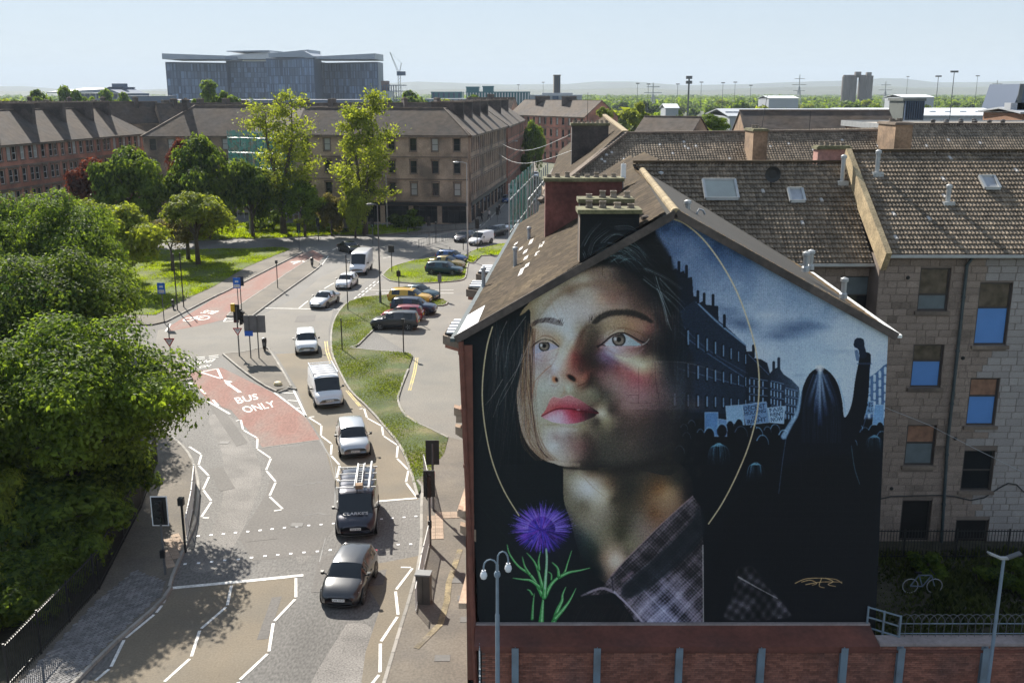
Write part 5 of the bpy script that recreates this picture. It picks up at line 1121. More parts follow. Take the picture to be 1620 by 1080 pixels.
# crisp planes: nose, lids, jaw and hairs across the cheek
stroke([(922, 524), (914, 540), (909, 560), (908, 578)], 7, (70, 36, 32), .38, 5, 6); stroke([(928, 516), (920, 530), (916, 548)], 6, (60, 44, 34), .5, 8, 6); stroke([(899, 528), (893, 545), (889, 562), (882, 578)], 5, (214, 206, 188), .42, 7, 5)
stroke([(884, 552), (879, 566), (873, 577), (869, 588)], 2, (140, 112, 100), .45, 2, 2); stroke([(936, 592), (932, 606), (922, 614)], 5, (40, 28, 24), .5, 3, 5); stroke([(940, 640), (952, 628), (948, 612), (938, 600)], 5, (64, 50, 40), .4, 4, 6)
stroke([(958, 551), (975, 560), (990, 564), (1006, 560), (1018, 551)], 2.4, (120, 92, 96), .5, 2, 2.5); stroke([(955, 562), (968, 570), (982, 577), (996, 585)], 5, (72, 44, 62), .45, 4, 5); stroke([(975, 562), (990, 568), (1006, 574), (1020, 579)], 4, (226, 212, 168), .5, 5, 4)
stroke([(846, 566), (860, 571), (874, 566), (884, 557)], 1.8, (138, 108, 112), .5, 1.4, 2); stroke([(857, 672), (880, 671), (905, 675), (930, 672)], 4, (124, 110, 84), .45, 3, 4); stroke([(862, 681), (885, 679), (912, 680)], 4, (196, 188, 172), .4, 3, 4)
stroke([(925, 688), (940, 712), (930, 730), (905, 738)], 12, (44, 36, 32), .4, 10, 12); stroke([(868, 728), (890, 733), (915, 735)], 4, (186, 168, 140), .35, 4, 4)
for k in range(16): o1, o2 = rg.normal(0, 3, 2), rg.normal(0, 4, 2); stroke([(846 + o1[0], 520), (842 + o1[0], 580), (846 + o2[0], 640), (852 + o2[0], 690), (872 + o2[1], 728)], .7, (84, 58, 46), rg.uniform(.2, .5), .4, .5)
for k in range(14): x = rg.uniform(868, 905); stroke([(x, 500 + rg.uniform(0, 10)), (x - 14, 470), (x - 4, 446)], .6, (120, 96, 76), .25, .3, .5)
for k in range(420):
    x, y = rg.uniform(905, 1085), rg.uniform(560, 735); q = CAN[int((y - SY0) * SK), int((x - SX0) * SK)] * rg.choice((.72, 1.28)); blob(x, y, rg.uniform(.8, 2.2), rg.uniform(.8, 2.2), tuple(q), .35, 0)
stroke([(1092, 560), (1090, 620), (1080, 680), (1064, 728)], 10, (22, 22, 26), .5, 8, 10); stroke([(1040, 500), (1058, 540), (1064, 590)], 9, (20, 20, 24), .5, 7, 8)
for k in range(46): x = rg.uniform(1030, 1075); stroke([(x, rg.uniform(440, 480)), (x + rg.uniform(-4, 10), 520), (x + rg.uniform(-8, 14), rg.uniform(560, 640))], .8, rg.choice(((70, 62, 56), (44, 54, 62), (30, 28, 30))), rg.uniform(.15, .5), .3, .5)
# mouth
ul = [(856, 658), (863, 648), (870, 633), (875, 628), (883, 629), (888, 629), (897, 626), (903, 626), (915, 631), (928, 639), (947, 652), (938, 655), (920, 649), (908, 646), (892, 646), (877, 649), (867, 654)]
ll = [(857, 658), (868, 653), (880, 648), (895, 647), (910, 647), (925, 651), (943, 656), (928, 664), (912, 669), (895, 670), (877, 668), (864, 663)]
gradient_mesh([(862, 652, 168, 78, 78), (872, 638, 182, 98, 98), (880, 634, 186, 100, 100), (888, 638, 168, 76, 84), (900, 634, 172, 92, 98), (915, 638, 150, 78, 84), (928, 645, 96, 48, 56), (944, 652, 34, 22, 26), (880, 645, 158, 58, 62), (900, 643, 150, 54, 66), (915, 646, 110, 42, 52)], pmask(ul, 1.1), 4.0, .5)
gradient_mesh([(862, 658, 186, 112, 124), (872, 660, 224, 166, 196), (880, 663, 226, 172, 206), (884, 655, 205, 130, 158), (893, 660, 204, 120, 146), (903, 655, 160, 50, 66), (905, 664, 172, 70, 88), (918, 658, 104, 36, 48), (932, 658, 54, 32, 36), (895, 650, 176, 70, 88), (875, 653, 196, 108, 128)], pmask(ll, 1.1), 4.0, .5)
stroke([(857, 658), (868, 652), (880, 647), (892, 646), (908, 647), (920, 650), (946, 653)], 1.8, (74, 16, 26), .9, 2.6, 1.2)
for k in range(40): x = rg.uniform(868, 922); y = rg.uniform(650, 655); stroke([(x, y), (x + rg.uniform(-2, 2), y + rg.uniform(5, 11))], .6, (236, 200, 224) if x < 893 else (150, 60, 80), .35, .3, .4)
for k in range(26): x = rg.uniform(868, 925); stroke([(x, 645), (x + rg.uniform(-2, 2), 637)], .6, (120, 40, 50), .35, .3, .4)
stroke([(868, 634), (875, 627), (884, 629), (889, 629), (898, 625), (906, 626)], 1.4, (222, 176, 170), .6, 1.2, 1); blob(915, 648, 4, 1.6, (220, 180, 190), .5)
# pale rectangular patch of older wall showing in the cheek, with its cracks
pt_ = pmask([(982, 572), (1142, 572), (1142, 648), (982, 648)], .8, False); lay(pt_ * np.clip((1150 - PX) / 200, 0, 1), (150, 120, 122), .16)
stroke([(985, 572), (1080, 573), (1142, 590)], 1, (130, 125, 120), .35, .8, .6)
for q in (((992, 625), (1010, 625), (1010, 637), (1030, 637)), ((997, 637), (1010, 637)), ((1036, 572), (1037, 600), (1044, 640)), ((1010, 580), (1011, 630))): stroke(list(q), .8, (44, 26, 30), .6, .6, .5, False)
ring_pts = [(1042 + 16 * math.cos(k * .35), 606 - 18 * math.sin(k * .35)) for k in range(10)]; stroke(ring_pts, .7, (40, 30, 34), .5)
# stubble of brush texture over the dark cheek, faces fading into the crowd
for k in range(60): x, y = rg.uniform(1050, 1110), rg.uniform(650, 760); blob(x, y, rg.uniform(3, 9), rg.uniform(3, 9), (60, 56, 40) if rg.random() < .5 else (24, 26, 32), .18, 0)
blob(1060, 560, 24, 70, (14, 20, 28), .5, 0); blob(1098, 700, 30, 60, (16, 20, 26), .5, 0); blob(1040, 440, 34, 50, (12, 18, 24), .55, 0)
blob(1100, 640, 20, 14, (110, 78, 62), .25, 0)
# ------------------------------------------------ hair
lay(pmask([(905, 330), (1015, 330), (1040, 372), (1062, 410), (1076, 470), (1060, 500), (1040, 470), (1010, 440), (985, 424), (955, 420), (935, 424), (916, 432), (905, 430)], 6), (14, 17, 20), .96)
lay(pmask([(715, 500), (790, 512), (825, 498), (838, 490), (838, 520), (830, 560), (818, 600), (814, 640), (818, 680), (832, 708), (858, 728), (884, 738), (890, 780), (896, 830), (910, 870), (930, 920), (960, 1005), (715, 1005)], 2.2), (12, 19, 23))
for k in range(170):
    x0 = rg.uniform(778, 842); x1 = x0 + rg.uniform(-34, 18); y0 = rg.uniform(500, 560); y1 = y0 + rg.uniform(90, 230); c = rg.choice(((70, 66, 66), (48, 54, 58), (92, 84, 80), (40, 56, 62))); stroke([(x0, y0), (x0 + (x1 - x0) * .25 + rg.uniform(-5, 5), y0 + (y1 - y0) * .35), (x1, y1)], .9, c, rg.uniform(.12, .5), .3, .5)
for k in range(70):
    x0 = rg.uniform(828, 846); stroke([(x0, rg.uniform(500, 560)), (x0 - 4 + rg.uniform(-4, 4), 600), (x0 - 8 + rg.uniform(-4, 10), 650), (x0 + rg.uniform(-4, 14), 700), (x0 + 20 + rg.uniform(-5, 25), 728)], .8, rg.choice(((92, 62, 44), (44, 32, 28), (140, 112, 78), (60, 44, 38))), rg.uniform(.25, .6), .4, .5)
stroke([(838, 560), (840, 610), (844, 660), (850, 700), (866, 724)], 2.0, (48, 32, 30), .75, 1.2, .8); stroke([(836, 600), (842, 640), (848, 680), (858, 710)], 1.2, (70, 46, 38), .7, .8, .6)
stroke([(872, 578), (856, 592), (846, 604), (842, 622)], 1.6, (120, 78, 60), .7, 1, .8); stroke([(870, 576), (852, 600), (848, 625)], 1, (150, 100, 80), .5)
for q in (((838, 540), (820, 580), (795, 620), (780, 660)), ((832, 500), (806, 540), (800, 580)), ((826, 560), (812, 600), (790, 640)), ((802, 508), (792, 530), (784, 560)), ((795, 600), (780, 625), (768, 640)), ((836, 640), (846, 690), (862, 716)), ((860, 670), (860, 690), (852, 712))): stroke(list(q), 1.1, (128, 122, 118), .65, .5, .6)
HS = [((923, 391), (934, 372), (950, 355)), ((954, 384), (966, 374), (980, 371), (1000, 379), (1014, 392), (1026, 406)), ((966, 384), (990, 390), (1001, 403)), ((969, 404), (985, 406), (994, 415)), ((967, 407), (975, 416)), ((923, 399), (926, 408)), ((940, 400), (960, 390), (990, 392), (1010, 408)), ((960, 396), (985, 395), (1005, 410)), ((990, 388), (1006, 396), (1018, 412)), ((975, 362), (1000, 362), (1015, 375)), ((1017, 440), (1032, 452), (1047, 462), (1060, 476)), ((1038, 436), (1046, 462), (1056, 486), (1062, 500)), ((1040, 455), (1050, 480), (1056, 505), (1062, 520)), ((1048, 444), (1064, 462), (1080, 478)), ((1047, 462), (1066, 478), (1078, 492)), ((1043, 463), (1050, 490), (1054, 512)), ((1020, 425), (1052, 440), (1078, 458)), ((930, 402), (938, 380), (960, 362))]
for q in HS:
    for j in range(5): o_ = rg.normal(0, 2.4, 2); stroke([(a + o_[0], b + o_[1]) for a, b in q], 1.0, (104, 120, 124), .6 if j < 1 else .28, .4, .6)
for k in range(34):
    x0, y0 = rg.uniform(955, 1000), rg.uniform(384, 412); stroke([(x0 - 14, y0 + 4), (x0, y0 - 3), (x0 + 18, y0 + 4), (x0 + 32, y0 + 20)], .8, (96, 132, 142), rg.uniform(.15, .5), .3, .5)
for k in range(60):
    x0, y0 = rg.uniform(925, 1040), rg.uniform(350, 430); stroke([(x0, y0), (x0 + 16, y0 + 2), (x0 + 34, y0 + 22)], .7, (54, 58, 60), rg.uniform(.2, .5), .3, .5)
# ------------------------------------------------ checked shirt
shirt = [(920, 942), (955, 926), (967, 910), (990, 885), (1020, 855), (1045, 830), (1070, 807), (1096, 784), (1108, 800), (1113, 860), (1113, 1005), (1015, 1005), (1000, 975), (972, 936), (950, 940)]
ms_ = pmask(shirt, .9, False); u = (PX + PY) / 1.414; v = (PX - PY) / 1.414
uw = u + 10 * (n1 - .5); pl_ = 58 + 22 * blur((np.sin(uw * .27) > .5).astype(np.float32), 1.5) + 15 * blur((np.sin(v * .21 + 1) > .6).astype(np.float32), 1.5) - 18 * (np.sin(v * .11) > .5) + 9 * np.sin(uw * 1.3 + 2 * n2) + 8 * np.sin(v * 1.5) + (n2 - .5) * 60 + (n1 - .5) * 40
lo = np.clip((PY - 880) / 80, 0, 1) * np.clip(1 - np.abs(PX - 1050) / 75, 0, 1); base = pl_ * (.78 + .95 * lo)
lay(ms_, np.stack([base * (1.0 - .08 * lo), base * (.92 + .02 * lo), base * (1.0 + .18 * lo)], -1).astype(np.float32))
lay(pmask([(1108, 800), (1112, 850), (1060, 905), (1000, 945), (985, 930), (1040, 880), (1090, 830)], 4), (22, 28, 34), .8)
stroke([(967, 910), (990, 885), (1020, 855), (1045, 830), (1070, 807), (1096, 784)], 2.6, (126, 104, 108), .7, 1.5, 1.5); stroke([(920, 942), (950, 930), (972, 936)], 3, (128, 118, 132), .8, 5, 1.5); stroke([(972, 936), (995, 958), (1022, 990)], 3.2, (158, 150, 172), .8, 3, 1.2); stroke([(968, 912), (970, 934)], 2, (40, 36, 44), .8)
stroke([(1112, 862), (1113, 985)], 1.6, (152, 150, 146), .8, 1.4, 1); stroke([(985, 918), (1000, 905)], 6, (96, 82, 92), .6, 5, 3)
ms_ = pmask([(1166, 902), (1178, 897), (1192, 897), (1214, 926), (1246, 962), (1243, 978), (1150, 980), (1160, 940)], 3); base = 44 + 17 * np.sin(v * .42 + 1.2 * np.sin(u * .09)) + 14 * np.sin(u * .5 + v * .1) + (n2 - .5) * 70
lay(ms_, np.stack([base, base * .96, base * 1.04], -1).astype(np.float32), .75); stroke([(1168, 912), (1200, 930), (1230, 946)], 2.4, (150, 150, 150), .7, 1, 1.5)
lay(pmask([(900, 945), (960, 948), (1000, 985), (880, 990)], 6), (20, 18, 20), .6)
for k in range(30): x = rg.uniform(900, 990); stroke([(x, 990), (x + 12, 965), (x + 20, 955)], .8, (70, 58, 54), .3, .3)
# ------------------------------------------------ thistle
blob(862, 848, 62, 62, (16, 18, 46), .8, 0)
for a_, b_ in ((760, 900), (790, 940), (820, 960)): stroke([(a_, 800), (b_ - 60, 900), (b_, 985)], 2, (18, 34, 30), .5, 1)
def leafy(pts, w0, w1=0.6):
    stroke(pts, w0 + 1.4, (14, 38, 22), .95, w1 + .8, .8); stroke(pts, w0, (44, 120, 56), .95, w1, .8, True, (70, 150, 80)); stroke([(p[0] + .8, p[1] - .6) for p in pts], w0 * .3, (130, 205, 130), .8, .3, .6)
for q, w_ in (([(856, 985), (858, 960), (860, 940)], 9), ([(842, 978), (843, 958), (845, 938)], 4.5), ([(858, 942), (848, 922), (838, 908), (820, 895), (806, 876), (802, 861)], 6), ([(838, 908), (830, 895), (826, 880)], 4), ([(856, 930), (840, 918), (826, 916), (811, 914)], 5), ([(858, 928), (852, 905), (845, 888), (833, 874)], 5), ([(853, 900), (852, 886), (855, 872)], 4), ([(863, 942), (872, 924), (884, 912), (893, 905), (898, 890), (904, 871)], 6), ([(885, 912), (900, 905), (916, 902), (933, 898)], 5.5), ([(884, 910), (882, 898), (873, 889)], 5), ([(872, 916), (872, 908), (867, 904)], 2.5), ([(861, 944), (863, 915), (865, 885), (864, 868)], 7), ([(876, 984), (882, 965), (889, 950), (890, 940), (895, 928)], 8), ([(878, 978), (892, 962), (902, 948), (911, 930)], 7), ([(842, 940), (838, 934), (834, 932)], 3)): leafy(q, w_)
stroke([(864, 868), (865, 890), (862, 930)], 3.2, (130, 190, 150), .8, 3, 1)
blob(857, 836, 44, 38, (44, 24, 120), .95, .25)
for k in range(620):
    th = rg.uniform(0, 2 * math.pi); r0 = rg.uniform(2, 26); r1 = r0 + rg.uniform(10, 22) * (1.0 if math.sin(th) < .3 else .8); r1 = min(r1, 46 if math.sin(th) < .2 else 38); cx_, cy_ = 857 + 4 * math.cos(th), 838; col = rg.choice(((78, 52, 190), (56, 40, 160), (110, 84, 214), (42, 44, 170), (92, 40, 150), (30, 20, 90)))
    b = .65 if math.cos(th) > .6 else 1.0
    stroke([(cx_ + math.cos(th) * r0 * 1.05, cy_ + math.sin(th) * r0 * .9), (cx_ + math.cos(th) * r1 * 1.1, cy_ + math.sin(th) * r1 * .98)], 1.2, tuple(c * b for c in col), .8, .5, .5)
for k in range(90): th = rg.uniform(math.pi * .95, math.pi * 2.05); r1 = rg.uniform(38, 52); stroke([(857 + math.cos(th) * 22, 838 + math.sin(th) * 22), (857 + math.cos(th) * r1 * 1.05, 838 + math.sin(th) * r1 * .95)], .9, (112, 96, 226), .7, .3, .4)
# ------------------------------------------------ gold ring and signature
GOLD = (196, 176, 128)
stroke([(779, 517), (771, 545), (765, 585), (763, 630), (768, 680), (779, 730), (797, 775), (821, 815)], 2.0, GOLD, .95, 1.8, .7)
stroke([(1067, 347), (1085, 355), (1112, 378), (1140, 415), (1165, 460), (1184, 510), (1196, 555), (1201, 600), (1198, 650), (1186, 700), (1166, 750), (1143, 795), (1121, 828)], 2.2, GOLD, .95, 2.0, .7)
for q in (((1258, 922), (1275, 915), (1300, 914), (1322, 916), (1332, 922)), ((1268, 920), (1282, 917), (1292, 922), (1285, 925)), ((1300, 914), (1296, 926), (1304, 929)), ((1306, 914), (1318, 919), (1310, 924), (1322, 927)), ((1275, 924), (1300, 920), (1332, 920))): stroke(list(q), 1.4, (190, 150, 96), .9, 1.0, .6)
# spray texture of the wall
CAN[PY[:, 0] > 990] = (14, 16, 20)
g1_ = rg.normal(0, 1, (PH, PW, 1)).astype(np.float32); CAN *= 1 + .085 * g1_ + .06 * np.repeat(np.repeat(rg.normal(0, 1, (PH // 2 + 1, PW // 2 + 1, 1)), 2, 0), 2, 1)[:PH, :PW]; CAN += rg.normal(0, 3.0, (PH, PW, 3)).astype(np.float32)
for k in range(26): x, y = rg.uniform(740, 1380), rg.uniform(480, 960); stroke([(x, y), (x + rg.uniform(-3, 3), y + rg.uniform(10, 40))], rg.uniform(.6, 2), (20, 20, 22) if k % 2 else (90, 88, 84), .16, .4, .8)
CAN *= (.97 + .05 * ((PY + 2 * n1) % 7.3 > .9))[..., None]; CAN *= (1 + .10 * (vnoise(40, 9, 2) - .5))[..., None]
# ------------------------------------------------ carry the painting over to the wall plane
TWd, THt = 1180, 1390
uu, vv = np.meshgrid((np.arange(TWd) + .5) / TWd, (np.arange(THt) + .5) / THt)
wx = MX0 + uu * (MX1 - MX0); wz = MZ0 + vv * (MZ1 - MZ0) - CAMH; fwd = GD * CP - wz * SP; upv = GD * SP + wz * CP
qx = 810 + FPX * wx / fwd; qy = 540 - FPX * upv / fwd
fx = np.clip((qx - SX0) * SK - .5, 0, PW - 1.01); fy = np.clip((qy - SY0) * SK - .5, 0, PH - 1.01); ix = fx.astype(int); iy = fy.astype(int); tx = (fx - ix)[..., None]; ty = (fy - iy)[..., None]
T = (CAN[iy, ix] * (1 - tx) + CAN[iy, ix + 1] * tx) * (1 - ty) + (CAN[iy + 1, ix] * (1 - tx) + CAN[iy + 1, ix + 1] * tx) * ty
T = np.clip(T / 255.0, 0, 1) ** 2.2
PAINT_GAIN = 1 + (np.array((2.7, 2.5, 2.45)) - 1) * np.clip(T.mean(-1, keepdims=True) / .07, .12, 1); T = (.93 * (1 - np.exp(-T * PAINT_GAIN / .93))) ** (1 / 2.2)
img = bpy.data.images.new('gable_painting', TWd, THt, alpha=False); buf = np.ones((THt, TWd, 4), np.float32); buf[..., :3] = T; img.pixels.foreach_set(buf.ravel()); img.update(); img.pack()
MURAL, mn, mbs = new_mat('painted_gable'); it = mn.nodes.new('ShaderNodeTexImage'); it.image = img; it.extension = 'EXTEND'; mn.links.new(it.outputs[0], mbs.inputs['Base Color']); mbs.inputs['Roughness'].default_value = .85
bt_ = mn.nodes.new('ShaderNodeTexBrick'); bt_.inputs['Scale'].default_value = 1.0; bt_.inputs['Brick Width'].default_value = .55; bt_.inputs['Row Height'].default_value = .28; bt_.inputs['Mortar Size'].default_value = .012
tcm = mn.nodes.new('ShaderNodeTexCoord'); sep = mn.nodes.new('ShaderNodeSeparateXYZ'); cmb = mn.nodes.new('ShaderNodeCombineXYZ'); mn.links.new(tcm.outputs['Object'], sep.inputs[0]); mn.links.new(sep.outputs[0], cmb.inputs[0]); mn.links.new(sep.outputs[2], cmb.inputs[1]); mn.links.new(cmb.outputs[0], bt_.inputs['Vector'])
bpm = mn.nodes.new('ShaderNodeBump'); bpm.inputs['Strength'].default_value = .35; bpm.inputs['Distance'].default_value = .01; bpm.invert = True; mn.links.new(bt_.outputs['Fac'], bpm.inputs['Height']); mn.links.new(bpm.outputs[0], mbs.inputs['Normal'])
gable = mural_wall(MURAL)
# ================================================================ trees
BARK = M('bark', (0.085, 0.07, 0.055), 0.95, 0.3, 1.5, 0.3, 12, bump=0.03, bscale=12)
L_DARK = leaf_mat('leaves_dark_green', (0.022, 0.048, 0.012), (0.13, 0.185, 0.028), 0.5)
L_MID = leaf_mat('leaves_mid_green', (0.026, 0.055, 0.013), (0.165, 0.24, 0.034), 0.45)
L_YEL = leaf_mat('leaves_yellow_green', (0.075, 0.105, 0.018), (0.26, 0.31, 0.045), 0.5)
L_COP = leaf_mat('leaves_copper', (0.05, 0.018, 0.012), (0.14, 0.055, 0.025), 0.5)
L_BRN = leaf_mat('leaves_olive', (0.06, 0.065, 0.02), (0.17, 0.15, 0.045), 0.6)
def leaf_cloud(cen, nrm, size, rng):
    """one rhombic leaf (two folded halves) per centre"""
    n = len(cen); nrm = nrm + rng.normal(0, 0.55, (n, 3)); nrm /= np.linalg.norm(nrm, axis=1)[:, None] + 1e-9
    a = np.cross(nrm, rng.normal(0, 1, (n, 3))); a /= np.linalg.norm(a, axis=1)[:, None] + 1e-9; b = np.cross(nrm, a)
    s = size * rng.uniform(0.6, 1.35, n)[:, None]
    v = np.stack([cen - a * s, cen - b * s * 0.55 + nrm * s * .15, cen + a * s, cen + b * s * 0.55 + nrm * s * .15], 1).reshape(-1, 3)
    return v, np.arange(n * 4).reshape(-1, 4)
def crown_mesh(name, n, leaf, seed, mat, flat=0.75, lumps=34, core=True, lump_r=(0.13, 0.34)):
    """dense crown of unit radius: leaves on many overlapping lumps, with hollows between them"""
    rng = np.random.default_rng(seed); d = rng.normal(0, 1, (lumps, 3)); d /= np.linalg.norm(d, axis=1)[:, None]
    d[:, 2] = np.where(rng.random(lumps) < .6, np.abs(d[:, 2]), d[:, 2]); L = d * rng.uniform(0.42, 0.92, lumps)[:, None]; R_ = rng.uniform(*lump_r, lumps)
    k = rng.choice(lumps, n, p=R_ ** 2 / (R_ ** 2).sum()); q = rng.normal(0, 1, (n, 3)); q /= np.linalg.norm(q, axis=1)[:, None]
    q[:, 2] = np.where(rng.random(n) < .7, np.abs(q[:, 2]), q[:, 2]); rad = R_[k] * rng.uniform(0.72, 1.12, n) * (1 + 0.22 * np.sin(q[:, 0] * 9 + k) * np.sin(q[:, 1] * 8 + 2 * k))
    cen = L[k] + q * rad[:, None]; cen[:, 2] *= flat; v, f = leaf_cloud(cen, q + cen * .5 + np.array([0, 0, .4]), leaf, rng)
    m2 = int(n * 0.18); k = rng.choice(lumps, m2); q = rng.normal(0, 1, (m2, 3)); c2 = L[k] * .8 + q * R_[k][:, None] * .45; c2[:, 2] *= flat
    v2, f2 = leaf_cloud(c2, q, leaf * 1.2, rng)
    return np_mesh(name, np.concatenate([v, v2]), np.concatenate([f, f2 + len(v)]), mat)
CROWN = {}
def crown(kind, mat, seed):
    key = (kind, mat.name, seed)
    if key not in CROWN:
        n, leaf = {'big': (50000, 0.021), 'mid': (10000, 0.05), 'far': (2200, 0.10), 'tiny': (420, 0.2)}[kind]
        CROWN[key] = crown_mesh('crown', n, leaf, seed, mat, lumps={'big': 70, 'mid': 40, 'far': 20, 'tiny': 12}[kind])
    return CROWN[key]
def dense_tree(label, x, y, rx, ry, rz, cz, kind='mid', mat=None, seed=1, rot=0.0, cat='tree', group=None, name='broadleaf_tree', lean=0.0):
    mat = mat or L_MID; t = thing(name, label, cat, (x, y, 0), rot, group); rng = random.Random(seed * 13 + int(x))
    m = MB(); h = cz; r = max(0.10, rx * 0.06)
    m.tube([(0, 0, -0.1), (0.05, 0, h * .35), (0.1 + lean * .3, 0.05, h * .7), (lean * .5, 0, h + rz * .2)], [r * 1.25, r, r * .8, r * .3], 8)
    if kind in ('big', 'mid'):
        for k in range(6):
            a = k * 1.05 + rng.random(); q = h * rng.uniform(.45, .8); e = (math.cos(a) * rx * .7, math.sin(a) * ry * .7, cz + rz * rng.uniform(-.1, .5))
            m.tube([(0.05, 0, q), (e[0] * .45, e[1] * .45, q + (e[2] - q) * .6), e], [r * .55, r * .35, r * .1], 6)
    m.build('trunk', BARK, t, smooth=True, local=True)
    o = link_mesh('crown', crown(kind, mat, seed), t); o.location = (lean, 0, cz); o.scale = (rx, ry, rz / 0.75); return t
def airy_tree(label, x, y, h, spread, mat, seed, leafn=60, leaf=0.2, low=0.22, cat='tree', name='airy_tree', clus=0.9, trunk_r=None, leaders=2, n_side=15):
    """open tree: forked leaders, side limbs that fork again, leaf clusters round the twigs, sky showing through"""
    rng = random.Random(seed); nr = np.random.default_rng(seed); t = thing(name, label, cat, (x, y, 0)); m = MB(); tips = []
    r0 = trunk_r or h * 0.018; fz = h * low * 1.15; m.tube([(0, 0, -.1), (rng.uniform(-.2, .2), 0, fz * .5), (0, 0, fz)], [r0 * 1.35, r0, r0 * .92], 9)
    for l in range(leaders):
        a = l * 2 * math.pi / leaders + rng.uniform(-.4, .4); off_ = Vector((math.cos(a), math.sin(a) * .6, 0)) * spread * .38; ht = h * (1 - .08 * l)
        P = [Vector((0, 0, fz * .92)), off_ * .4 + Vector((0, 0, fz + (ht - fz) * .3)), off_ * .8 + Vector((rng.uniform(-.4, .4), 0, fz + (ht - fz) * .62)), off_ + Vector((rng.uniform(-.5, .5), 0, ht * .96))]
        m.tube(P, [r0 * .75, r0 * .6, r0 * .38, r0 * .08], 7)
        for k in range(n_side):
            f = (k + rng.random()) / n_side; i = min(2, int(f * 3)); g = f * 3 - i; p = P[i].lerp(P[i + 1], g); prof = .45 + .55 * math.sin(math.pi * min(1, f * 1.05 + .1)); L = spread * prof * rng.uniform(.5, 1.0)
            b = rng.uniform(0, 6.283); d = Vector((math.cos(b), math.sin(b), rng.uniform(.1, .7))).normalized(); q = p + d * L * .5 + Vector((0, 0, L * .05)); e = q + (d + Vector((0, 0, rng.uniform(-.5, .3)))).normalized() * L * .5
            r = r0 * (.3 - .2 * f); m.tube([p, q, e], [r, r * .6, r * .15], 5); tips += [(q, .8), (e, 1.2), (q.lerp(e, .5), 1.0)]
            for j in range(2): w_ = Vector((rng.uniform(-1, 1), rng.uniform(-1, 1), rng.uniform(-.6, .8))).normalized() * L * .38; m.tube([q, q + w_], [r * .4, r * .1], 4); tips.append((q + w_, 1.0))
    m.build('trunk', BARK, t, smooth=True, local=True)
    C_ = [np.array(p) + nr.normal(0, clus * .5 * s_, (max(3, int(leafn * s_ * rng.uniform(.2, 1.4))), 3)) * np.array([1, 1, .7]) for p, s_ in tips]
    cen = np.concatenate(C_); v, f = leaf_cloud(cen, nr.normal(0, .6, cen.shape) + np.array([0, 0, .5]), leaf, nr)
    link_mesh('crown', np_mesh('crown', v, f, mat), t); return t
# ---- the near trees on the left
dense_tree('big spreading green tree overhanging the left pavement beside the railing and signal', -21.9, 47.0, 6.1, 6.0, 4.5, 5.6, 'big', L_MID, 1, 0.4)
dense_tree('dark glossy green tree behind the tall lamp column, just above the overhanging one', -30.0, 64.5, 6.6, 6.2, 5.4, 5.9, 'big', L_DARK, 2, 1.9)
dense_tree('rounded green tree with the topmost crown of the left-hand mass', -37.5, 84, 6.6, 6, 5.6, 6.9, 'big', L_MID, 1, 2.7)
dense_tree('green tree cut by the left frame edge below the red tenement row', -46.0, 86, 5.8, 5.6, 5.6, 7.0, 'big', L_MID, 2, 4.4)
dense_tree('dark green tree filling the left edge between the topmost crown and the lowest trees', -38.5, 68, 5.6, 5.6, 5.0, 6.2, 'big', L_DARK, 1, 5.2)
dense_tree('darkest tree in deep shade behind the iron fence at the left edge', -26.4, 43.5, 5.2, 5.2, 4.3, 4.9, 'big', L_DARK, 2, 0.9)
dense_tree('low dark shrub tree at the iron fence under the overhanging crown', -21.5, 42.5, 3.6, 3.8, 2.2, 1.9, 'mid', L_DARK, 3, 1.0, name='shrub', cat='shrub')
dense_tree('dark shrub beside the fence nearest the bottom left corner', -21.5, 37.0, 2.4, 3.2, 1.6, 1.2, 'mid', L_DARK, 4, 2.0, name='shrub', cat='shrub')
for i, (x, y, r, lb) in enumerate(((-19.2, 44.5, 2.0, 'ivy-dark shrub against the iron fence, furthest up the pavement'), (-19.0, 40.6, 1.7, 'shrub pressing against the middle of the iron fence'), (-19.6, 38.0, 1.6, 'low shrub at the iron fence next to the light green bush'), (-20.2, 35.2, 1.8, 'shrub at the fence cut by the bottom left corner'), (-19.6, 48.2, 2.3, 'dark shrub under the crown where the pavement bends'))): dense_tree(lb, x - .9, y, r, r * 1.3, r * .9, r * .8, 'mid', L_DARK, 3 + i % 2, i, name='shrub', cat='shrub')
dense_tree('bright yellow-green sapling at the lower left edge of the photo', -23.0, 41.0, 1.9, 1.9, 2.2, 3.0, 'mid', L_YEL, 3, 2.0, name='sapling')
dense_tree('small light green bush in the bottom left corner', -21.3, 37.2, 1.0, 1.2, 1.0, 1.9, 'mid', L_YEL, 4, 2.0, name='shrub', cat='shrub')
p = G(203, 458); dense_tree('yellow-green rounded park tree directly beside the dense left mass', p.x, p.y, 4.3, 4.0, 3.5, 5.2, 'mid', L_YEL, 4, .5, name='park_tree')
p = G(160, 440); dense_tree('yellow-green park tree half hidden by the rounded one', p.x, p.y, 4.2, 4.0, 3.6, 5.4, 'mid', L_YEL, 3, 1.5, name='park_tree')
p = G(314, 420); dense_tree('yellow-green park tree with twin trunks on the lawn', p.x, p.y, 4.6, 4.4, 3.2, 5.9, 'mid', L_YEL, 3, 2.5, name='park_tree')
p = G(298, 412); dense_tree('olive-brown thin-leaved park tree touching the twin-trunked one', p.x, p.y, 4.0, 3.4, 2.3, 4.4, 'mid', L_BRN, 4, .5, name='park_tree')
p = G(273, 431); airy_tree('small sparse park tree with bare crooked trunk by the two black poles', p.x, p.y, 6.2, 2.6, L_BRN, 5, 12, .12, .42, name='park_tree', clus=.7, trunk_r=.13, n_side=8)
dense_tree('large dark green tree in front of the red row, left of the pair', -53.5, 143, 5.8, 5.2, 6.4, 7.0, 'mid', L_DARK, 3, .3)
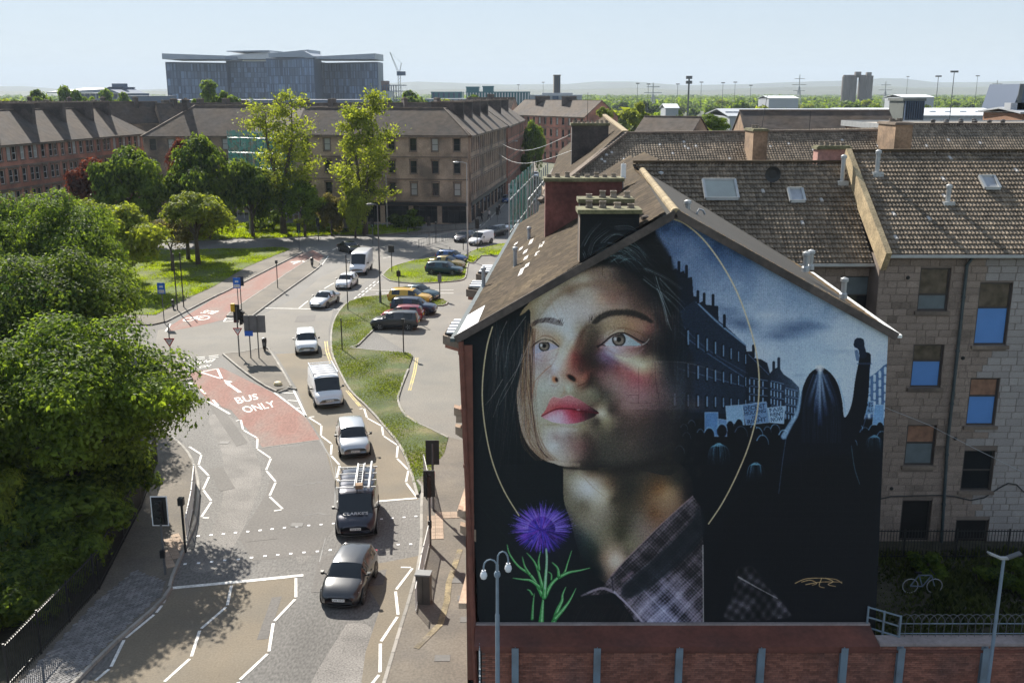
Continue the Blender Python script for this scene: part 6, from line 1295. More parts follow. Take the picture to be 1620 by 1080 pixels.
dense_tree('large dark green tree right of the copper-topped gap', -44.5, 147, 6.6, 5.4, 6.6, 7.4, 'mid', L_DARK, 4, 1.3)
dense_tree('dark green tree below the tan hip-roofed block', -38.5, 149, 4.2, 4.0, 5.2, 5.8, 'mid', L_DARK, 3, 2.3)
dense_tree('copper-leaved tree in front of the red sandstone row', -64.5, 158, 5.0, 4.5, 5.2, 5.8, 'mid', L_COP, 3, .8, name='copper_beech')
dense_tree('small copper-leaved tree showing between the two dark green ones', -50.5, 158, 3.2, 3, 4.4, 9.0, 'mid', L_COP, 4, 1.8, name='copper_beech')
airy_tree('tall open tree with forked trunk, left of the two tall ones', -34.6, 152, 21.0, 5.6, L_YEL, 11, 62, .22, .20, name='tall_tree', clus=1.3, trunk_r=.42, n_side=17)
airy_tree('tall open yellow-green tree nearest the buff corner tenement', -22.3, 152, 21.2, 4.6, L_YEL, 23, 85, .22, .16, name='tall_tree', clus=1.3, trunk_r=.38, n_side=18)
dense_tree('low light green tree under the tall forked one', -31.0, 150, 3.2, 3.0, 3.4, 4.8, 'mid', L_MID, 3, .2)
dense_tree('low leafy growth round the foot of the tall yellow-green tree', -23.3, 149, 2.2, 2.0, 3.4, 4.0, 'mid', L_YEL, 4, .2)
dense_tree('olive conical bush on the upper lawn between the tall trees', -27.2, 151, 2.3, 2.2, 3.0, 3.3, 'mid', L_BRN, 3, .7, name='conical_bush', cat='bush')
for i, (px, py, r, lab) in enumerate(((410, 366, 1.6, 'clipped round bush left of the tall forked trunk'), (432, 366, 2.0, 'broad dark green bush against the tall forked trunk'), (487, 366, 1.8, 'low bush right of the tall forked trunk'), (632, 362, 1.5, 'bush in front of the dark shopfront, nearest the tall tree'), (652, 363, 1.9, 'rounded bush in front of the dark shopfront, right-hand one'), (505, 366, 1.5, 'small bush at the foot of the conical one'), (548, 367, 1.8, 'bush beside the low pale sign board'))):
    p = G(px, py); dense_tree(lab, p.x, p.y, r * 1.3, r, r * .8, r * .75, 'far', (L_DARK, L_MID, L_YEL)[i % 3], 5 + i % 2, i, name='bush', cat='bush')
dense_tree('bright green street tree beyond the corner tenement', 5.2, 250, 2.8, 2.8, 6.2, 8.0, 'mid', L_MID, 3, .7, name='street_tree')
dense_tree('young dark green street tree in front of it', 3.6, 243, 1.8, 1.8, 4.0, 5.0, 'far', L_DARK, 5, .7, name='street_tree')
for i, (px, py, w_, D, mt, lab) in enumerate(((1095, 190, 42, 165, L_YEL, 'bright yellow-green tree behind the long brown roof, left-hand'), (1128, 186, 40, 172, L_MID, 'green tree rising behind the bright yellow-green one'), (1006, 168, 34, 260, L_YEL, 'bright tree above the ridge left of the aerial'), (958, 172, 22, 255, L_YEL, 'small bright tree just above the street-side chimney'), (1390, 172, 30, 300, L_MID, 'green tree before the pale warehouse roofs'),
                                            (1610, 194, 34, 150, L_YEL, 'yellow-green tree at the flat-roofed block on the right edge'), (340, 138, 58, 330, L_MID, 'large round tree in front of the blue-grey hospital'), (640, 152, 60, 420, L_DARK, 'wide dark tree right of the hospital'), (695, 168, 60, 360, L_YEL, 'flat bright tree above the corner tenement roof'), (762, 158, 54, 400, L_MID, 'green tree under the striped white building'), (907, 160, 24, 420, L_MID, 'small tree under the tall slab tower'))):
    top = V(px, py, D); r = w_ / FPX * D * .62; z = top.z; dense_tree(lab, top.x, D, r, r, min(r * .9, z * .45), z - min(r * .9, z * .45) * .8, 'far' if D > 200 else 'mid', mt, 5 + i % 2 if D > 200 else 3, i)
tl = [(18, 168, 50, 300, 'pale green tree at the far left edge'), (50, 148, 60, 420, 'dark feathery tree left of the poplar-like group'), (95, 145, 44, 430, 'first tree of the tall green group below the stadium'), (130, 148, 44, 430, 'middle tree of the tall green group below the stadium'), (165, 150, 44, 430, 'third tree of the tall green group below the stadium'), (192, 152, 40, 430, 'last tree of the tall green group, nearest the stadium')]
for i, (px, py, w_, D, lab) in enumerate(tl):
    top = V(px, py, D); r = w_ / FPX * D * .6; z = top.z; dense_tree(lab, top.x, D, r, r, z * .5, z * .55, 'far', (L_YEL, L_DARK, L_MID, L_MID)[min(i, 3)], 5 + i % 2, i, group='trees below the stadium' if i > 1 else None)
# individuals of the far belt, then the wood that reads as one mass
rr = random.Random(5); n_far = 0
belt = []
for i in range(70):
    px = rr.uniform(960, 1600); py = rr.uniform(158, 182); D = rr.uniform(330, 900); belt.append((px, py, D))
belt.sort(key=lambda b: -b[2])
for i, (px, py, D) in enumerate(belt):
    x = (px - 810) / FPX * D; h = rr.uniform(9, 16); r = h * rr.uniform(.45, .75)
    dense_tree('green tree among many in the belt beyond the rooftops on the right', x, D, r, r, h * .45, h * .58, 'tiny', (L_DARK, L_MID, L_MID, L_YEL)[i % 4], 7 + i % 3, i, group='trees of the belt beyond the rooftops')
def blob_wood(name, n, rngx, seed, mat, h=(7, 15)):
    rng = np.random.default_rng(seed); D = 900 * (6.5 ** rng.random(n)); a = rng.uniform(*rngx, n); x = a * D; hh = rng.uniform(*h, n)
    V_, F_ = [], []; k = 26
    q = rng.normal(0, 1, (n, k, 3)); q /= np.linalg.norm(q, axis=2)[:, :, None]; q[:, :, 2] = np.abs(q[:, :, 2])
    cen = np.stack([x, D, hh * .45], 1)[:, None, :] + q * np.stack([hh * .75, hh * .75, hh * .55], 1)[:, None, :]
    v, f = leaf_cloud(cen.reshape(-1, 3), q.reshape(-1, 3), 2.3, rng); o = link_mesh(name, np_mesh(name, v, f, mat)); o['kind'] = 'stuff'; return o
blob_wood('far_woodland', 2600, (-0.55, 0.55), 3, L_DARK); blob_wood('far_woodland', 1700, (-0.1, 0.55), 4, L_MID)
# ================================================================ background buildings
def pt(px, D): return Vector(((px - 810) / FPX * (D * CP + 3.5), D, 0))
pc = G(741, 356); pend = pt(801, 213)
corner = tenement('buff sandstone corner tenement with black shopfront, between the tall trees and the street', pt(470, 168), (pc.x, 164.5), 12, 14.3, 18.4, SAND, 4, 3.5, (1.05, 2.0), chim=(), shop=True, hips=(0, 5), side_wins=(0, 0), pairs=False, name='corner_tenement', frame=WFRAME)
U2 = (pend - Vector((pc.x, 164.5, 0)))
tenement('buff sandstone row running up the street from the corner tenement', (pc.x + .4, 165.2), pend, 11, 14.25, 18.3, SANDD, 4, 2.5, (1.0, 2.05), chim=((.22, 5.5, 5), (.42, 5.5, 5), (.62, 5.5, 5), (.84, 5.5, 5)), shop=True, hips=(5.5, 0), name='street_tenement')
tenement('red sandstone row continuing the street beyond the buff one', pend + Vector((.3, .5, 0)), pt(829, 262), 11, 14.2, 18.2, REDS, 4, 2.6, (1.0, 2.0), chim=((.3, 5.5, 5), (.7, 5.5, 4)), name='red_street_tenement')
tenement('dark red cross-street row closing the view beyond the street tree', pt(806, 335), pt(925, 300), 12, 14.0, 18.6, REDS, 4, 3.2, (1.1, 2.0), chim=((.25, 5, 4), (.6, 5, 4)), name='cross_street_tenement')
tenement('far brown-roofed terrace behind the street rows', pt(730, 345), pt(806, 340), 12, 14.0, 19.2, SANDD, 4, 3.4, (1.1, 2.0), chim=((.5, 5, 4),), name='far_terrace', wins=False)
# red row on the left
lr = tenement('long red sandstone tenement row with tall dark stacks at the upper left', pt(-60, 142), pt(238, 197), 13, 13.4, 18.2, REDS, 4, 2.8, (1.05, 2.0), chim=((.26, 6.5, 9), (.44, 6.5, 9), (.60, 6.5, 9), (.76, 6.5, 6), (.9, 4.5, 4)), hips=(0, 6), pairs=True, name='red_tenement_row', frame=WFRAMEW)
tenement('tan tenement block with a broad hipped roof behind the copper-leaved trees', pt(232, 178), pt(402, 181), 16, 13.6, 18.6, SANDD, 4, 3.0, (1.05, 1.9), hips=(8, 0), chim=((.35, 3, 3),), name='hipped_tenement')
tenement('tenement wrapped in green scaffold netting behind the tall forked tree', pt(404, 178), pt(470, 171), 12, 14.2, 18.4, SANDD, 4, 3.0, (1.1, 2.0), name='scaffolded_tenement')
for i, (a, b, D0, D1, ez, rz_, lab) in enumerate(((-80, 90, 235, 245, 13.5, 18.8, 'dark-roofed terrace behind the red row, at the left edge'), (85, 260, 250, 262, 13.5, 18.6, 'dark-roofed terrace behind the red row, nearer the hipped block'), (262, 400, 258, 270, 13.5, 18.2, 'dark-roofed terrace under the hospital, left half'), (402, 545, 262, 258, 13.5, 18.2, 'dark-roofed terrace under the hospital, right half'), (560, 735, 238, 245, 13.5, 18.5, 'dark-roofed terrace behind the corner tenement'), (-60, 200, 320, 330, 12.5, 17.5, 'low terrace in front of the stadium trees'), (210, 420, 350, 340, 12.5, 17.2, 'low terrace directly in front of the hospital'))):
    tenement(lab, pt(a, D0), pt(b, D1), 12, ez, rz_, SANDD, 4, 4, (1.1, 1.9), chim=((.2, 4, 3), (.5, 4, 4), (.8, 4, 3)), wins=False, name='far_terrace', group='dark-roofed terraces behind')
# scaffold netting and poles
NET, nn, nb_ = new_mat('green_net'); nb_.inputs['Base Color'].default_value = (0.10, 0.36, 0.29, 1); nb_.inputs['Roughness'].default_value = .9
tcn = nn.nodes.new('ShaderNodeTexCoord'); ntx = nn.nodes.new('ShaderNodeTexNoise'); ntx.inputs['Scale'].default_value = 1.4; nn.links.new(tcn.outputs['Object'], ntx.inputs['Vector'])
mrn = nn.nodes.new('ShaderNodeMapRange'); mrn.inputs[1].default_value = .35; mrn.inputs[2].default_value = .6; mrn.inputs[3].default_value = .2; mrn.inputs[4].default_value = .8; nn.links.new(ntx.outputs['Fac'], mrn.inputs[0]); nn.links.new(mrn.outputs[0], nb_.inputs['Alpha'])
def scaffold(label, a, b, z1, lifts, name='scaffold', netz=(0, 1), depth=1.2):
    a, b = Vector(a), Vector(b); U = (b - a).normalized(); N = Vector((U.y, -U.x, 0)) * depth; L = (b - a).length; n = max(2, int(L / 2.4)); t = thing(name, label, 'scaffold', tuple(a))
    for k in range(n + 1):
        for o_ in (Vector((0, 0, 0)), N): q = a + U * (L * k / n) + o_; MB().tube([q, q + Vector((0, 0, z1))], 0.05, 5).build('pole', GALV, t)
    for j in range(lifts + 1):
        z = z1 * (j + .5) / (lifts + 1)
        for o_ in (Vector((0, 0, 0)), N): MB().tube([a + o_ + Vector((0, 0, z)), b + o_ + Vector((0, 0, z))], .045, 5).build('ledger', GALV, t)
    z0, z1n = z1 * netz[0], z1 * netz[1]; m = MB(); k = 16; base = a + N * 1.03
    for i in range(k): u0, u1 = L * i / k, L * (i + 1) / k; w0 = math.sin(i * 1.9) * .12; w1 = math.sin((i + 1) * 1.9) * .12; m.quad(base + U * u0 + N * w0 + Vector((0, 0, z0)), base + U * u1 + N * w1 + Vector((0, 0, z0)), base + U * u1 + N * w1 * .5 + Vector((0, 0, z1n)), base + U * u0 + N * w0 * .5 + Vector((0, 0, z1n)))
    m.build('netting', NET, t); return t
scaffold('scaffold with green netting behind the tall forked tree', pt(372, 175), pt(470, 168), 14.8, 5, netz=(.2, 1))
a = Vector((-0.35 + 32 * .078 - 2.6, 66, 0)); scaffold('scaffold with torn green netting on the street front beyond the dark red stack', (3.0, 86, 0), (1.0, 66, 0), 15.2, 6, netz=(.35, 1))
# ---- the second court wing and the row behind the painted gable
w2 = thing('second_wing', 'long brown-tiled wing with a brown stone stack, beyond the rear wing', 'tenement', (20, 74, 0))
mb = MB(); mb.box(2.4, 48, 70.2, 82, 0, 13.7); mb.build('wall', SANDD, w2)
q2 = ((1.9, 69.5, 13.6), (27.6, 70, 14.2), (27.6, 76, 18.15), (8.4, 76, 17.95)); m = MB(); roof_patch(m, *q2, .05); roof_patch(m, (27.6, 82.4, 14), (8.4, 82.4, 14), (8.4, 76, 17.95), (27.6, 76, 18.15), .05); r_ = m.build('roof', RBED, w2)
u = Vector((0, 0, .06)); tile_courses('roof_tiles', *(Vector(p) + u for p in q2), .34, .2, RTILE, r_, 'roll', .035, light_share=.01, mat2=NEWS)
q2b = ((28.0, 70, 14.2), (40.5, 70, 14.2), (38.3, 76.4, 18.6), (28.0, 76.4, 18.6)); m = MB(); roof_patch(m, *q2b, .05); r_ = m.build('roof', RBED, w2); tile_courses('roof_tiles', *(Vector(p) + u for p in q2b), .34, .2, RTILE, r_, 'roll', .035, light_share=.01, mat2=NEWS)
q2c = ((17.6, 69, 13.9), (28, 69, 14.1), (28, 75, 18.4), (17.6, 75, 18.4))
m = MB(); m.bar((8.4, 76, 18.1), (27.6, 76, 18.3), .3, .14); m.bar((28, 76.4, 18.75), (38.3, 76.4, 18.75), .3, .14); m.bar((1.9, 69.5, 13.8), (8.4, 76, 18.1), .4, .16); m.build('ridge', CORNICE, w2)
chimney(w2, (V(1196, 220, 73).x, 73), (1.0, 2.6), 0, 14.6, V(1196, 203, 73).z, CHIMO, 3, MOSSCAP, .12)
a = V(1425, 198, 72); chimney(w2, (a.x, 73), (1.2, 3.4), 0, 13.6, a.z + .2, CHIMO, 5, CORNICE, .12)
# street row behind it
w3 = thing('street_row', 'slate-roofed street row receding beyond the dark red stack', 'tenement', (6, 100, 0))
mb = MB(); mb.prism([(1.7, 62.5), (13, 62.5), (17.5, 134), (6.5, 134)], 0, 13.3); mb.build('wall', REDS, w3)
eA, eB, rA, rB = Vector((1.55, 63, 13.4)), Vector((6.2, 134, 13.4)), Vector((6.0, 63, 17.2)), Vector((12.0, 134, 18.0))
m = MB(); roof_patch(m, (2.0, 69.5, 13.55), (8.4, 76, 18.0), (12.0, 134, 18.0), (6.2, 134, 13.4), .06); roof_patch(m, (14.5, 82, 13.4), (17.6, 134, 13.4), (12.0, 134, 18), (8.4, 76, 18.0), .06)
m.add([(0, 0, 0)] * 0, []) ; r_ = m.build('roof', SLATE, w3)
tile_courses('slates', (6.2, 134, 13.5), (2.0, 69.5, 13.65), (8.4, 76, 18.1), (12.0, 134, 18.1), .3, .5, SLATE, r_, 'flat', .02)
m = MB(); m.bar((8.4, 76, 18.15), (12, 134, 18.15), .45, .2); m.build('ridge', RIDGE, w3)
m = MB(); roof_patch(m, (1.6, 62.3, 13.4), (9, 62.3, 17), (9, 69.5, 17.0), (1.9, 69.5, 13.4), .06); m.build('roof', SLATE, w3)
a, b = V(905, 195, 84), V(963, 195, 84); m = MB(); m.box(a.x, b.x, 84, 85.2, 14, a.z - .2, 0); m.box(a.x - .1, b.x + .1, 83.9, 85.3, a.z - .2, a.z, 1); st = m.build('chimney', [CHIM, MOSSCAP], w3)
pots(st, [(a.x + .2 + i * .38, 84.4, a.z) for i in range(8)] + [(a.x + .2 + i * .38, 84.9, a.z) for i in range(8)], .13, .4)
# roofs beyond
tenement('grey tiled roof with a white dormer between the bright trees', pt(985, 128), pt(1073, 124), 12, 14, 17.9, SANDD, 4, 3.2, (1, 1.9), roof=ROOFF, wins=False, name='court_tenement')
tenement('long low dark-roofed block behind the second wing', pt(1180, 112), pt(1420, 112), 12, 14.8, 18.9, CHIMO, 4, 3.2, (1, 1.9), chim=(), wins=False, name='court_block')
# flat-roofed brown block on the right
fb = thing('flat_roofed_block', 'brown brick flat-roofed block behind the second wing, at the right edge', 'apartment block', (44, 86, 0))
a = V(1447, 207, 86); BRN = M('brown_brick', (0.235, 0.125, 0.075), .9, .15, .5, .2, 10, bump=.01)
mb = MB(); x0 = a.x; x1 = 56; zt = a.z; ops = [((V(q, 0, 86).x - x0), (V(q + 18, 0, 86).x - x0), V(0, 245, 86).z - .6, V(0, 236, 86).z) for q in (1500, 1545, 1598)]
rect_wall(mb, (x0, 86), (1, 0), x1 - x0, (0, zt), ops); mb.quad((x0, 86, 0), (x0, 86, zt), (x0, 104, zt), (x0, 104, 0)); mb.quad((x0, 104, 0), (x0, 104, zt), (x1, 104, zt), (x1, 104, 0)); mb.build('wall', BRN, fb)
for o in ops: window_obj(fb, (x0 + (o[0] + o[1]) / 2, 86.14, o[2]), (1, 0), o[1] - o[0], o[3] - o[2], WFRAMEW, GLASSD, .5, 1, 'window', off_of(fb))
FELT = M('pale_roof_felt', (0.42, 0.37, 0.31), .9, .12, .4, .1, 5); mb = MB(); mb.box(x0 - .3, x1, 85.7, 104.3, zt, zt + .22); mb.build('roof', FELT, fb)
mb = MB(); mb.box(x0 - .35, x1, 85.62, 85.75, zt - .15, zt + .38); mb.box(x0 - .35, x1, 104.25, 104.4, zt - .15, zt + .38); mb.box(x0 - .37, x0 - .25, 85.75, 104.25, zt - .15, zt + .38); mb.build('parapet_rail', GALV, fb)
for i in range(9): q = V(1475 + i * 15, 190 + (i * 7) % 9, 93); MB().lathe((q.x, 90 + (i * 5) % 9, zt + .22), [(.22, 0), (.2, .35), (.3, .4), (.1, .5)], 8).build('roof_vent', DARKBOX, fb)
rs = thing('shed_block', 'brown flat-topped stack housing beside the pale roof', 'plant room', (V(1360, 0, 100).x, 100, 0)); a = V(1372, 195, 100); MB().box(a.x, a.x + 2.6, 99, 101.5, 13, a.z).build('wall', CHIMO, rs)
# ---- the hospital
HGL = M('hospital_cladding', (0.15, 0.22, 0.34), .45, .1, .02, .1, .3, rand='island', rvar=.42); HDK = M('hospital_joint', (0.05, 0.08, 0.14), .5, .15, .02); HRF = M('hospital_roof_blade', (0.30, 0.33, 0.38), .5, .1, .02); HWH = M('hospital_white_roof', (0.75, 0.75, 0.76), .5, .05, .02)
hosp = thing('hospital', 'huge blue-grey hospital slab on the left skyline', 'hospital', (-240, 1050, 0))
DH = 1050
def blockpx(x0, x1, ytop, D0, D1, lean=0.0, cols=None, rows=6, zb=0, par=None, mat=HGL):
    """a wall of cladding panels between two picture columns"""
    a, b = pt(x0, D0), pt(x1, D1); U = (b - a); L = U.length; U.normalize(); N = Vector((U.y, -U.x, 0)); h = V(0, ytop, (D0 + D1) / 2).z; dep = 40; AW = Vector((0, dep, 0))
    m = MB(); q = [a, b, b + AW, a + AW]; m.prism([(p.x, p.y) for p in q], 0, h); m.build('wall', HDK, par)
    m = MB(); cols = cols or max(3, int(L / 3.2)); rng = random.Random(int(x0))
    for r in range(rows):
        z0 = 6 + (h - 7) * r / rows; z1 = 6 + (h - 7) * (r + .92) / rows; sh = rng.random()
        for c in range(cols):
            if rng.random() < .06: continue
            u0 = L * (c + sh * .3) / cols + .15; u1 = u0 + L / cols * rng.choice((.55, .8, .88)); u1 = min(u1, L); ln = N * (lean * (z0 / h)); dp = N * rng.uniform(.2, .9)
            if u1 - u0 < .4: continue
            p = a + U * u0 + dp; p2 = a + U * u1 + dp; m.add([p + Vector((0, 0, z0)), p2 + Vector((0, 0, z0)), p2 + Vector((0, 0, z1)), p + Vector((0, 0, z1)), p - dp + Vector((0, 0, z1)), p2 - dp + Vector((0, 0, z1))], [(0, 1, 2, 3), (3, 2, 5, 4)])
    o = m.build('cladding_panels', mat, par); o['kind'] = 'stuff'; return h
blockpx(267, 362, 99, 1010, 1040, par=hosp); blockpx(362, 431, 97, 1052, 1052, rows=9, par=hosp); blockpx(425, 500, 92, 1035, 1000, par=hosp); blockpx(500, 516, 98, 1010, 1060, par=hosp); blockpx(512, 600, 99, 1050, 1015, par=hosp)
def blade(x0, x1, y0, y1, yb, D, over=10, mat=HRF, dep=60):
    a, b = pt(x0, D), pt(x1, D); z0, z1, zb_ = V(0, y0, D).z, V(0, y1, D).z, V(0, yb, D).z; m = MB()
    m.add([(a.x, D - 4, zb_), (b.x, D - 4, zb_), (b.x, D - 4, z1), (a.x, D - 4, z0), (a.x, D + dep, zb_), (b.x, D + dep, zb_), (b.x, D + dep, z1 + 1), (a.x, D + dep, z0 + 1)], [(0, 1, 2, 3), (3, 2, 6, 7), (5, 4, 7, 6), (4, 0, 3, 7), (1, 5, 6, 2), (4, 5, 1, 0)]); return m.build('roof_blade', mat, hosp)
blade(265, 363, 85, 88.5, 94, 1005); blade(362, 434, 89, 82, 94, 1050, mat=HWH); blade(366, 432, 81, 80, 82.5, 1045); blade(431, 493, 85, 79, 91, 1015); blade(486, 500, 81, 89, 92, 1000); blade(498, 597, 90, 85, 94, 1012)
m = MB(); a, b = pt(200, 900), pt(620, 900); m.prism([(a.x, 900), (b.x, 900), (b.x, 960), (a.x, 960)], 0, V(0, 158, 900).z); MB_ = m.build('podium', HDK, hosp)
# tower crane and the building under construction
def mast(name, label, px, ytop, D, w_=.5, cat='mast', head=None, base=0, mat=GREYP):
    t = thing(name, label, cat, (pt(px, D).x, D, 0)); top = V(px, ytop, D).z; MB().tube([(0, 0, base), (0, 0, top)], [w_, w_ * .7], 6).build('shaft', mat, t, local=True)
    if head == 'flood': MB().box(-.9, .9, -.3, .3, top, top + .45).build('lamp_head', mat, t, local=True)
    if head == 'pylon':
        for k, (zf, w2) in enumerate(((.62, 5), (.76, 6), (.9, 4.4))): MB().bar((-w2, 0, top * zf), (w2, 0, top * zf), .5).build('crossarm', mat, t, local=True)
        for sx in (-1, 1):
            for sy in (-1, 1): MB().bar((sx * 3.4, sy * 3.4, 0), (sx * .4, sy * .4, top * .72), .45).build('leg', mat, t, local=True)
        for k in range(5): z = top * .12 * (k + 1); s = 3.4 - 3.0 * z / (top * .72); MB().bar((-s, -s, z), (s, -s + .2, z + top * .08), .3).build('brace', mat, t, local=True)
    if head == 'comm':
        for z in (.9, .97): MB().lathe((0, 0, top * z), [(1.3, 0), (1.3, 1.2)], 8).build('antenna_ring', mat, t, local=True)
    return t
cr = thing('tower_crane', 'pale luffing tower crane right of the hospital', 'tower crane', (pt(633, 900).x, 900, 0)); zt = V(0, 118, 900).z
for dx in (-1, 1):
    for dy in (-1, 1): MB().bar((dx, dy, 0), (dx, dy, zt), .35).build('mast_leg', GALV, cr, local=True)
for k in range(14): MB().bar((-1, -1, zt * k / 14), (1, -1, zt * (k + 1) / 14), .25).build('mast_brace', GALV, cr, local=True)
jib = V(617, 83, 900); J = Vector((jib.x - cr.location.x, 0, jib.z)); B0 = Vector((0, 0, zt))
for o_ in (-.7, .7): MB().bar(B0 + Vector((o_, 0, 0)), J + Vector((o_ * .3, 0, 0)), .35).build('jib', GALV, cr, local=True)
for k in range(12): f = k / 12; MB().bar(B0.lerp(J, f) + Vector((-.7 * (1 - f), 0, 0)), B0.lerp(J, f + .08) + Vector((.7 * (1 - f), 0, 0)), .2).build('jib_lacing', GALV, cr, local=True)
MB().box(-2, 5.5, -1.5, 1.5, zt - 1, zt + 2.5).build('counterweight', HDK, cr, local=True); MB().bar(B0, B0 + Vector((2.2, 0, 9.5)), .6).build('a_frame', GALV, cr, local=True); MB().bar(B0 + Vector((2.2, 0, 9.5)), J, .15).build('pendant', GALV, cr, local=True)
cb = thing('building_frame', 'open concrete frame under construction below the crane', 'building site', (pt(632, 930).x, 930, 0))
x0, x1 = pt(604, 930).x - cb.location.x, pt(656, 930).x - cb.location.x
for k in range(5): z = 6 + k * 5.2; MB().box(x0 + k * .5, x1 - k * 2.2, 0, 22, z, z + .7).build('floor_slab', HDK, cb, local=True)
for k in range(12): x = x0 + (x1 - x0 - 6) * k / 11; MB().box(x, x + .8, 0, .8, 0, 27 - (k > 8) * 7).build('column', HDK, cb, local=True)
MB().box(x0, x0 + 6, 1, 14, 0, 31).build('core', M('brown_core', (.16, .1, .09), .9), cb, local=True)
WFIN = M('white_fin', (.62, .64, .66), .6, .08, .1); TEAL = M('teal_glass', (.04, .15, .17), .3, .2, .05); GRW = M('pale_grey_cladding', (.36, .38, .41), .6, .1, .05)
def boxpx(name, label, x0, x1, ytop, D, dep=30, mat=GRW, cat='building', fins=0, finmat=WFIN, ybase=None, roofm=None):
    a, b = pt(x0, D), pt(x1, D); z = V(0, ytop, D).z; t = thing(name, label, cat, ((a.x + b.x) / 2, D, 0)); w_ = (b.x - a.x) / 2
    MB().box(-w_, w_, 0, dep, 0, z).build('wall', mat, t, local=True); MB().box(-w_ - .3, w_ + .3, -.3, dep + .3, z, z + .6).build('roof', roofm or mat, t, local=True)
    for k in range(fins): x = -w_ + 2 * w_ * (k + .3) / fins; MB().box(x, x + w_ * .7 / fins, -.8, -.02, 1, z).build('fin', finmat, t, local=True)
    return t
boxpx('university_block', 'white finned long building right of the construction site', 738, 838, 147, 560, 40, TEAL, 'office building', 22); boxpx('rooftop_plant', 'left teal rooftop box above the white finned building', 738, 758, 139, 585, 10, TEAL, 'plant room'); boxpx('rooftop_plant', 'right teal rooftop box above the white finned building', 764, 781, 138, 585, 10, TEAL, 'plant room')
boxpx('teal_block', 'teal glass block between the crane and the white finned building', 683, 731, 147, 620, 30, TEAL, 'office building', 6, HDK); boxpx('low_teal_block', 'pale low annexe in front of the teal glass block', 674, 738, 158, 560, 20, GRW, 'office building', 8, TEAL)
boxpx('pale_block', 'pale grey flat building below the slab tower', 838, 920, 152, 560, 30, GRW, 'office building', 3, HDK); boxpx('upper_block', 'raised pale storey below the slab tower', 858, 905, 149, 575, 12, GRW, 'office building')
boxpx('slab_tower', 'slim brown concrete slab tower on the skyline', 876, 886, 120, 700, 12, M('brown_concrete', (.16, .13, .10), .9, .15, .05), 'tower', 3, HDK)
boxpx('white_annexe', 'small white panelled building right of the hospital', 604, 618, 146, 800, 20, GRW, 'office building', 5, WFIN)
boxpx('brick_terrace', 'long low brown building left of the hospital', 195, 268, 153, 800, 20, HDK, 'building'); 
# stadium
sd_ = thing('stadium', 'blue-glazed stadium stand with pale curved roof on the left skyline', 'stadium', (pt(160, 850).x, 850, 0)); xa, xb = pt(128, 850).x - sd_.location.x, pt(198, 850).x - sd_.location.x; zt = V(0, 148, 850).z
MB().box(xa, xb, 0, 60, 0, zt).build('wall', M('stadium_glazing', (.07, .10, .16), .35, .3, .08), sd_, local=True)
m = MB(); zz0 = V(0, 141, 850).z; m.add([(xa - 25, -4, zt), (xb - 22, -8, zt + .5), (xb - 20, 60, zt + 3), (xa - 20, 60, zz0), (xa - 25, -4, zt + 1), (xb - 22, -8, zt + 3), (xb - 20, 60, zz0 + 1), (xa - 20, 60, zz0 + 1)], [(0, 3, 2, 1), (4, 5, 6, 7), (0, 1, 5, 4), (1, 2, 6, 5), (2, 3, 7, 6), (3, 0, 4, 7)]); m.build('roof', GRW, sd_, local=True)
m = MB(); m.add([(4, -10, zt + 1), (xb + 1, -10, zt), (xb - 9, -10, zt + 4), (12, -10, zt + 5.2), (4, 50, zt + 1), (xb + 1, 50, zt), (xb - 9, 50, zt + 4), (12, 50, zt + 5.2)], [(0, 1, 2, 3), (7, 6, 5, 4), (0, 4, 5, 1), (1, 5, 6, 2), (2, 6, 7, 3), (3, 7, 4, 0)]); m.build('roof_truss', HDK, sd_, local=True)
MB().box(3, 14, 20, 26, zt + 4, zt + 8).build('roof_plant', HDK, sd_, local=True)
for k in range(9): x = xa + (xb - xa) * k / 8; MB().box(x - .4, x + .4, -1, -.1, 0, zt).build('column', GRW, sd_, local=True)
for k in range(3): MB().box(xa, xb, -.6, -.05, zt * (.35 + k * .2), zt * (.35 + k * .2) + .7).build('deck_edge', GRW, sd_, local=True)
# silos, warehouses, shed
si = thing('grain_silos', 'pair of brown grain silo blocks on the right skyline', 'silo', (pt(1353, 1100).x, 1100, 0)); SIL = M('silo_concrete', (.17, .15, .14), .9, .15, .05); z = V(0, 120, 1100).z
for cx_ in (-11.5, -5, 6, 12): MB().lathe((cx_, 0, 0), [(4.6, 0), (4.6, z - (cx_ < 0) * 1)], 14).build('silo_drum', SIL, si, local=True)
MB().box(-3, 3, -2, 2, z, z + 4).build('head_house', SIL, si, local=True); MB().box(9, 14, -2, 2, z, z + 3.5).build('head_house', SIL, si, local=True); MB().box(-14, 14, 1, 5, z - 2, z + .8).build('gantry', SIL, si, local=True)
WROOF = M('white_metal_roof', (.66, .68, .70), .5, .08, .05, .08, .4)
def shed(label, x0, x1, y0, D, dep, mat=WROOF, wall=GRW, ridge=1.6):
    a, b = pt(x0, D), pt(x1, D); zr = V(0, y0, D + dep / 2).z; ze = zr - ridge; t = thing('warehouse', label, 'warehouse', ((a.x + b.x) / 2, D, 0)); w_ = (b.x - a.x) / 2
    MB().box(-w_, w_, 0, dep, 0, ze).build('wall', wall, t, local=True); m = MB(); roof_patch(m, (-w_ - .5, -.5, ze), (w_ + .5, -.5, ze), (w_ + .5, dep / 2, zr), (-w_ - .5, dep / 2, zr), .2); roof_patch(m, (w_ + .5, dep + .5, ze), (-w_ - .5, dep + .5, ze), (-w_ - .5, dep / 2, zr), (w_ + .5, dep / 2, zr), .2); m.build('roof', mat, t, local=True)
    for k in range(6 if D < 300 else 0): x = -w_ + 2 * w_ * (k + .5) / 6; MB().box(x - .9, x + .9, dep * .2, dep * .2 + 1.6, ze + .4, ze + 1.2).build('roof_vent', mat, t, local=True)
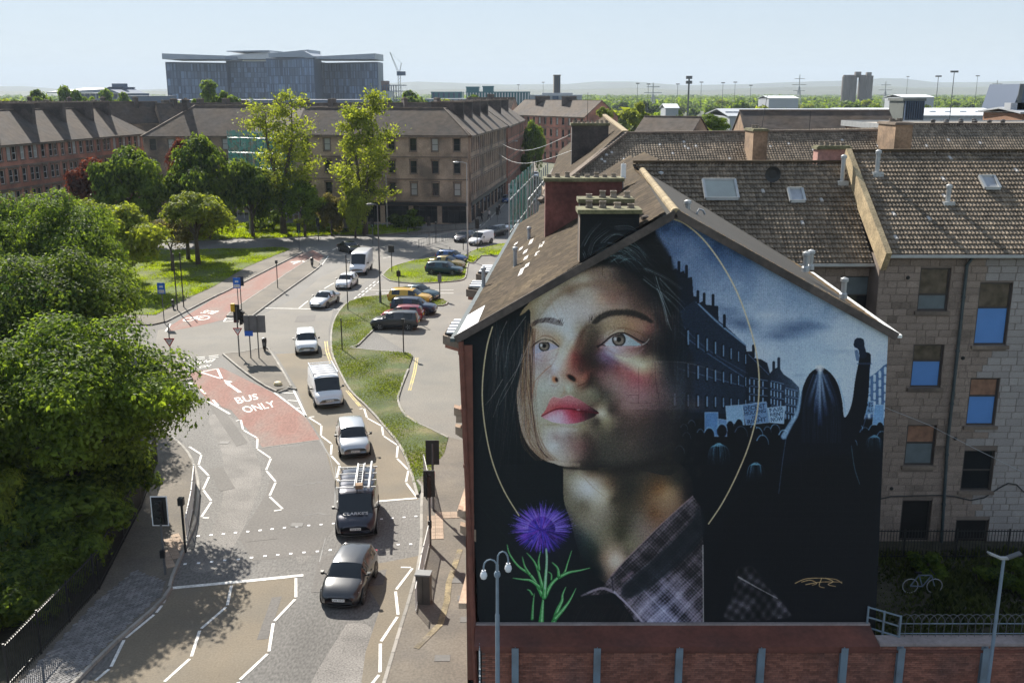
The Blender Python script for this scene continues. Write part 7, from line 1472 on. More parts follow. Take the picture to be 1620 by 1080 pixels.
shed('pale grey gabled warehouse behind the low dark-roofed block', 1152, 1225, 173, 260, 30, GRW); shed('grey gabled warehouse joined to the pale one', 1226, 1345, 173, 262, 30, GRW); shed('long white warehouse roof before the tree belt, left part', 1345, 1440, 172, 270, 34); shed('long white warehouse roof before the tree belt, right part', 1452, 1600, 172, 270, 40)
shed('distant white shed roof behind the tree belt', 1425, 1475, 150, 640, 30); shed('distant pale shed at the right of the silos', 1215, 1262, 152, 700, 30); shed('small low white shed left of the belt', 1052, 1072, 165, 420, 14)
boxpx('steel_plant_box', 'large dull green louvred box on the white warehouse', 1422, 1454, 160, 235, 9, M('green_grey_louvre', (.10, .11, .10), .7, .1, .5), 'plant room', 9, HDK)
a = thing('sloped_grandstand', 'dark sloping-sided building at the right edge skyline', 'building', (pt(1595, 300).x, 300, 0)); x0, x1 = pt(1573, 300).x - a.location.x, pt(1625, 300).x - a.location.x; z = V(0, 133, 300).z
m = MB(); m.add([(x0, 0, 0), (x1 - 3, 0, 0), (x1 - 1, 0, z), (x0 + 6, 0, z), (x0, 20, 0), (x1 - 3, 20, 0), (x1 - 1, 20, z), (x0 + 6, 20, z)], [(0, 1, 2, 3), (5, 4, 7, 6), (3, 2, 6, 7), (4, 0, 3, 7), (1, 5, 6, 2)]); m.build('wall', HDK, a, local=True); MB().bar((x0 + 5, -.2, z * .4), (x0 + 6, -.2, z), 1.2, .3).build('rib', GREYP, a, local=True)
shed('white-parapeted brick building at the right edge', 1598, 1660, 172, 120, 10, GRW, BRN, .5)
# masts and pylons
for i, (px, yt, D, hd, lab) in enumerate(((1087, 122, 420, 'comm', 'dark communications mast above the tree belt'), (1032, 131, 700, 'pylon', 'pylon left of the communications mast'), (1262, 118, 900, 'pylon', 'pylon left of the grain silos'), (1007, 133, 520, 'flood', 'thin lamp mast nearest the slab tower'), (1024, 134, 520, 'flood', 'thin lamp mast beside the left pylon'), (1070, 134, 520, 'flood', 'thin lamp mast left of the communications mast'), (1107, 131, 520, 'flood', 'thin lamp mast right of the communications mast'), (1141, 132, 520, 'flood', 'first of the twin lamp masts'), (1160, 131, 520, 'flood', 'second of the twin lamp masts'), (1185, 136, 560, 'flood', 'lone thin mast right of the twin ones'), (1475, 122, 330, 'flood', 'dark post mast right of the silos'), (1497, 115, 260, 'flood', 'tall double-headed lamp mast above the white warehouse'), (1539, 121, 520, 'flood', 'lamp mast left of the sloping building'), (1398, 129, 900, 'pylon', 'faint pylon right of the silos'), (1573, 127, 900, 'pylon', 'pylon just left of the sloping building'), (859, 131, 700, 'flood', 'thin mast left of the slab tower'), (820, 135, 700, 'flood', 'thin mast above the white finned building'), (1431, 122, 700, 'flood', 'thin mast between the silos and the dark post'))):
    mast({'comm': 'communications_mast', 'pylon': 'electricity_pylon', 'flood': 'lamp_mast'}[hd], lab, px, yt, D, .13 if hd == 'flood' else .45, {'comm': 'mast', 'pylon': 'pylon', 'flood': 'mast'}[hd], hd, mat=GALV if hd == 'pylon' else GREYP)
# hills
HILL = M('hill_grass', (.08, .085, .05), .95, .3, .0006, .2, .004)
def hills(D, prof, seed):
    xs = np.linspace(-900, 2520, 220); r = np.random.default_rng(seed); yy = np.interp(xs, [p[0] for p in prof], [p[1] for p in prof]) + np.convolve(r.normal(0, 1.3, 240), np.ones(21) / 21, 'same')[:220]
    m = []; 
    for x, y in zip(xs, yy): q = V(810 + (x - 810), y, D); X = (x - 810) / FPX * (D * CP); m += [(X, D - 1400, -2), (X, D, max(1, q.z)), (X * 1.15, D + 2500, -2)]
    v = np.array(m); f = []
    for i in range(219): a = i * 3; f += [(a, a + 3, a + 4, a + 1), (a + 1, a + 4, a + 5, a + 2)]
    o = link_mesh('hills', np_mesh('hills', v, f, HILL, smooth=True)); o['kind'] = 'structure'
hills(8200, [(-900, 142), (0, 137), (40, 137), (90, 141), (130, 145), (200, 143), (260, 141), (600, 133), (660, 129), (720, 131), (800, 134), (900, 133), (940, 129), (1000, 129), (1080, 135), (1180, 133), (1250, 130), (1330, 128), (1400, 124), (1430, 125), (1480, 131), (1560, 130), (1620, 128), (2500, 132)], 3)
hills(5200, [(-900, 145), (0, 144), (600, 145), (700, 141), (900, 142), (1000, 139), (1100, 143), (1250, 137), (1400, 136), (1450, 139), (1620, 137), (2500, 141)], 5)
# ================================================================ vehicles
def paint(name, rgb, metal=0.4): return M(name, rgb, 0.28, 0.03, 1, metal=metal, coat=0.8)
CGL = glass_mat('car_glass', (0.012, 0.016, 0.02), 0, 0.03); TYRE = M('tyre_rubber', (0.018, 0.018, 0.018), .85, .1, 3); RIM = M('alloy_rim', (.38, .39, .40), .35, .1, 3, metal=.7)
TRIM = M('black_trim', (.015, .015, .016), .5, .1, 3); HLAMP = M('headlamp_lens', (.62, .64, .66), .12, .05, 2, coat=1); TLAMP = M('tail_lamp_lens', (.42, .02, .02), .2, .05, 2, coat=1); AMB = M('amber_lens', (.75, .25, .05), .2, .05, 2)
PLATE = M('white_number_plate', (.78, .78, .74), .5, .03, 2); PLATY = M('yellow_number_plate', (.75, .58, .08), .5, .03, 2)
# stations: x (0 rear .. 1 front), sill z, belt z, top z, half-width at belt, half-width at top (fractions of H and W/2)
SHAPES = {
 'hatch': dict(L=4.0, W=1.74, H=1.48, st=[(0, .24, .50, .56, .80, .74), (.025, .16, .60, .66, .92, .80), (.06, .14, .64, .88, .97, .66), (.13, .14, .655, .97, 1, .70), (.30, .14, .655, 1.0, 1, .73), (.48, .14, .65, .995, 1, .74), (.60, .14, .645, .96, 1, .72), (.665, .14, .64, .84, 1, .74), (.735, .14, .63, .665, .99, .80), (.80, .14, .60, .64, .98, .78), (.90, .15, .53, .58, .95, .72), (.965, .17, .44, .50, .86, .62), (1, .22, .34, .40, .66, .50)], cab=(2, 8), pil=(4,)),
 'suv': dict(L=4.4, W=1.86, H=1.64, st=[(0, .26, .52, .58, .80, .76), (.02, .19, .60, .66, .92, .82), (.05, .18, .63, .90, .97, .70), (.11, .17, .64, .975, 1, .73), (.30, .17, .645, 1.0, 1, .76), (.50, .17, .64, .995, 1, .76), (.61, .17, .635, .95, 1, .74), (.67, .17, .63, .84, 1, .75), (.74, .17, .62, .66, .99, .82), (.82, .17, .60, .64, .98, .80), (.91, .18, .55, .60, .95, .76), (.97, .20, .48, .53, .88, .68), (1, .26, .38, .44, .70, .56)], cab=(2, 8), pil=(4,)),
 'sedan': dict(L=4.6, W=1.80, H=1.44, st=[(0, .26, .52, .60, .78, .70), (.03, .17, .60, .68, .92, .78), (.09, .15, .64, .71, .97, .78), (.16, .14, .65, .73, .99, .74), (.27, .14, .66, .95, 1, .66), (.40, .14, .66, 1.0, 1, .70), (.53, .14, .655, .985, 1, .70), (.61, .14, .65, .88, 1, .70), (.70, .14, .64, .675, .99, .78), (.80, .14, .61, .65, .98, .78), (.90, .15, .54, .59, .95, .72), (.965, .17, .45, .51, .86, .62), (1, .22, .34, .42, .66, .50)], cab=(3, 8), pil=(5,)),
 'van': dict(L=4.97, W=1.99, H=2.0, st=[(0, .22, .50, .93, .90, .82), (.015, .18, .55, .975, .97, .86), (.05, .17, .56, .99, 1, .88), (.25, .16, .56, 1.0, 1, .88), (.50, .16, .555, 1.0, 1, .88), (.66, .16, .55, .985, 1, .87), (.71, .16, .55, .95, 1, .85), (.78, .16, .545, .76, 1, .82), (.845, .16, .54, .57, .99, .82), (.91, .16, .49, .53, .96, .76), (.965, .17, .42, .47, .88, .66), (1, .22, .30, .37, .72, .54)], cab=(5, 8), pil=(6,)),
 'box': dict(L=5.9, W=2.05, H=2.5, st=[(0, .20, .46, .97, .94, .90), (.01, .17, .47, .985, 1, .92), (.25, .16, .47, 1.0, 1, .92), (.62, .16, .47, 1.0, 1, .92), (.70, .16, .46, .985, 1, .90), (.76, .16, .46, .93, 1, .84), (.83, .16, .455, .68, 1, .80), (.875, .16, .45, .50, .99, .80), (.93, .16, .42, .46, .96, .76), (.975, .17, .36, .41, .88, .68), (1, .20, .27, .33, .74, .58)], cab=(4, 7), pil=(5,)),
 'lcv': dict(L=4.4, W=1.83, H=1.83, st=[(0, .22, .50, .93, .88, .80), (.015, .18, .55, .97, .96, .85), (.05, .17, .56, .99, 1, .86), (.30, .16, .56, 1.0, 1, .86), (.50, .16, .555, .99, 1, .85), (.60, .16, .55, .94, 1, .82), (.68, .16, .545, .76, 1, .80), (.755, .16, .54, .57, .99, .82), (.84, .16, .51, .55, .98, .78), (.92, .16, .46, .50, .94, .72), (.975, .18, .39, .44, .85, .62), (1, .22, .30, .36, .68, .50)], cab=(4, 7), pil=(5,)),
}
wheel_me = {}
def vehicle(label, kind, fpx, rpx, mat, cat='car', group=None, plate=None, name=None, H=None, L=None, lights=False, roofmat=None, W=None):
    """fpx, rpx: ground points under the front and rear bumper, as pixels of the photograph"""
    S = SHAPES[kind]; L = L or S['L']; W_ = (W or S['W']) / 2; H = H or S['H']; a, b = G(*fpx), G(*rpx); d = (a - b).normalized(); c = a - d * L / 2
    t = thing(name or {'van': 'panel_van', 'box': 'high_roof_van', 'lcv': 'small_van', 'suv': 'suv'}.get(kind, 'car'), label, cat, (c.x, c.y, 0.004), math.atan2(d.y, d.x), group)
    # denser stations by interpolation for rounder forms
    st = S['st']; X = [s[0] for s in st]; n = len(st); secs = []; seg = []
    for i in range(n):
        secs.append(st[i]); seg.append(i)
        if i < n - 1:
            m_ = tuple((st[i][k] + st[i + 1][k]) / 2 for k in range(6))
            if 0 < i < n - 2: m_ = tuple(m_[k] + (m_[k] - (st[i - 1][k] + st[i + 2][k]) / 2) * .10 if k in (3, 4, 5) else m_[k] for k in range(6))
            secs.append(m_); seg.append(i)
    rows = []
    for s in secs:
        x = (s[0] - .5) * L; zs, zb, zt = s[1] * H, s[2] * H, s[3] * H; wb, wt = s[4] * W_, s[5] * W_; cr = .035 * H if zt > zb + .15 * H else .02 * H
        half = [(0, zs - .02), (wb * .86, zs), (wb * .965, zs + .10 * (zb - zs)), (wb, zs + .45 * (zb - zs)), (wb * .985, zs + .8 * (zb - zs)), (wb * .94, zb), (wt + (wb * .94 - wt) * .06, zt - cr), (wt * .9, zt - cr * .35), (wt * .5, zt + cr * .2), (0, zt + cr * .35)]
        rows.append([(x, y, z) for y, z in half] + [(x, -y, z) for y, z in reversed(half[1:-1])])
    K = len(rows[0]); V_ = [p for r in rows for p in r]; body, side, wind, rear, roof_ = [], [[], []], [], [], []
    c0, c1 = S['cab'][0] * 2, S['cab'][1] * 2; wsx = next(i for i, s in enumerate(st) if i > n // 2 and s[3] < .95) * 2
    if kind in ('hatch', 'suv'): wsx = 12
    elif kind == 'sedan': wsx = 12
    elif kind == 'van': wsx = 12
    elif kind == 'box': wsx = 10
    else: wsx = 10
    rw = {'hatch': (2, 6), 'suv': (2, 6), 'sedan': (6, 8)}.get(kind)
    for i in range(len(rows) - 1):
        for k in range(K):
            f = (i * K + k, i * K + (k + 1) % K, (i + 1) * K + (k + 1) % K, (i + 1) * K + k); top = 6 <= k <= 11; sg = k in (5, 12)
            if top and wsx <= i < c1: wind.append(f)
            elif rw and top and rw[0] <= i < rw[1] and kind != 'sedan': (rear if i < rw[1] - 1 else body).append(f)
            elif rw and top and kind == 'sedan' and 6 <= i < 8: rear.append(f)
            elif sg and c0 + 2 <= i < c1 - 2 and (i // 2) not in S['pil'] : side[0 if k == 5 else 1].append(f)
            else: body.append(f)
    body += [tuple(range(K)), tuple(reversed(range((len(rows) - 1) * K, len(rows) * K)))]
    def sub(nm, fs, m, sm_=True):
        if not fs: return
        use = sorted({i for f in fs for i in f}); mp = {u: j for j, u in enumerate(use)}; me = bpy.data.meshes.new(nm); me.from_pydata([V_[u] for u in use], [], [tuple(mp[i] for i in f) for f in fs]); me.materials.append(m)
        me.polygons.foreach_set('use_smooth', [sm_] * len(fs)); me.update(); return link_mesh(nm, me, t)
    bo = sub('body', body, mat); sub('windscreen', wind, CGL); sub('rear_window', rear, CGL); 
    for sd_l in side:
        grp, last = [], None
        for f in sd_l:
            i = f[0] // K
            if last is not None and i > last + 1: sub('side_window', grp, CGL, False); grp = []
            grp.append(f); last = i
        sub('side_window', grp, CGL, False)
    for sy in (-1, 1):
        for fx in ((.36, .56) if kind in ('hatch', 'suv', 'sedan') else (.60,)): MB().bar(((fx - .5) * L, sy * (W_ * .975), H * .17), ((fx - .5) * L, sy * (W_ * 1.0 + .002), H * .34), .012).bar(((fx - .5) * L, sy * (W_ * 1.0 + .002), H * .34), ((fx - .5) * L, sy * (W_ * .955), H * .62), .012).build('door_seam', TRIM, t, local=True)
        for fx in ((.40, .60) if kind in ('hatch', 'suv', 'sedan') else (.63,)): MB().bar(((fx - .5) * L, sy * (W_ + .005), H * .52), ((fx - .5) * L + .14, sy * (W_ + .005), H * .52), .03).build('door_handle', TRIM, t, local=True)
    # wheels
    r = .33 if kind in ('hatch', 'sedan') else .36; key = r
    if key not in wheel_me:
        m = MB(); m.lathe((0, 0, 0), [(r * .62, -.11), (r * .95, -.11), (r, -.07), (r, .07), (r * .95, .11), (r * .62, .11)], 18, axis='y'); o = m.build('wheel', TYRE, None, smooth=False); a_ = o.data; bpy.data.objects.remove(o)
        m = MB(); m.lathe((0, 0, 0), [(r * .62, -.09), (r * .62, .09)], 14, axis='y')
        for k in range(5): th = k * 1.2566; m.bar((math.cos(th) * .05, .105, math.sin(th) * .05), (math.cos(th) * r * .6, .1, math.sin(th) * r * .6), .05, .03); m.bar((math.cos(th) * .05, -.105, math.sin(th) * .05), (math.cos(th) * r * .6, -.1, math.sin(th) * r * .6), .05, .03)
        o = m.build('rim', RIM, None); b_ = o.data; bpy.data.objects.remove(o); m = MB(); m.lathe((0, 0, 0), [(r * 1.0, -.02), (r * 1.16, -.02), (r * 1.16, .02), (r * 1.0, .02)], 18, axis='y'); o = m.build('wheel_arch', TRIM, None); wheel_me[key] = (a_, b_, o.data); bpy.data.objects.remove(o)
    for fx in (.80 if kind != 'box' else .83, .20 if kind != 'box' else .24):
        for sy in (-1, 1):
            w_ = link_mesh('wheel', wheel_me[key][0], t); w_.location = ((fx - .5) * L, sy * (W_ - .10), r); link_mesh('rim', wheel_me[key][1], w_); ar = link_mesh('wheel_arch', wheel_me[key][2], t); ar.location = ((fx - .5) * L, sy * (W_ - .005), r)
    # lamps, grille, plates, mirrors, bumper, wipers
    zf = {'hatch': .44, 'suv': .47, 'sedan': .44, 'van': .40, 'box': .335, 'lcv': .41}[kind] * H
    def front_x(z, y):
        f = abs(y) / W_; return L / 2 - .06 - .30 * f ** 2.2 - max(0, z - zf * .8) * .35
    for sy in (-1, 1):
        m = MB(); pts = []
        for yy, zz in ((.50, -.055), (.90, -.02), (.90, .075), (.52, .05)): y = sy * yy * W_; z = zf + zz; pts.append((front_x(z, y) + .035, y, z))
        m.add(pts + [(p[0] - .25, p[1] * .94, p[2]) for p in pts], [(0, 1, 2, 3) if sy > 0 else (3, 2, 1, 0), (0, 4, 5, 1), (1, 5, 6, 2), (2, 6, 7, 3), (3, 7, 4, 0)]); m.build('headlight', HLAMP, t, local=True)
        m = MB(); m.box(-L / 2 + .0, -L / 2 + .12, min(sy * W_ * .66, sy * W_ * .9), max(sy * W_ * .66, sy * W_ * .9), H * .46, H * (.62 if kind in ('hatch', 'suv') else .56 if kind == 'sedan' else .7)); m.build('tail_light', TLAMP, t, local=True)
        m = MB(); xm = ((.665 if kind in ('hatch', 'suv') else .62) if kind in ('hatch', 'suv', 'sedan') else .735 if kind == 'van' else .80 if kind == 'box' else .66) - .5; zm = H * (.68 if kind in ('hatch', 'suv', 'sedan') else .60 if kind == 'van' else .53 if kind == 'box' else .61)
        m.bar((xm * L, sy * W_ * .93, zm - .03), (xm * L - .02, sy * (W_ + .10), zm + .02), .05); m.add([(xm * L - .05, sy * (W_ + .04), zm - .04), (xm * L - .05, sy * (W_ + .2), zm - .03), (xm * L - .05, sy * (W_ + .2), zm + .12), (xm * L - .05, sy * (W_ + .04), zm + .13), (xm * L + .09, sy * (W_ + .06), zm - .02), (xm * L + .07, sy * (W_ + .17), zm - .01), (xm * L + .07, sy * (W_ + .17), zm + .09), (xm * L + .09, sy * (W_ + .06), zm + .1)], [(0, 1, 2, 3), (7, 6, 5, 4), (0, 4, 5, 1), (1, 5, 6, 2), (2, 6, 7, 3), (3, 7, 4, 0)]); m.build('mirror', TRIM, t, local=True)
    def fpanel(nm, ya, z0, z1, m_, out=.02):
        m = MB(); k = 8; pts = []
        for i in range(k + 1): y = -ya * W_ + 2 * ya * W_ * i / k; pts.append((front_x(z0, y) + out, y, z0))
        for i in range(k + 1): y = -ya * W_ + 2 * ya * W_ * i / k; pts.append((front_x(z1, y) + out, y, z1))
        nn_ = k + 1; q = [(p[0] - .2, p[1], p[2]) for p in pts]
        m.add(pts + q, [(i, i + 1, nn_ + i + 1, nn_ + i) for i in range(k)] + [(nn_ + i, nn_ + i + 1, 3 * nn_ + i + 1, 3 * nn_ + i) for i in range(k)] + [(i + 1, i, 2 * nn_ + i, 2 * nn_ + i + 1) for i in range(k)]); return m.build(nm, m_, t, local=True)
    fpanel('grille', .44, zf - .05, zf + .045, TRIM, .03); fpanel('lower_grille', .62, H * .19, H * .275, TRIM, .045); fpanel('bumper_sill', .86, H * .125, H * .155, TRIM, .06)
    px_ = front_x(H * .3, 0) + .075; m = MB(); m.box(px_ - .02, px_, -.26, .26, H * .285, H * .285 + .115); pl = m.build('number_plate', PLATE, t, local=True)
    if plate: text_on('lettering', plate, (px_ + .004, -.24, H * .285 + .02), (px_ + .004, .24, H * .285 + .02), (px_ + .004, -.24, H * .285 + .095), (px_ + .004, .24, H * .285 + .095), TRIM, pl, local=True)
    m = MB(); m.box(-L / 2 - .03, -L / 2 + .02, -.26, .26, H * .40, H * .40 + .115); m.build('number_plate', PLATY, t, local=True)
    if lights: 
        for sy in (-1, 1): m = MB(); m.box(front_x(zf - .1, .7 * W_) + .01, front_x(zf - .1, .7 * W_) + .05, min(sy * W_ * .55, sy * W_ * .8), max(sy * W_ * .55, sy * W_ * .8), zf - .09, zf - .055); m.build('indicator', AMB, t, local=True)
    return t, L, W_, H
VW = paint('white_car_paint', (.74, .75, .77), 0); VS = paint('silver_car_paint', (.50, .52, .54), .6); VG = paint('grey_car_paint', (.045, .046, .05), .4); VB = paint('black_car_paint', (.012, .012, .014), .3); VN = paint('navy_car_paint', (.012, .022, .055), .4); VT = paint('teal_car_paint', (.015, .05, .065), .4); VR = paint('red_car_paint', (.25, .02, .035), .3); VY = paint('yellow_car_paint', (.62, .36, .03), .2); VO = paint('olive_gold_paint', (.30, .22, .06), .4); VP = paint('purple_black_paint', (.02, .02, .035), .4); VU = paint('blue_car_paint', (.02, .07, .20), .4)
vehicle('dark grey hatchback nearest the camera, just past the crossing studs', 'hatch', (536, 966), (570, 898), VG, plate='LJ68 NDZ', lights=True, W=1.8)
van2, L2, W2, H2 = vehicle("black van with roof rack and ladder, lettered CLARKE'S on its bonnet", 'van', (563, 856), (570, 794), VP, 'van', plate='YX69 BXA', lights=True, L=4.8)
vehicle('white silver hatchback behind the black van with the ladder', 'suv', (563, 727), (554, 690), VS, plate='SA70 KLV', H=1.56, L=4.2)
van4, L4, W4, H4 = vehicle('white van with a full-length white roof rack in the queue', 'van', (523, 648), (507, 615), VW, 'van', plate='SD19 ZYH')
vehicle('white compact SUV beside the direction sign island', 'suv', (486, 563), (484, 542), VW, L=4.2)
vehicle('pale silver saloon crossing the long stop line', 'sedan', (500, 490), (519, 480), VS)
vehicle('small white hatchback between the silver saloon and the high-roof van', 'hatch', (541, 459), (553, 451), VW)
vehicle('high-roof white van at the rear of the queue', 'box', (565, 437), (574, 428), VW, 'van', H=2.6)
vehicle('black saloon turning into the queue from the crossroads', 'sedan', (566, 402), (530, 392), VB)
vehicle('black people carrier parked nose to the verge, nearest in the car park', 'suv', (588, 519), (662, 520), VG, H=1.68, W=1.8)
vehicle('red hatchback almost hidden between the black people carrier and the navy SUV', 'hatch', (604, 506), (672, 507), VR)
vehicle('navy SUV parked nose to the car park lane', 'suv', (690, 497), (612, 494), VN)
vehicle('yellow taxi parked behind the navy SUV', 'suv', (682, 481), (614, 478), VY, H=1.55)
vehicle('dark teal saloon parked furthest in the near parking bay', 'sedan', (692, 475), (636, 468), VT)
vehicle('dark teal hatchback parked on the teardrop island bay', 'suv', (731, 435), (670, 432), VT, H=1.55)
vehicle('olive gold saloon parked second at the teardrop island', 'sedan', (734, 425), (684, 421), VO)
vehicle('blue car parked last at the teardrop island', 'hatch', (736, 416), (704, 413), VU)
vehicle('dark car with bright windscreen waiting by the guardrail', 'hatch', (724, 384), (746, 378), VP)
vehicle('small white van with rounded cab by the far grass strip', 'lcv', (747, 389), (788, 380), VW, 'van')
vehicle('grey car partly hidden behind the small white van', 'suv', (770, 376), (798, 370), VG)
vehicle('white estate car leaving the far street', 'suv', (803, 367), (833, 359), VW, H=1.5)
vehicle('dark blue car at the kerb of the far street', 'hatch', (800, 322), (806, 315), VU)
vehicle('white van parked along the far street', 'van', (808, 308), (815, 299), VW, 'van')
vehicle('blue car parked beyond the white van in the far street', 'hatch', (824, 300), (830, 292), VN)
vehicle('silver car beyond the traffic signals of the far street', 'hatch', (846, 282), (850, 275), VS)
vehicle('white van glimpsed between the park trees', 'van', (222, 372), (248, 371), VW, 'van')
# black van: rack, ladder, pole, bonnet lettering
t = van2
for k in range(4): x = -L2 * .40 + k * L2 * .19; m = MB(); m.bar((x, -W2 * .98, H2 + .14), (x, W2 * .98, H2 + .14), .05); m.bar((x, -W2 * .86, H2 - .03), (x, -W2 * .86, H2 + .14), .05); m.bar((x, W2 * .86, H2 - .03), (x, W2 * .86, H2 + .14), .05); m.build('rack_bar', GALV, t, local=True)
lad = thing('ladder', 'aluminium ladder strapped on the roof rack of the black van', 'ladder', tuple(t.matrix_basis @ Vector((0, 0, 0))), t.rotation_euler.z)
for y in (-.02, .34): MB().bar((-L2 * .46, y, H2 + .23), (L2 * .2, y - .05, H2 + .23), .04, .09).build('rail', GALV, lad, local=True)
for k in range(10): x = -L2 * .43 + k * L2 * .066; MB().bar((x, -.03, H2 + .23), (x, .34, H2 + .23), .035).build('rung', GALV, lad, local=True)
for z in (.31,): 
    for y in (0.03, .29): MB().bar((-L2 * .40, y, H2 + z), (L2 * .16, y, H2 + z), .035, .06).build('rail', GALV, lad, local=True)
bxw = thing('wooden_block', 'small wooden box at the front end of the ladder on the black van', 'box', lad.location, t.rotation_euler.z); MB().box(L2 * .16, L2 * .24, .0, .34, H2 + .17, H2 + .36).build('crate', CHIMO, bxw, local=True)
pip = thing('pipe_carrier', 'white pipe carrier along the rack of the black van', 'pipe', lad.location, t.rotation_euler.z); MB().tube([(-L2 * .5, .68, H2 + .24), (L2 * .25, .64, H2 + .24)], .06, 8).build('tube', VW, pip, local=True)
text_on('bonnet_lettering', "CLARKE'S", (L2 * .40, -.6, H2 * .553 + .055), (L2 * .40, .6, H2 * .553 + .055), (L2 * .352, -.6, H2 * .577 + .06), (L2 * .352, .6, H2 * .577 + .06), WHITE, t, local=True)
# white van rack
t = van4
for k in range(6): x = -L4 * .44 + k * L4 * .115; m = MB(); m.bar((x, -W4 * .84, H4 + .13), (x, W4 * .84, H4 + .13), .06); m.build('rack_bar', VW, t, local=True)
for sy in (-1, 1): m = MB(); m.bar((-L4 * .46, sy * W4 * .84, H4 + .14), (L4 * .17, sy * W4 * .84, H4 + .14), .06, .09); m.bar((-L4 * .4, sy * W4 * .84, H4 - .05), (-L4 * .4, sy * W4 * .84, H4 + .12), .05); m.bar((L4 * .1, sy * W4 * .84, H4 - .05), (L4 * .1, sy * W4 * .84, H4 + .12), .05); m.build('rack_rail', VW, t, local=True)
# ================================================================ boundary wall, fences, yard
RBRK = M('red_wall_brick', (0.27, 0.11, 0.075), .9, .18, .6, .2, 12, rand='island', rvar=.3, stain=(.13, .075, .065), stain_scale=.7, stain_amt=.5); RMOR = M('brick_mortar', (.15, .105, .09), .95, .2, 2)
RBAND = M('dark_red_render', (.16, .055, .038), .8, .2, .8, .15, 6, stain=(.07, .035, .03), stain_scale=.5, stain_amt=.6); BLUEP = M('blue_grey_steel_paint', (.19, .25, .30), .5, .12, 1.5, stain=(.12, .12, .12), stain_scale=1.2, stain_amt=.5)
CAPB = M('concrete_coping', (.30, .25, .24), .85, .2, 1, .1, 8); WD = 31.2
bw = thing('boundary_wall', 'red brick boundary wall with blue-grey steel posts, below the painted gable', 'wall', (6, WD, 0))
xl = V(762, 1030, WD).x; xr = V(1386, 1000, WD).x; zt = V(900, 1020, WD).z; zr = V(1500, 1014, WD).z
m = MB(); m.box(xl, 26, WD + .02, WD + .4, 0, zt - .01); m.build('wall_core', RMOR, bw)
m = MB(); h = .078
for r in range(int((zt) / h)):
    if r * h < .3: continue
    x = xl + (.12 if r % 2 else 0)
    while x < 20: L = .235; m.box(x + .006, x + L - .006, WD - random.uniform(.004, .012), WD + .019, r * h + .005, (r + 1) * h - .006); x += L
tag(m.build('bricks', RBRK, bw), kind='stuff')
m = MB(); a = V(760, 986, GD - .02); m.add([(xl - .25, WD - .08, zt - .01), (xr + .15, WD - .08, zt - .01), (xr + .15, GD - .02, a.z + .02), (xl - .25, GD - .02, a.z + .02), (xl - .25, WD - .08, zt - .16), (xr + .15, WD - .08, zt - .16), (xr + .15, GD - .02, zt - .16), (xl - .25, GD - .02, zt - .16)], [(0, 1, 2, 3), (4, 5, 1, 0), (5, 6, 2, 1), (7, 4, 0, 3), (7, 6, 5, 4)]); m.build('sloped_plinth', RBAND, bw)
m = MB(); m.box(xl - .25, xr + .15, GD - .14, GD - .015, a.z - .03, a.z + .06); m.build('plinth_capping', CAPB, bw)
m = MB(); m.box(xr + .16, 26, WD - .06, WD + .5, zt - .009, zt + .10); m.build('coping', CAPB, bw)
m = MB(); m.box(xl, 20, WD - .045, WD - .013, zt - .27, zt - .17); m.build('dark_band', RBAND, bw)
for px in (815, 945, 1075, 1205, 1336, 1426, 1560):
    p = V(px, 1025, WD - .1); m = MB(); z1 = zt - .02; m.box(p.x - .12, p.x + .12, WD - .18, WD - .165, 0, z1); m.box(p.x - .12, p.x + .12, WD - .03, WD - .014, 0, z1); m.box(p.x - .012, p.x + .012, WD - .165, WD - .03, 0, z1); m.build('steel_post', BLUEP, bw)
fe = thing('bow_top_fence', 'pale green bow-topped railing on the low wall at the bottom right', 'fence', (20, 32, 0)); fz = zt + .1; D = 31.6
for k in range(42):
    x = xr + .9 + k * .27; MB().tube([(x, D, fz), (x, D, fz + .5)] + [(x + .27 - .27 * math.cos(t), D, fz + .5 + .36 * math.sin(t)) for t in (.5, 1.05, 1.57, 2.1, 2.65)] + [(x + .54, D, fz + .5)], .013, 4).build('hoop', GREYP, fe)
for z in (.12, .5): MB().bar((xr + .9, D, fz + z), (xr + 12.5, D, fz + z), .025).build('rail', BLUEP, fe)
g_ = thing('corner_railing', 'short sloping steel railing joining the gable foot to the bow-topped fence', 'railing', (13.2, 31.8, 0)); a = Vector((xr + .05, 32.2, zt + .9)); b = Vector((xr + .95, 31.55, zt + .9))
for z in (0, -.38, -.78): MB().bar(a + Vector((0, 0, z)), b + Vector((0, 0, z)), .045).build('rail', BLUEP, g_)
for q in (a, a.lerp(b, .5), b): MB().bar(q + Vector((0, 0, .03)), q - Vector((0, 0, .9)), .06).build('post', BLUEP, g_)
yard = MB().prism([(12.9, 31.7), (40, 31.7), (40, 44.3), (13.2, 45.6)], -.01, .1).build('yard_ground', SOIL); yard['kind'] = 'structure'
blades('grass_blades', [(13.2, 31.8), (30, 31.8), (30, 43.5), (13.4, 43.5)], 16000, .28, .1, leaf_mat('yard_grass', (.02, .03, .01), (.08, .10, .03)), yard)
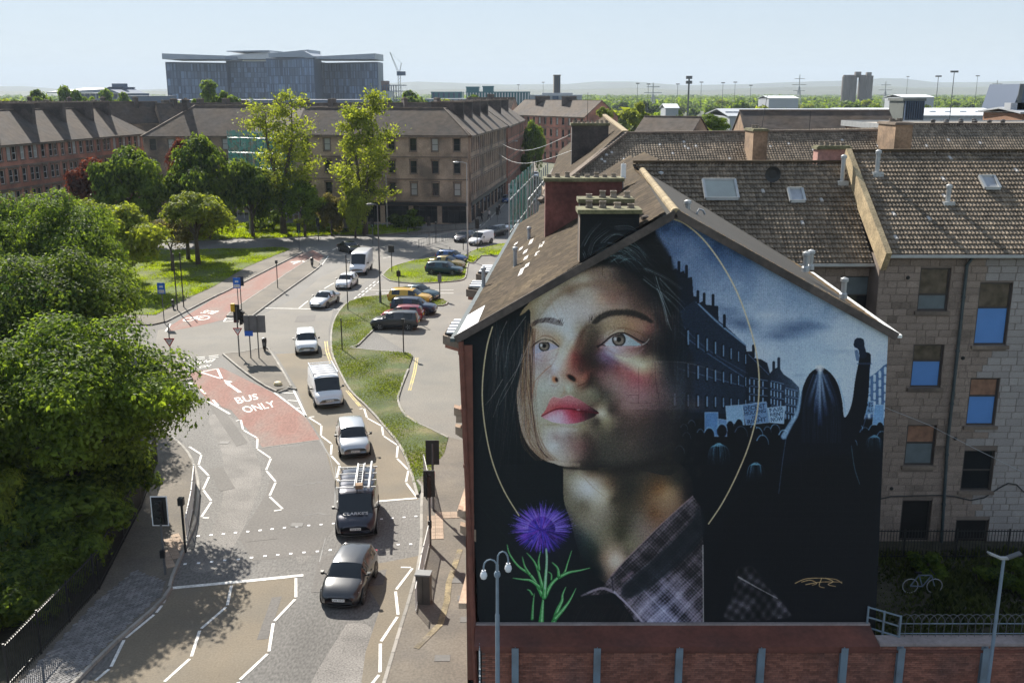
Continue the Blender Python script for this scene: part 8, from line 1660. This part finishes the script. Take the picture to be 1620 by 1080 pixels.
def railing(label, pts, h, mat, gap=.13, r=.012, name='iron_railing', posts=2.4, joined=True, z0=.12, cat='railing', rails=(.12, .95)):
    P = [Vector((p[0], p[1], z0)) for p in pts]; t = thing(name, label, cat, tuple(P[0])); m = MB()
    for i in range(len(P) - 1):
        a, b = P[i], P[i + 1]; L = (b - a).length; n = max(1, int(L / gap))
        for z in rails: MB().bar(a + Vector((0, 0, h * z)), b + Vector((0, 0, h * z)), .04).build('rail', mat, t)
        for k in range(n):
            q = a.lerp(b, (k + .5) / n)
            if joined: m.bar(q, q + Vector((0, 0, h * (1.0 if rails[-1] < .98 else rails[-1]))), r * 2)
            else: MB().bar(q, q + Vector((0, 0, h * .96)), r * 2).build('bar', mat, t)
        for k in range(max(1, int(L / posts)) + 1): q = a.lerp(b, min(1, k * posts / L)); MB().bar(q, q + Vector((0, 0, h + .04)), .06).build('post', mat, t)
    if joined: tag(m.build('bars', mat, t), kind='stuff')
    return t
railing('black iron railing in front of the ground-floor openings of the rear wing', [(13.2, 42.6), (26, 42.6)], 1.5, IRON, .14, z0=.1)
railing('dark iron fence under the big trees along the left pavement', W([(15, 1095), (158, 935), (224, 806), (250, 732)]), 1.8, IRON, .14, name='iron_fence', cat='fence')
railing('pedestrian guardrail at the left kerb beside the crossing', W([(309, 768), (305, 810), (296, 856)]), 1.1, STEELW, .16, name='guardrail', joined=False, rails=(.1, .98))
railing('nearest pedestrian guardrail at the right kerb, in front of the cabinet', W([(679, 866), (668, 915), (658, 973)]), 1.1, STEELW, .16, name='guardrail', joined=False, rails=(.1, .98))
railing('short pedestrian guardrail behind the right-hand signal', W([(671, 752), (683, 806)]), 1.1, STEELW, .16, name='guardrail', joined=False, rails=(.1, .98))
railing('guardrail along the far side of the crossroads', W([(645, 373), (700, 368), (749, 364)]), 1.1, GREYP, .3, .02, name='guardrail', rails=(.1, .98))
railing('guardrail at the traffic island before the waiting cars', W([(662, 392), (700, 382), (740, 374)]), 1.1, GREYP, .5, .02, name='guardrail', z0=0, rails=(.1, .98))
railing('narrow steel fence at the foot of the gable corner', [(-1.15, 32.0), (-1.05, 29.2), (-.95, 27.5)], 2.4, BLUEP, .16, .012, name='steel_fence', cat='fence')
# bicycle
bc = thing('bicycle', 'old bicycle leaning in the dark yard below the rear wing', 'bicycle', tuple(G(1458, 938, .1))); RUB = TYRE
for x in (-.52, .52):
    MB().tube([(x + .33 * math.cos(t * .4), 0, .35 + .33 * math.sin(t * .4)) for t in range(17)], .022, 5).build('wheel', GALV, bc, local=True)
m = MB(); 
for a, b in (((-.52, 0, .35), (-.2, 0, .85)), ((-.2, 0, .85), (.35, 0, .85)), ((.35, 0, .85), (.0, 0, .33)), ((.0, 0, .33), (-.2, 0, .9)), ((.0, 0, .33), (-.52, 0, .35)), ((.35, 0, .85), (.52, 0, .35))): m.bar(a, b, .04)
m.build('frame', BLUEP, bc, local=True); MB().box(-.34, -.1, -.07, .07, .95, 1.0).build('saddle', TRIM, bc, local=True); MB().bar((.36, -.25, 1.02), (.36, .25, 1.02), .035).build('handlebar', TRIM, bc, local=True)
for i, (x, y, r, lb) in enumerate(((14.6, 40.5, .8, 'dark weed bush at the yard corner by the painted gable'), (18.6, 41.2, .9, 'dark weed bush in the yard right of the bicycle'), (21.5, 40, 1.1, 'ivy mound at the right of the yard'))): dense_tree(lb, x, y, r * 1.3, r, r * .7, r * .6, 'far', L_DARK, 5, i, name='bush', cat='bush')
# ================================================================ posts, signs, signals, lamps
def zat(px, py, D): return V(px, py, D).z
def post_t(name, label, cat, base, r=.045, h=3.0, mat=GREYP, z0=0.0, group=None):
    q = G(*base); t = thing(name, label, cat, (q.x, q.y, z0), 0, group); MB().tube([(0, 0, -.05), (0, 0, h)], [r, r], 8).build('post', mat, t, local=True); return t
def htop(base, py): q = G(*base); return zat(base[0], py, q.y)
BSIGN = M('blue_sign_face', (.015, .12, .55), .4, .04, 2); RSIGN = M('red_sign_face', (.45, .02, .02), .45, .05, 2); WSIGN = M('white_sign_face', (.78, .78, .78), .45, .03, 2); SBACK = M('grey_sign_back', (.16, .165, .17), .6, .12, 3)
def bus_sign(label, base, py):
    h = htop(base, py); t = post_t('bus_lane_sign', label, 'sign', base, h=h)
    MB().box(-.36, .36, -.07, -.05, h - 1.05, h).build('sign_board', BSIGN, t, local=True); MB().lathe((0, -.072, h - .36), [(.24, -.006), (.24, .0)], 20, axis='y').build('sign_disc', paint('light_blue_disc', (.04, .22, .7), 0), t, local=True)
    m = MB(); m.box(-.16, .16, -.086, -.08, h - .42, h - .30); m.box(-.14, -.06, -.086, -.08, h - .46, h - .42); m.box(.06, .14, -.086, -.08, h - .46, h - .42); m.build('bus_symbol', WSIGN, t, local=True)
    pl = MB().box(-.26, .26, -.08, -.071, h - .95, h - .68).build('sign_plate', WSIGN, t, local=True); text_on('lettering', 'BUS LANE', (-.2, -.083, h - .88), (.2, -.083, h - .88), (-.2, -.083, h - .76), (.2, -.083, h - .76), TRIM, pl, local=True); return t
bus_sign('blue bus lane sign on the left pavement beside the tree mass', (260, 510.5), 447); bus_sign('blue bus lane sign above the median island signals', (378, 495), 439)
def triangle(t, z, s=.42, mat=RSIGN, txt=True):
    MB().add([(0, -.07, z - s * .9), (s, -.07, z + s * .75), (-s, -.07, z + s * .75), (0, -.05, z - s * .9), (s, -.05, z + s * .75), (-s, -.05, z + s * .75)], [(0, 1, 2), (5, 4, 3), (0, 3, 4, 1), (1, 4, 5, 2), (2, 5, 3, 0)]).build('sign_board', mat, t, local=True)
    k = .66; w_ = MB().add([(0, -.076, z - s * .9 * k + .02), (s * k, -.076, z + s * .75 * k + .02), (-s * k, -.076, z + s * .75 * k + .02)], [(0, 1, 2)]).build('sign_face', WSIGN, t, local=True)
    if txt: text_on('lettering', 'GIVE WAY', (-s * .34, -.079, z + .05), (s * .34, -.079, z + .05), (-s * .34, -.079, z + .17), (s * .34, -.079, z + .17), TRIM, w_, local=True)
b = (273.5, 602); h = htop(b, 511); t = post_t('give_way_sign', 'give way sign on the left pavement tip, below the blue bus sign', 'sign', b, h=h); triangle(t, zat(262, 541, G(*b).y))
def head(t, z, dx=0, w_=.32, h=1.05, border=True, yaw=0.0, lit=2, face=-1, side=''):
    """three-lens signal head with backboard; face -1 looks at the camera"""
    ca, sa = math.cos(yaw), math.sin(yaw); R_ = lambda x, y, z: (dx + x * ca - y * sa, x * sa + y * ca, z); f = face
    def bx(x0, x1, y0, y1, z0, z1, nm, mt):
        m = MB(); v = [R_(x, y, z) for x, y, z in ((x0, y0, z0), (x1, y0, z0), (x1, y1, z0), (x0, y1, z0), (x0, y0, z1), (x1, y0, z1), (x1, y1, z1), (x0, y1, z1))]; m.add(v, [(0, 3, 2, 1), (4, 5, 6, 7), (0, 1, 5, 4), (1, 2, 6, 5), (2, 3, 7, 6), (3, 0, 4, 7)]); return m.build(nm, mt, t, local=True)
    if border: bx(-w_ - .05, w_ + .05, -.012, .0, z - h * .62 - .05, z + h * .62 + .05, 'backboard_border', WSIGN)
    bx(-w_, w_, -.03 if f < 0 else -.02, -.0125 if f < 0 else .02, z - h * .62, z + h * .62, 'backboard', TRIM); bx(-.15, .15, *((-.2, -.031) if f < 0 else (.021, .2)), z - h / 2, z + h / 2, 'signal_box', TRIM)
    for k in range(3):
        zz_ = z + (1 - k) * h * .32; m = MB(); y0 = -.21 if f < 0 else .21; m.lathe((0, y0, zz_), [(.1, -.008), (.1, .008)], 12, axis='y'); m.v = [R_(*p) for p in m.v]; m.build('lens', (LRED, LAMB, LGRN)[k] if (k == lit or f > 0) else TRIM, t, local=True)
        m = MB(); m.lathe((0, y0 - .06 * (1 if f < 0 else -1), zz_ + .03), [(.115, -.07), (.12, .06)], 10, axis='y'); m.v = [R_(*p) for p in m.v]; m.build('lens_hood', TRIM, t, local=True)
LRED = M('dark_red_lens', (.10, .01, .01), .3); LAMB = M('dark_amber_lens', (.12, .06, .01), .3); LGRN = M('green_lamp', (.03, .45, .16), .3); gb = LGRN.node_tree.nodes['Principled BSDF']; gb.inputs['Emission Color'].default_value = (.1, 1, .35, 1); gb.inputs['Emission Strength'].default_value = 1.2
def signal(label, base, ytop, **kw):
    h = htop(base, ytop); z0 = kw.pop('z0', 0); extra = kw.pop('extra', None); r = kw.pop('r', .057); t = post_t('traffic_signal', label, 'traffic light', base, r, h - .15, GREYP, z0); head(t, h - .62, **kw); return t, h
t, h = signal('white-bordered traffic signal with green lamp at the left kerb', (262, 912), 787); MB().box(-.1, .1, -.2, -.06, 1.0, 1.35).build('push_button', TRIM, t, local=True)
t = post_t('crossing_post', 'dark push-button post at the end of the left guardrail', 'post', (293.5, 873), .06, htop((293.5, 873), 797), IRON); MB().box(-.13, .13, -.16, .1, 2.4, 2.75).build('signal_box', TRIM, t, local=True)
t, h = signal('nearer of the two dark signals on the right pavement, seen from behind', (681, 865), 745, face=1, border=False, w_=.27); head(t, h - .75, dx=-.16, w_=.2, border=False, yaw=1.9, lit=9); MB().box(-.09, .09, -.18, -.06, 1.05, 1.4).build('push_button', TRIM, t, local=True)
t, h = signal('further of the two dark signals on the right pavement, with slatted backboard', (686, 811), 697, face=1, border=False, w_=.34); MB().box(.06, .1, -.1, .1, 1.9, 2.2).build('red_lamp_box', RSIGN, t, local=True)
b = (379, 565); t, h = signal('median island signal with give way triangle and yellow box', b, 482, face=1, border=False, w_=.25); triangle(t, zat(375, 524, G(*b).y), .4); head(t, h - 1.0, dx=.3, w_=.2, border=False, yaw=1.2, lit=9); MB().box(-.42, -.12, -.15, .1, h - .55, h + .1).build('yellow_box', M('yellow_camera_box', (.62, .40, .02), .5), t, local=True); MB().box(-.3, .1, .08, .16, h - 1.5, h - .6).build('red_back_panel', M('maroon_panel', (.10, .02, .03), .6), t, local=True)
for lb, bs, yt in (('left one of two thin tall black poles on the park pavement', (281, 492), 401), ('right one of two thin tall black poles on the park pavement', (291, 487.5), 400)): post_t('black_pole', lb, 'pole', bs, .06, htop(bs, yt), IRON)
b = (382.5, 493); h = htop(b, 437); t = post_t('sign_post', 'post with dark sign back, just right of the median bus lane sign', 'sign', b, h=h, mat=IRON); MB().box(-.38, .38, -.03, 0, h - .95, h).build('sign_board', IRON, t, local=True)
q = G(404, 568); t = thing('direction_sign', 'large grey back of a direction sign on two posts on the traffic island', 'sign', (q.x, q.y, .12)); D = q.y; x0, x1 = V(386, 515, D).x - q.x, V(420, 515, D).x - q.x; z0, z1 = zat(400, 528, D), zat(400, 501, D)
bd = MB().box(x0, x1, -.03, 0, z0, z1).build('sign_board', SBACK, t, local=True)
for z in (.3, .7): MB().box(x0, x1, -.06, -.031, z0 + (z1 - z0) * z - .03, z0 + (z1 - z0) * z + .03).build('stiffener', GREYP, bd)
for px in (397.6, 410.5): x = G(px, 568).x - q.x; MB().tube([(x, -.1, -.1), (x, -.1, z1)], .05, 8).build('post', GREYP, t, local=True)
MB().box(x0 + .05, x0 + .72, -.17, -.15, zat(392, 533, D), zat(392, 525, D)).build('small_blue_sign', BSIGN, t, local=True)
def bollard(label, base, h=1.0, mat=DARKBOX, w_=.16): q = G(*base); t = thing('bollard', label, 'bollard', (q.x, q.y, .12)); MB().lathe((0, 0, 0), [(w_ * .6, 0), (w_ * .6, .12), (w_ * .9, .2), (w_ * 1.3, h * .8), (w_ * 1.2, h), (w_ * .5, h + .04)], 10).build('shell', mat, t, local=True); MB().box(-.1, .1, -w_ * 1.32, -w_ * 1.3, h * .45, h * .7).build('reflector', SBACK, t, local=True); return t
bollard('dark keep-left bollard behind the direction sign', (419, 557), 1.1); bollard('dark bollard at the tip of the median island by the bus lane', (494, 423), 1.1); bollard('short black bollard beside the thin tall poles', (274.5, 490), .9, DARKBOX, .12)
q = G(440, 611); t = thing('broken_bollard_base', 'cream stump of a broken bollard at the near tip of the traffic island', 'bollard base', (q.x, q.y, .12), .4); MB().lathe((0, 0, 0), [(.3, 0), (.32, .1), (.24, .22), (.1, .26)], 9).build('stump', M('cream_plastic', (.6, .5, .3), .6, .15, 3), t, local=True)
for lb, bs, yt, sg in (('slim post with small head on the median, casting a long shadow', (439.5, 457), 413, 'cap'), ('tall dark sign post at the verge edge beside the high-roof van', (550.6, 491.7), 405, None), ('dark post standing in the verge near the road bend', (541.5, 555), 505, None), ('dark post in the verge corner beside the empty parking bay', (638.7, 560), 506, 'cap'), ('post with a small plate at the head of the near parking bay', (631.5, 465), 428, 'plate'), ('square dark sign at the road side of the teardrop island', (620, 431), 390, 'square'), ('parking sign at the verge end facing the car park', (696, 473), 433, 'park'), ('thin post on the small far grass island', (712, 412), 392, None), ('dark post beside the waiting cars', (733, 396), 378, 'cap'), ('short dark post left of the waiting dark car', (690, 384), 352, 'cap')):
    h = htop(bs, yt); t = post_t('sign_post', lb, 'post', bs, .05, h, IRON, z0=.1)
    if sg == 'cap': MB().box(-.13, .13, -.1, .1, h - .35, h).build('post_cap', DARKBOX, t, local=True)
    if sg == 'plate': MB().box(-.22, .22, -.08, -.06, h - .75, h - .1).build('sign_board', IRON, t, local=True)
    if sg == 'square': MB().box(-.35, .35, -.08, -.06, h - .8, h).build('sign_board', IRON, t, local=True)
    if sg == 'park': MB().box(-.2, .2, -.08, -.06, h - 1.0, h - .2).build('sign_board', SBACK, t, local=True)
for lb, bs, yt, lt in (('signal with a maroon backboard at the end of the left footpath', (474, 397), 354, 2), ('dark signal beyond the dark saloon turning in', (504, 382), 345, 9), ('signal with green lamp at the middle of the crossroads', (590, 386), 345, 2), ('dark signal in front of the corner shopfront', (679, 387), 343, 9), ('tall dark signal by the waiting vehicles', (755, 397), 347, 9), ('signal on the far left corner of the side street', (758, 360), 330, 9), ('signal in the mouth of the side street', (787, 352), 328, 9)):
    signal(lb, bs, yt, border=False, lit=lt, w_=.25)
def lamp_column(label, base, ytop, arm=1.2, sgn=1, mat=GALV, D=None, r=.09, zb=0, heads=1):
    q = G(*base) if D is None else V(base[0], base[1], D); h = zat(base[0], ytop, q.y); t = thing('street_lamp', label, 'street lamp', (q.x, q.y, zb)); MB().tube([(0, 0, -.05), (0, 0, h * .12), (0, 0, h * .13), (0, 0, h)], [r * 1.5, r * 1.4, r, r * .6], 8).build('column', mat, t, local=True)
    for s in ((sgn,) if heads == 1 else (-1, 1)): MB().tube([(0, 0, h - .05), (s * arm * .5, 0, h + .1), (s * arm, 0, h + .12)], r * .45, 6).build('arm', mat, t, local=True); MB().lathe((s * (arm + .3), 0, h + .1), [(.05, -.38), (.11, -.25), (.13, .1), (.06, .34)], 8, axis='x').build('lamp_head', mat, t, local=True)
    return t
lamp_column('tall grey lamp column at the verge beside the parking bay mouth', (602, 480), 325, .4, -1, GREYP); lamp_column('tall pale lamp column with flat head standing before the dark green trees', (208, 655), 492, .3, 1, GALV)
lamp_column('street lamp on the small far grass island', (740, 412), 258, 1.0, -1, GALV); lamp_column('street lamp in front of the corner tenement left bays', (613, 362), 277, .8, -1, GALV); lamp_column('street lamp beside the far vans of the side street', (809, 300), 224, .8, 1, GALV); lamp_column('lamp column before the red row at the left edge', (18, 345), 266, .9, -1, GALV); lamp_column('lamp column before the red row, left of the copper tree', (98, 338), 283, .9, 1, GALV); lamp_column('lamp column between the dark green trees and the tall forked one', (396, 372), 288, .5, -1, GALV)
# heritage double lamp and twin flood lamp in front of the gable
D = 28.5; q = V(787, 1000, D); h = V(787, 893, D).z; t = thing('double_arm_lamp', 'pale heritage lamp with two curved arms and glass globes before the thistle', 'street lamp', (q.x, D, 0)); LP = M('pale_blue_lamp_paint', (.20, .26, .32), .45, .1, 3); GLB = M('globe_glass', (.75, .78, .82), .15, .05, 3, coat=1)
MB().tube([(0, 0, 0), (0, 0, h * .75), (0, 0, h * .76), (0, 0, h)], [.075, .07, .05, .045], 10).build('column', LP, t, local=True); MB().lathe((0, 0, h - .42), [(.07, 0), (.1, .05), (.1, .14), (.07, .2)], 10).build('collar', LP, t, local=True)
for s, dz, L in ((-1, -.02, .42), (1, .22, .34)): MB().tube([(0, 0, h - .05)] + [(s * L * (1 - math.cos(a)) * .5, 0, h - .05 + dz + .28 * math.sin(a) * (1 if s > 0 else .9)) for a in (.5, 1.0, 1.57, 2.1, 2.6, 3.1)] + [(s * L, 0, h - .2 + dz)], .028, 6).build('arm', LP, t, local=True); MB().lathe((s * L, 0, h - .48 + dz), [(.02, 0), (.09, .05), (.115, .13), (.1, .22), (.06, .28), (.07, .31)], 12).build('globe', GLB, t, local=True)
D = 29.6; q = V(1574, 1000, D); h = V(1574, 883, D).z; t = thing('twin_head_lamp', 'steel lamp post with two slanted heads in front of the yard at the right', 'street lamp', (V(1568, 1040, D).x, D, 0)); MB().tube([(0, 0, 0), (0, 0, h)], [.07, .05], 10).build('column', LP, t, local=True); MB().box(-.14, .14, -.06, .06, h - .02, h + .05).build('bracket', GALV, t, local=True)
for s in (-1, 1): MB().bar((s * .12, 0, h + .03), (s * .52, 0, h + .2), .2, .05).build('lamp_head', GALV if s < 0 else GREYP, t, local=True)
# cabinet
q = G(671, 956); t = thing('utility_cabinet', 'dark utility cabinet with pale top behind the nearest right guardrail', 'cabinet', (q.x, q.y, .12), -.12); MB().box(-.3, .3, -.22, .22, 0, 1.3).build('body', M('cabinet_paint', (.055, .05, .045), .5, .2, 3), t, local=True); MB().box(-.33, .33, -.25, .25, 1.3, 1.37).build('lid', SBACK, t, local=True); MB().box(-.012, .012, -.235, -.221, .05, 1.25).build('door_seam', TRIM, t, local=True)
# pavement boxes and covers
for i, (px, py) in enumerate(((735, 950), (740, 984), (722, 922), (700, 1045), (355, 700), (470, 830))):
    q = G(px, py); t = MB().box(-.3, .3, -.22, .22, 0, .012).build('manhole_cover', M('iron_cover', (.085, .08, .075), .7, .2, 5) if i == 0 else bpy.data.materials['iron_cover'], pav_right if px > 600 else road, local=True); t.location = (q.x, q.y, .122 if px > 600 else .008)
# aerials on the roofs
p = V(989, 326, 45); t = thing('aerial_mast', 'aerial mast with a white panel beside the dark red stack', 'aerial', (p.x, 46.2, 15.6)); MB().tube([(0, 0, 0), (0, 0, 2.3)], .035, 6).build('mast', GALV, t, local=True); MB().box(-.1, .12, -.1, .02, 1.6, 2.25).build('panel', WSIGN, t, local=True)
for lb, x, y, z, h in (('thin aerial on the far street chimney', 6.2, 84.6, 18.0, 3.0), ('leaning aerial on the brown stone stack', 17.7, 73, 18.2, 2.6), ('small aerial on the ridge behind the second wing', 22, 76, 18.3, 1.4)):
    t = thing('aerial', lb, 'aerial', (x, y, z)); MB().bar((0, 0, 0), (.3 if 'leaning' in lb else 0, 0, h), .03).build('mast', IRON, t, local=True)
    for k in range(5): MB().bar((-.25, -.3 + k * .15, h * .9), (.3, -.3 + k * .15, h * .9), .02).build('element', IRON, t, local=True)
t = thing('overhead_wire', 'thin pale wire sagging across the rear wing wall', 'wire', (20, 43.9, 8)); MB().tube([V(1392, 641, 44.0), V(1470, 672, 43.8), V(1540, 708, 43.5), V(1625, 750, 43)], .012, 4).build('strand', GALV, t)
for lb, a, b in (('upper cable slung across the side street', (792, 226, 200), (918, 205, 84)), ('lower cable slung across the side street', (785, 240, 196), (905, 238, 84))):
    A_, B_ = V(*a), V(*b); t = thing('overhead_cable', lb, 'cable', tuple(A_)); MB().tube([A_.lerp(B_, k / 10) - Vector((0, 0, 1.6 * math.sin(math.pi * k / 10))) for k in range(11)], .02, 4).build('strand', GALV, t)
# ================================================================ people far down the street
def person(label, base, rz, top, leg, stride=.25):
    q = G(*base); t = thing('person', label, 'person', (q.x, q.y, .1), rz); me = bpy.data.meshes.new('body')
    J = [(0, 0, .95), (0, 0, 1.2), (0, 0, 1.45), (0, 0, 1.55), (.02, 0, 1.68), (0, .1, .92), (stride, .1, .5), (stride * .9, .1, .06), (stride * .9 + .14, .1, .03), (0, -.1, .92), (-stride * .6, -.1, .5), (-stride, -.1, .08), (-stride + .13, -.1, .03), (0, .19, 1.42), (-.08, .24, 1.14), (.06, .25, .9), (.1, .25, .82), (0, -.19, 1.42), (.1, -.24, 1.14), (.24, -.24, .94), (.29, -.23, .88)]
    E = [(0, 1), (1, 2), (2, 3), (3, 4), (0, 5), (5, 6), (6, 7), (7, 8), (0, 9), (9, 10), (10, 11), (11, 12), (2, 13), (13, 14), (14, 15), (15, 16), (2, 17), (17, 18), (18, 19), (19, 20)]; Rr = [.14, .13, .15, .06, .10, .10, .07, .045, .04, .10, .07, .045, .04, .07, .05, .035, .03, .07, .05, .035, .03]
    me.from_pydata(J, E, []); o = bpy.data.objects.new('body', me); COL.objects.link(o); o.modifiers.new('skin', 'SKIN'); sv = me.skin_vertices[0].data
    for i, r in enumerate(Rr): sv[i].radius = (r, r)
    sv[0].use_root = True; s = o.modifiers.new('sub', 'SUBSURF'); s.levels = 1; s.render_levels = 1
    dg = bpy.context.evaluated_depsgraph_get(); m2 = bpy.data.meshes.new_from_object(o.evaluated_get(dg)); bpy.data.objects.remove(o); mats = [M('clothes', top, .9, .1, 3), M('trousers', leg, .9, .1, 3), M('skin_tone', (.45, .28, .2), .6, .05, 3), M('hair', (.05, .035, .025), .8, .1, 3)]
    for m_ in mats: m2.materials.append(m_)
    for p in m2.polygons:
        c = p.center; p.material_index = 3 if c.z > 1.72 or (c.z > 1.6 and c.x < -.01) else 2 if c.z > 1.5 or (c.z < .9 and abs(c.y) > .2) else 0 if c.z > .9 else 1; p.use_smooth = True
    link_mesh('body', m2, t); return t
person('person in a dark coat crossing at the mouth of the side street', (762, 352), .6, (.02, .02, .025), (.02, .02, .03)); person('person in a pale top walking by the corner shops', (774, 349), 2.2, (.4, .36, .33), (.03, .03, .05)); person('person in dark clothes at the far kerb of the street', (790, 339), 3.6, (.04, .03, .03), (.02, .02, .02)); person('person in blue passing the dark shopfront', (621, 360), 3.1, (.03, .15, .5), (.02, .02, .03)); person('person in black beside the scaffold-side kerb', (846, 296), 1.5, (.02, .02, .02), (.02, .02, .03))
t = thing('notice_board', 'pale notice board on legs before the dark shopfront', 'notice board', tuple(G(546, 369)), 0); MB().box(-.7, .7, -.04, .04, .8, 2.2).build('board', SBACK, t, local=True); MB().box(-.6, -.52, -.03, .03, 0, .8).build('leg', GREYP, t, local=True); MB().box(.52, .6, -.03, .03, 0, .8).build('leg', GREYP, t, local=True)
t = thing('street_kiosk', 'brown and yellow kiosk box in the side street', 'kiosk', tuple(G(832, 292)), 0); MB().box(-1, 1, -.7, .7, 0, 2.7).build('body', CHIMO, t, local=True); MB().box(-.6, .5, -.75, -.71, .2, 1.3).build('panel', VY, t, local=True); MB().box(-1.1, 1.1, -.8, .8, 2.7, 2.85).build('roof', SBACK, t, local=True)
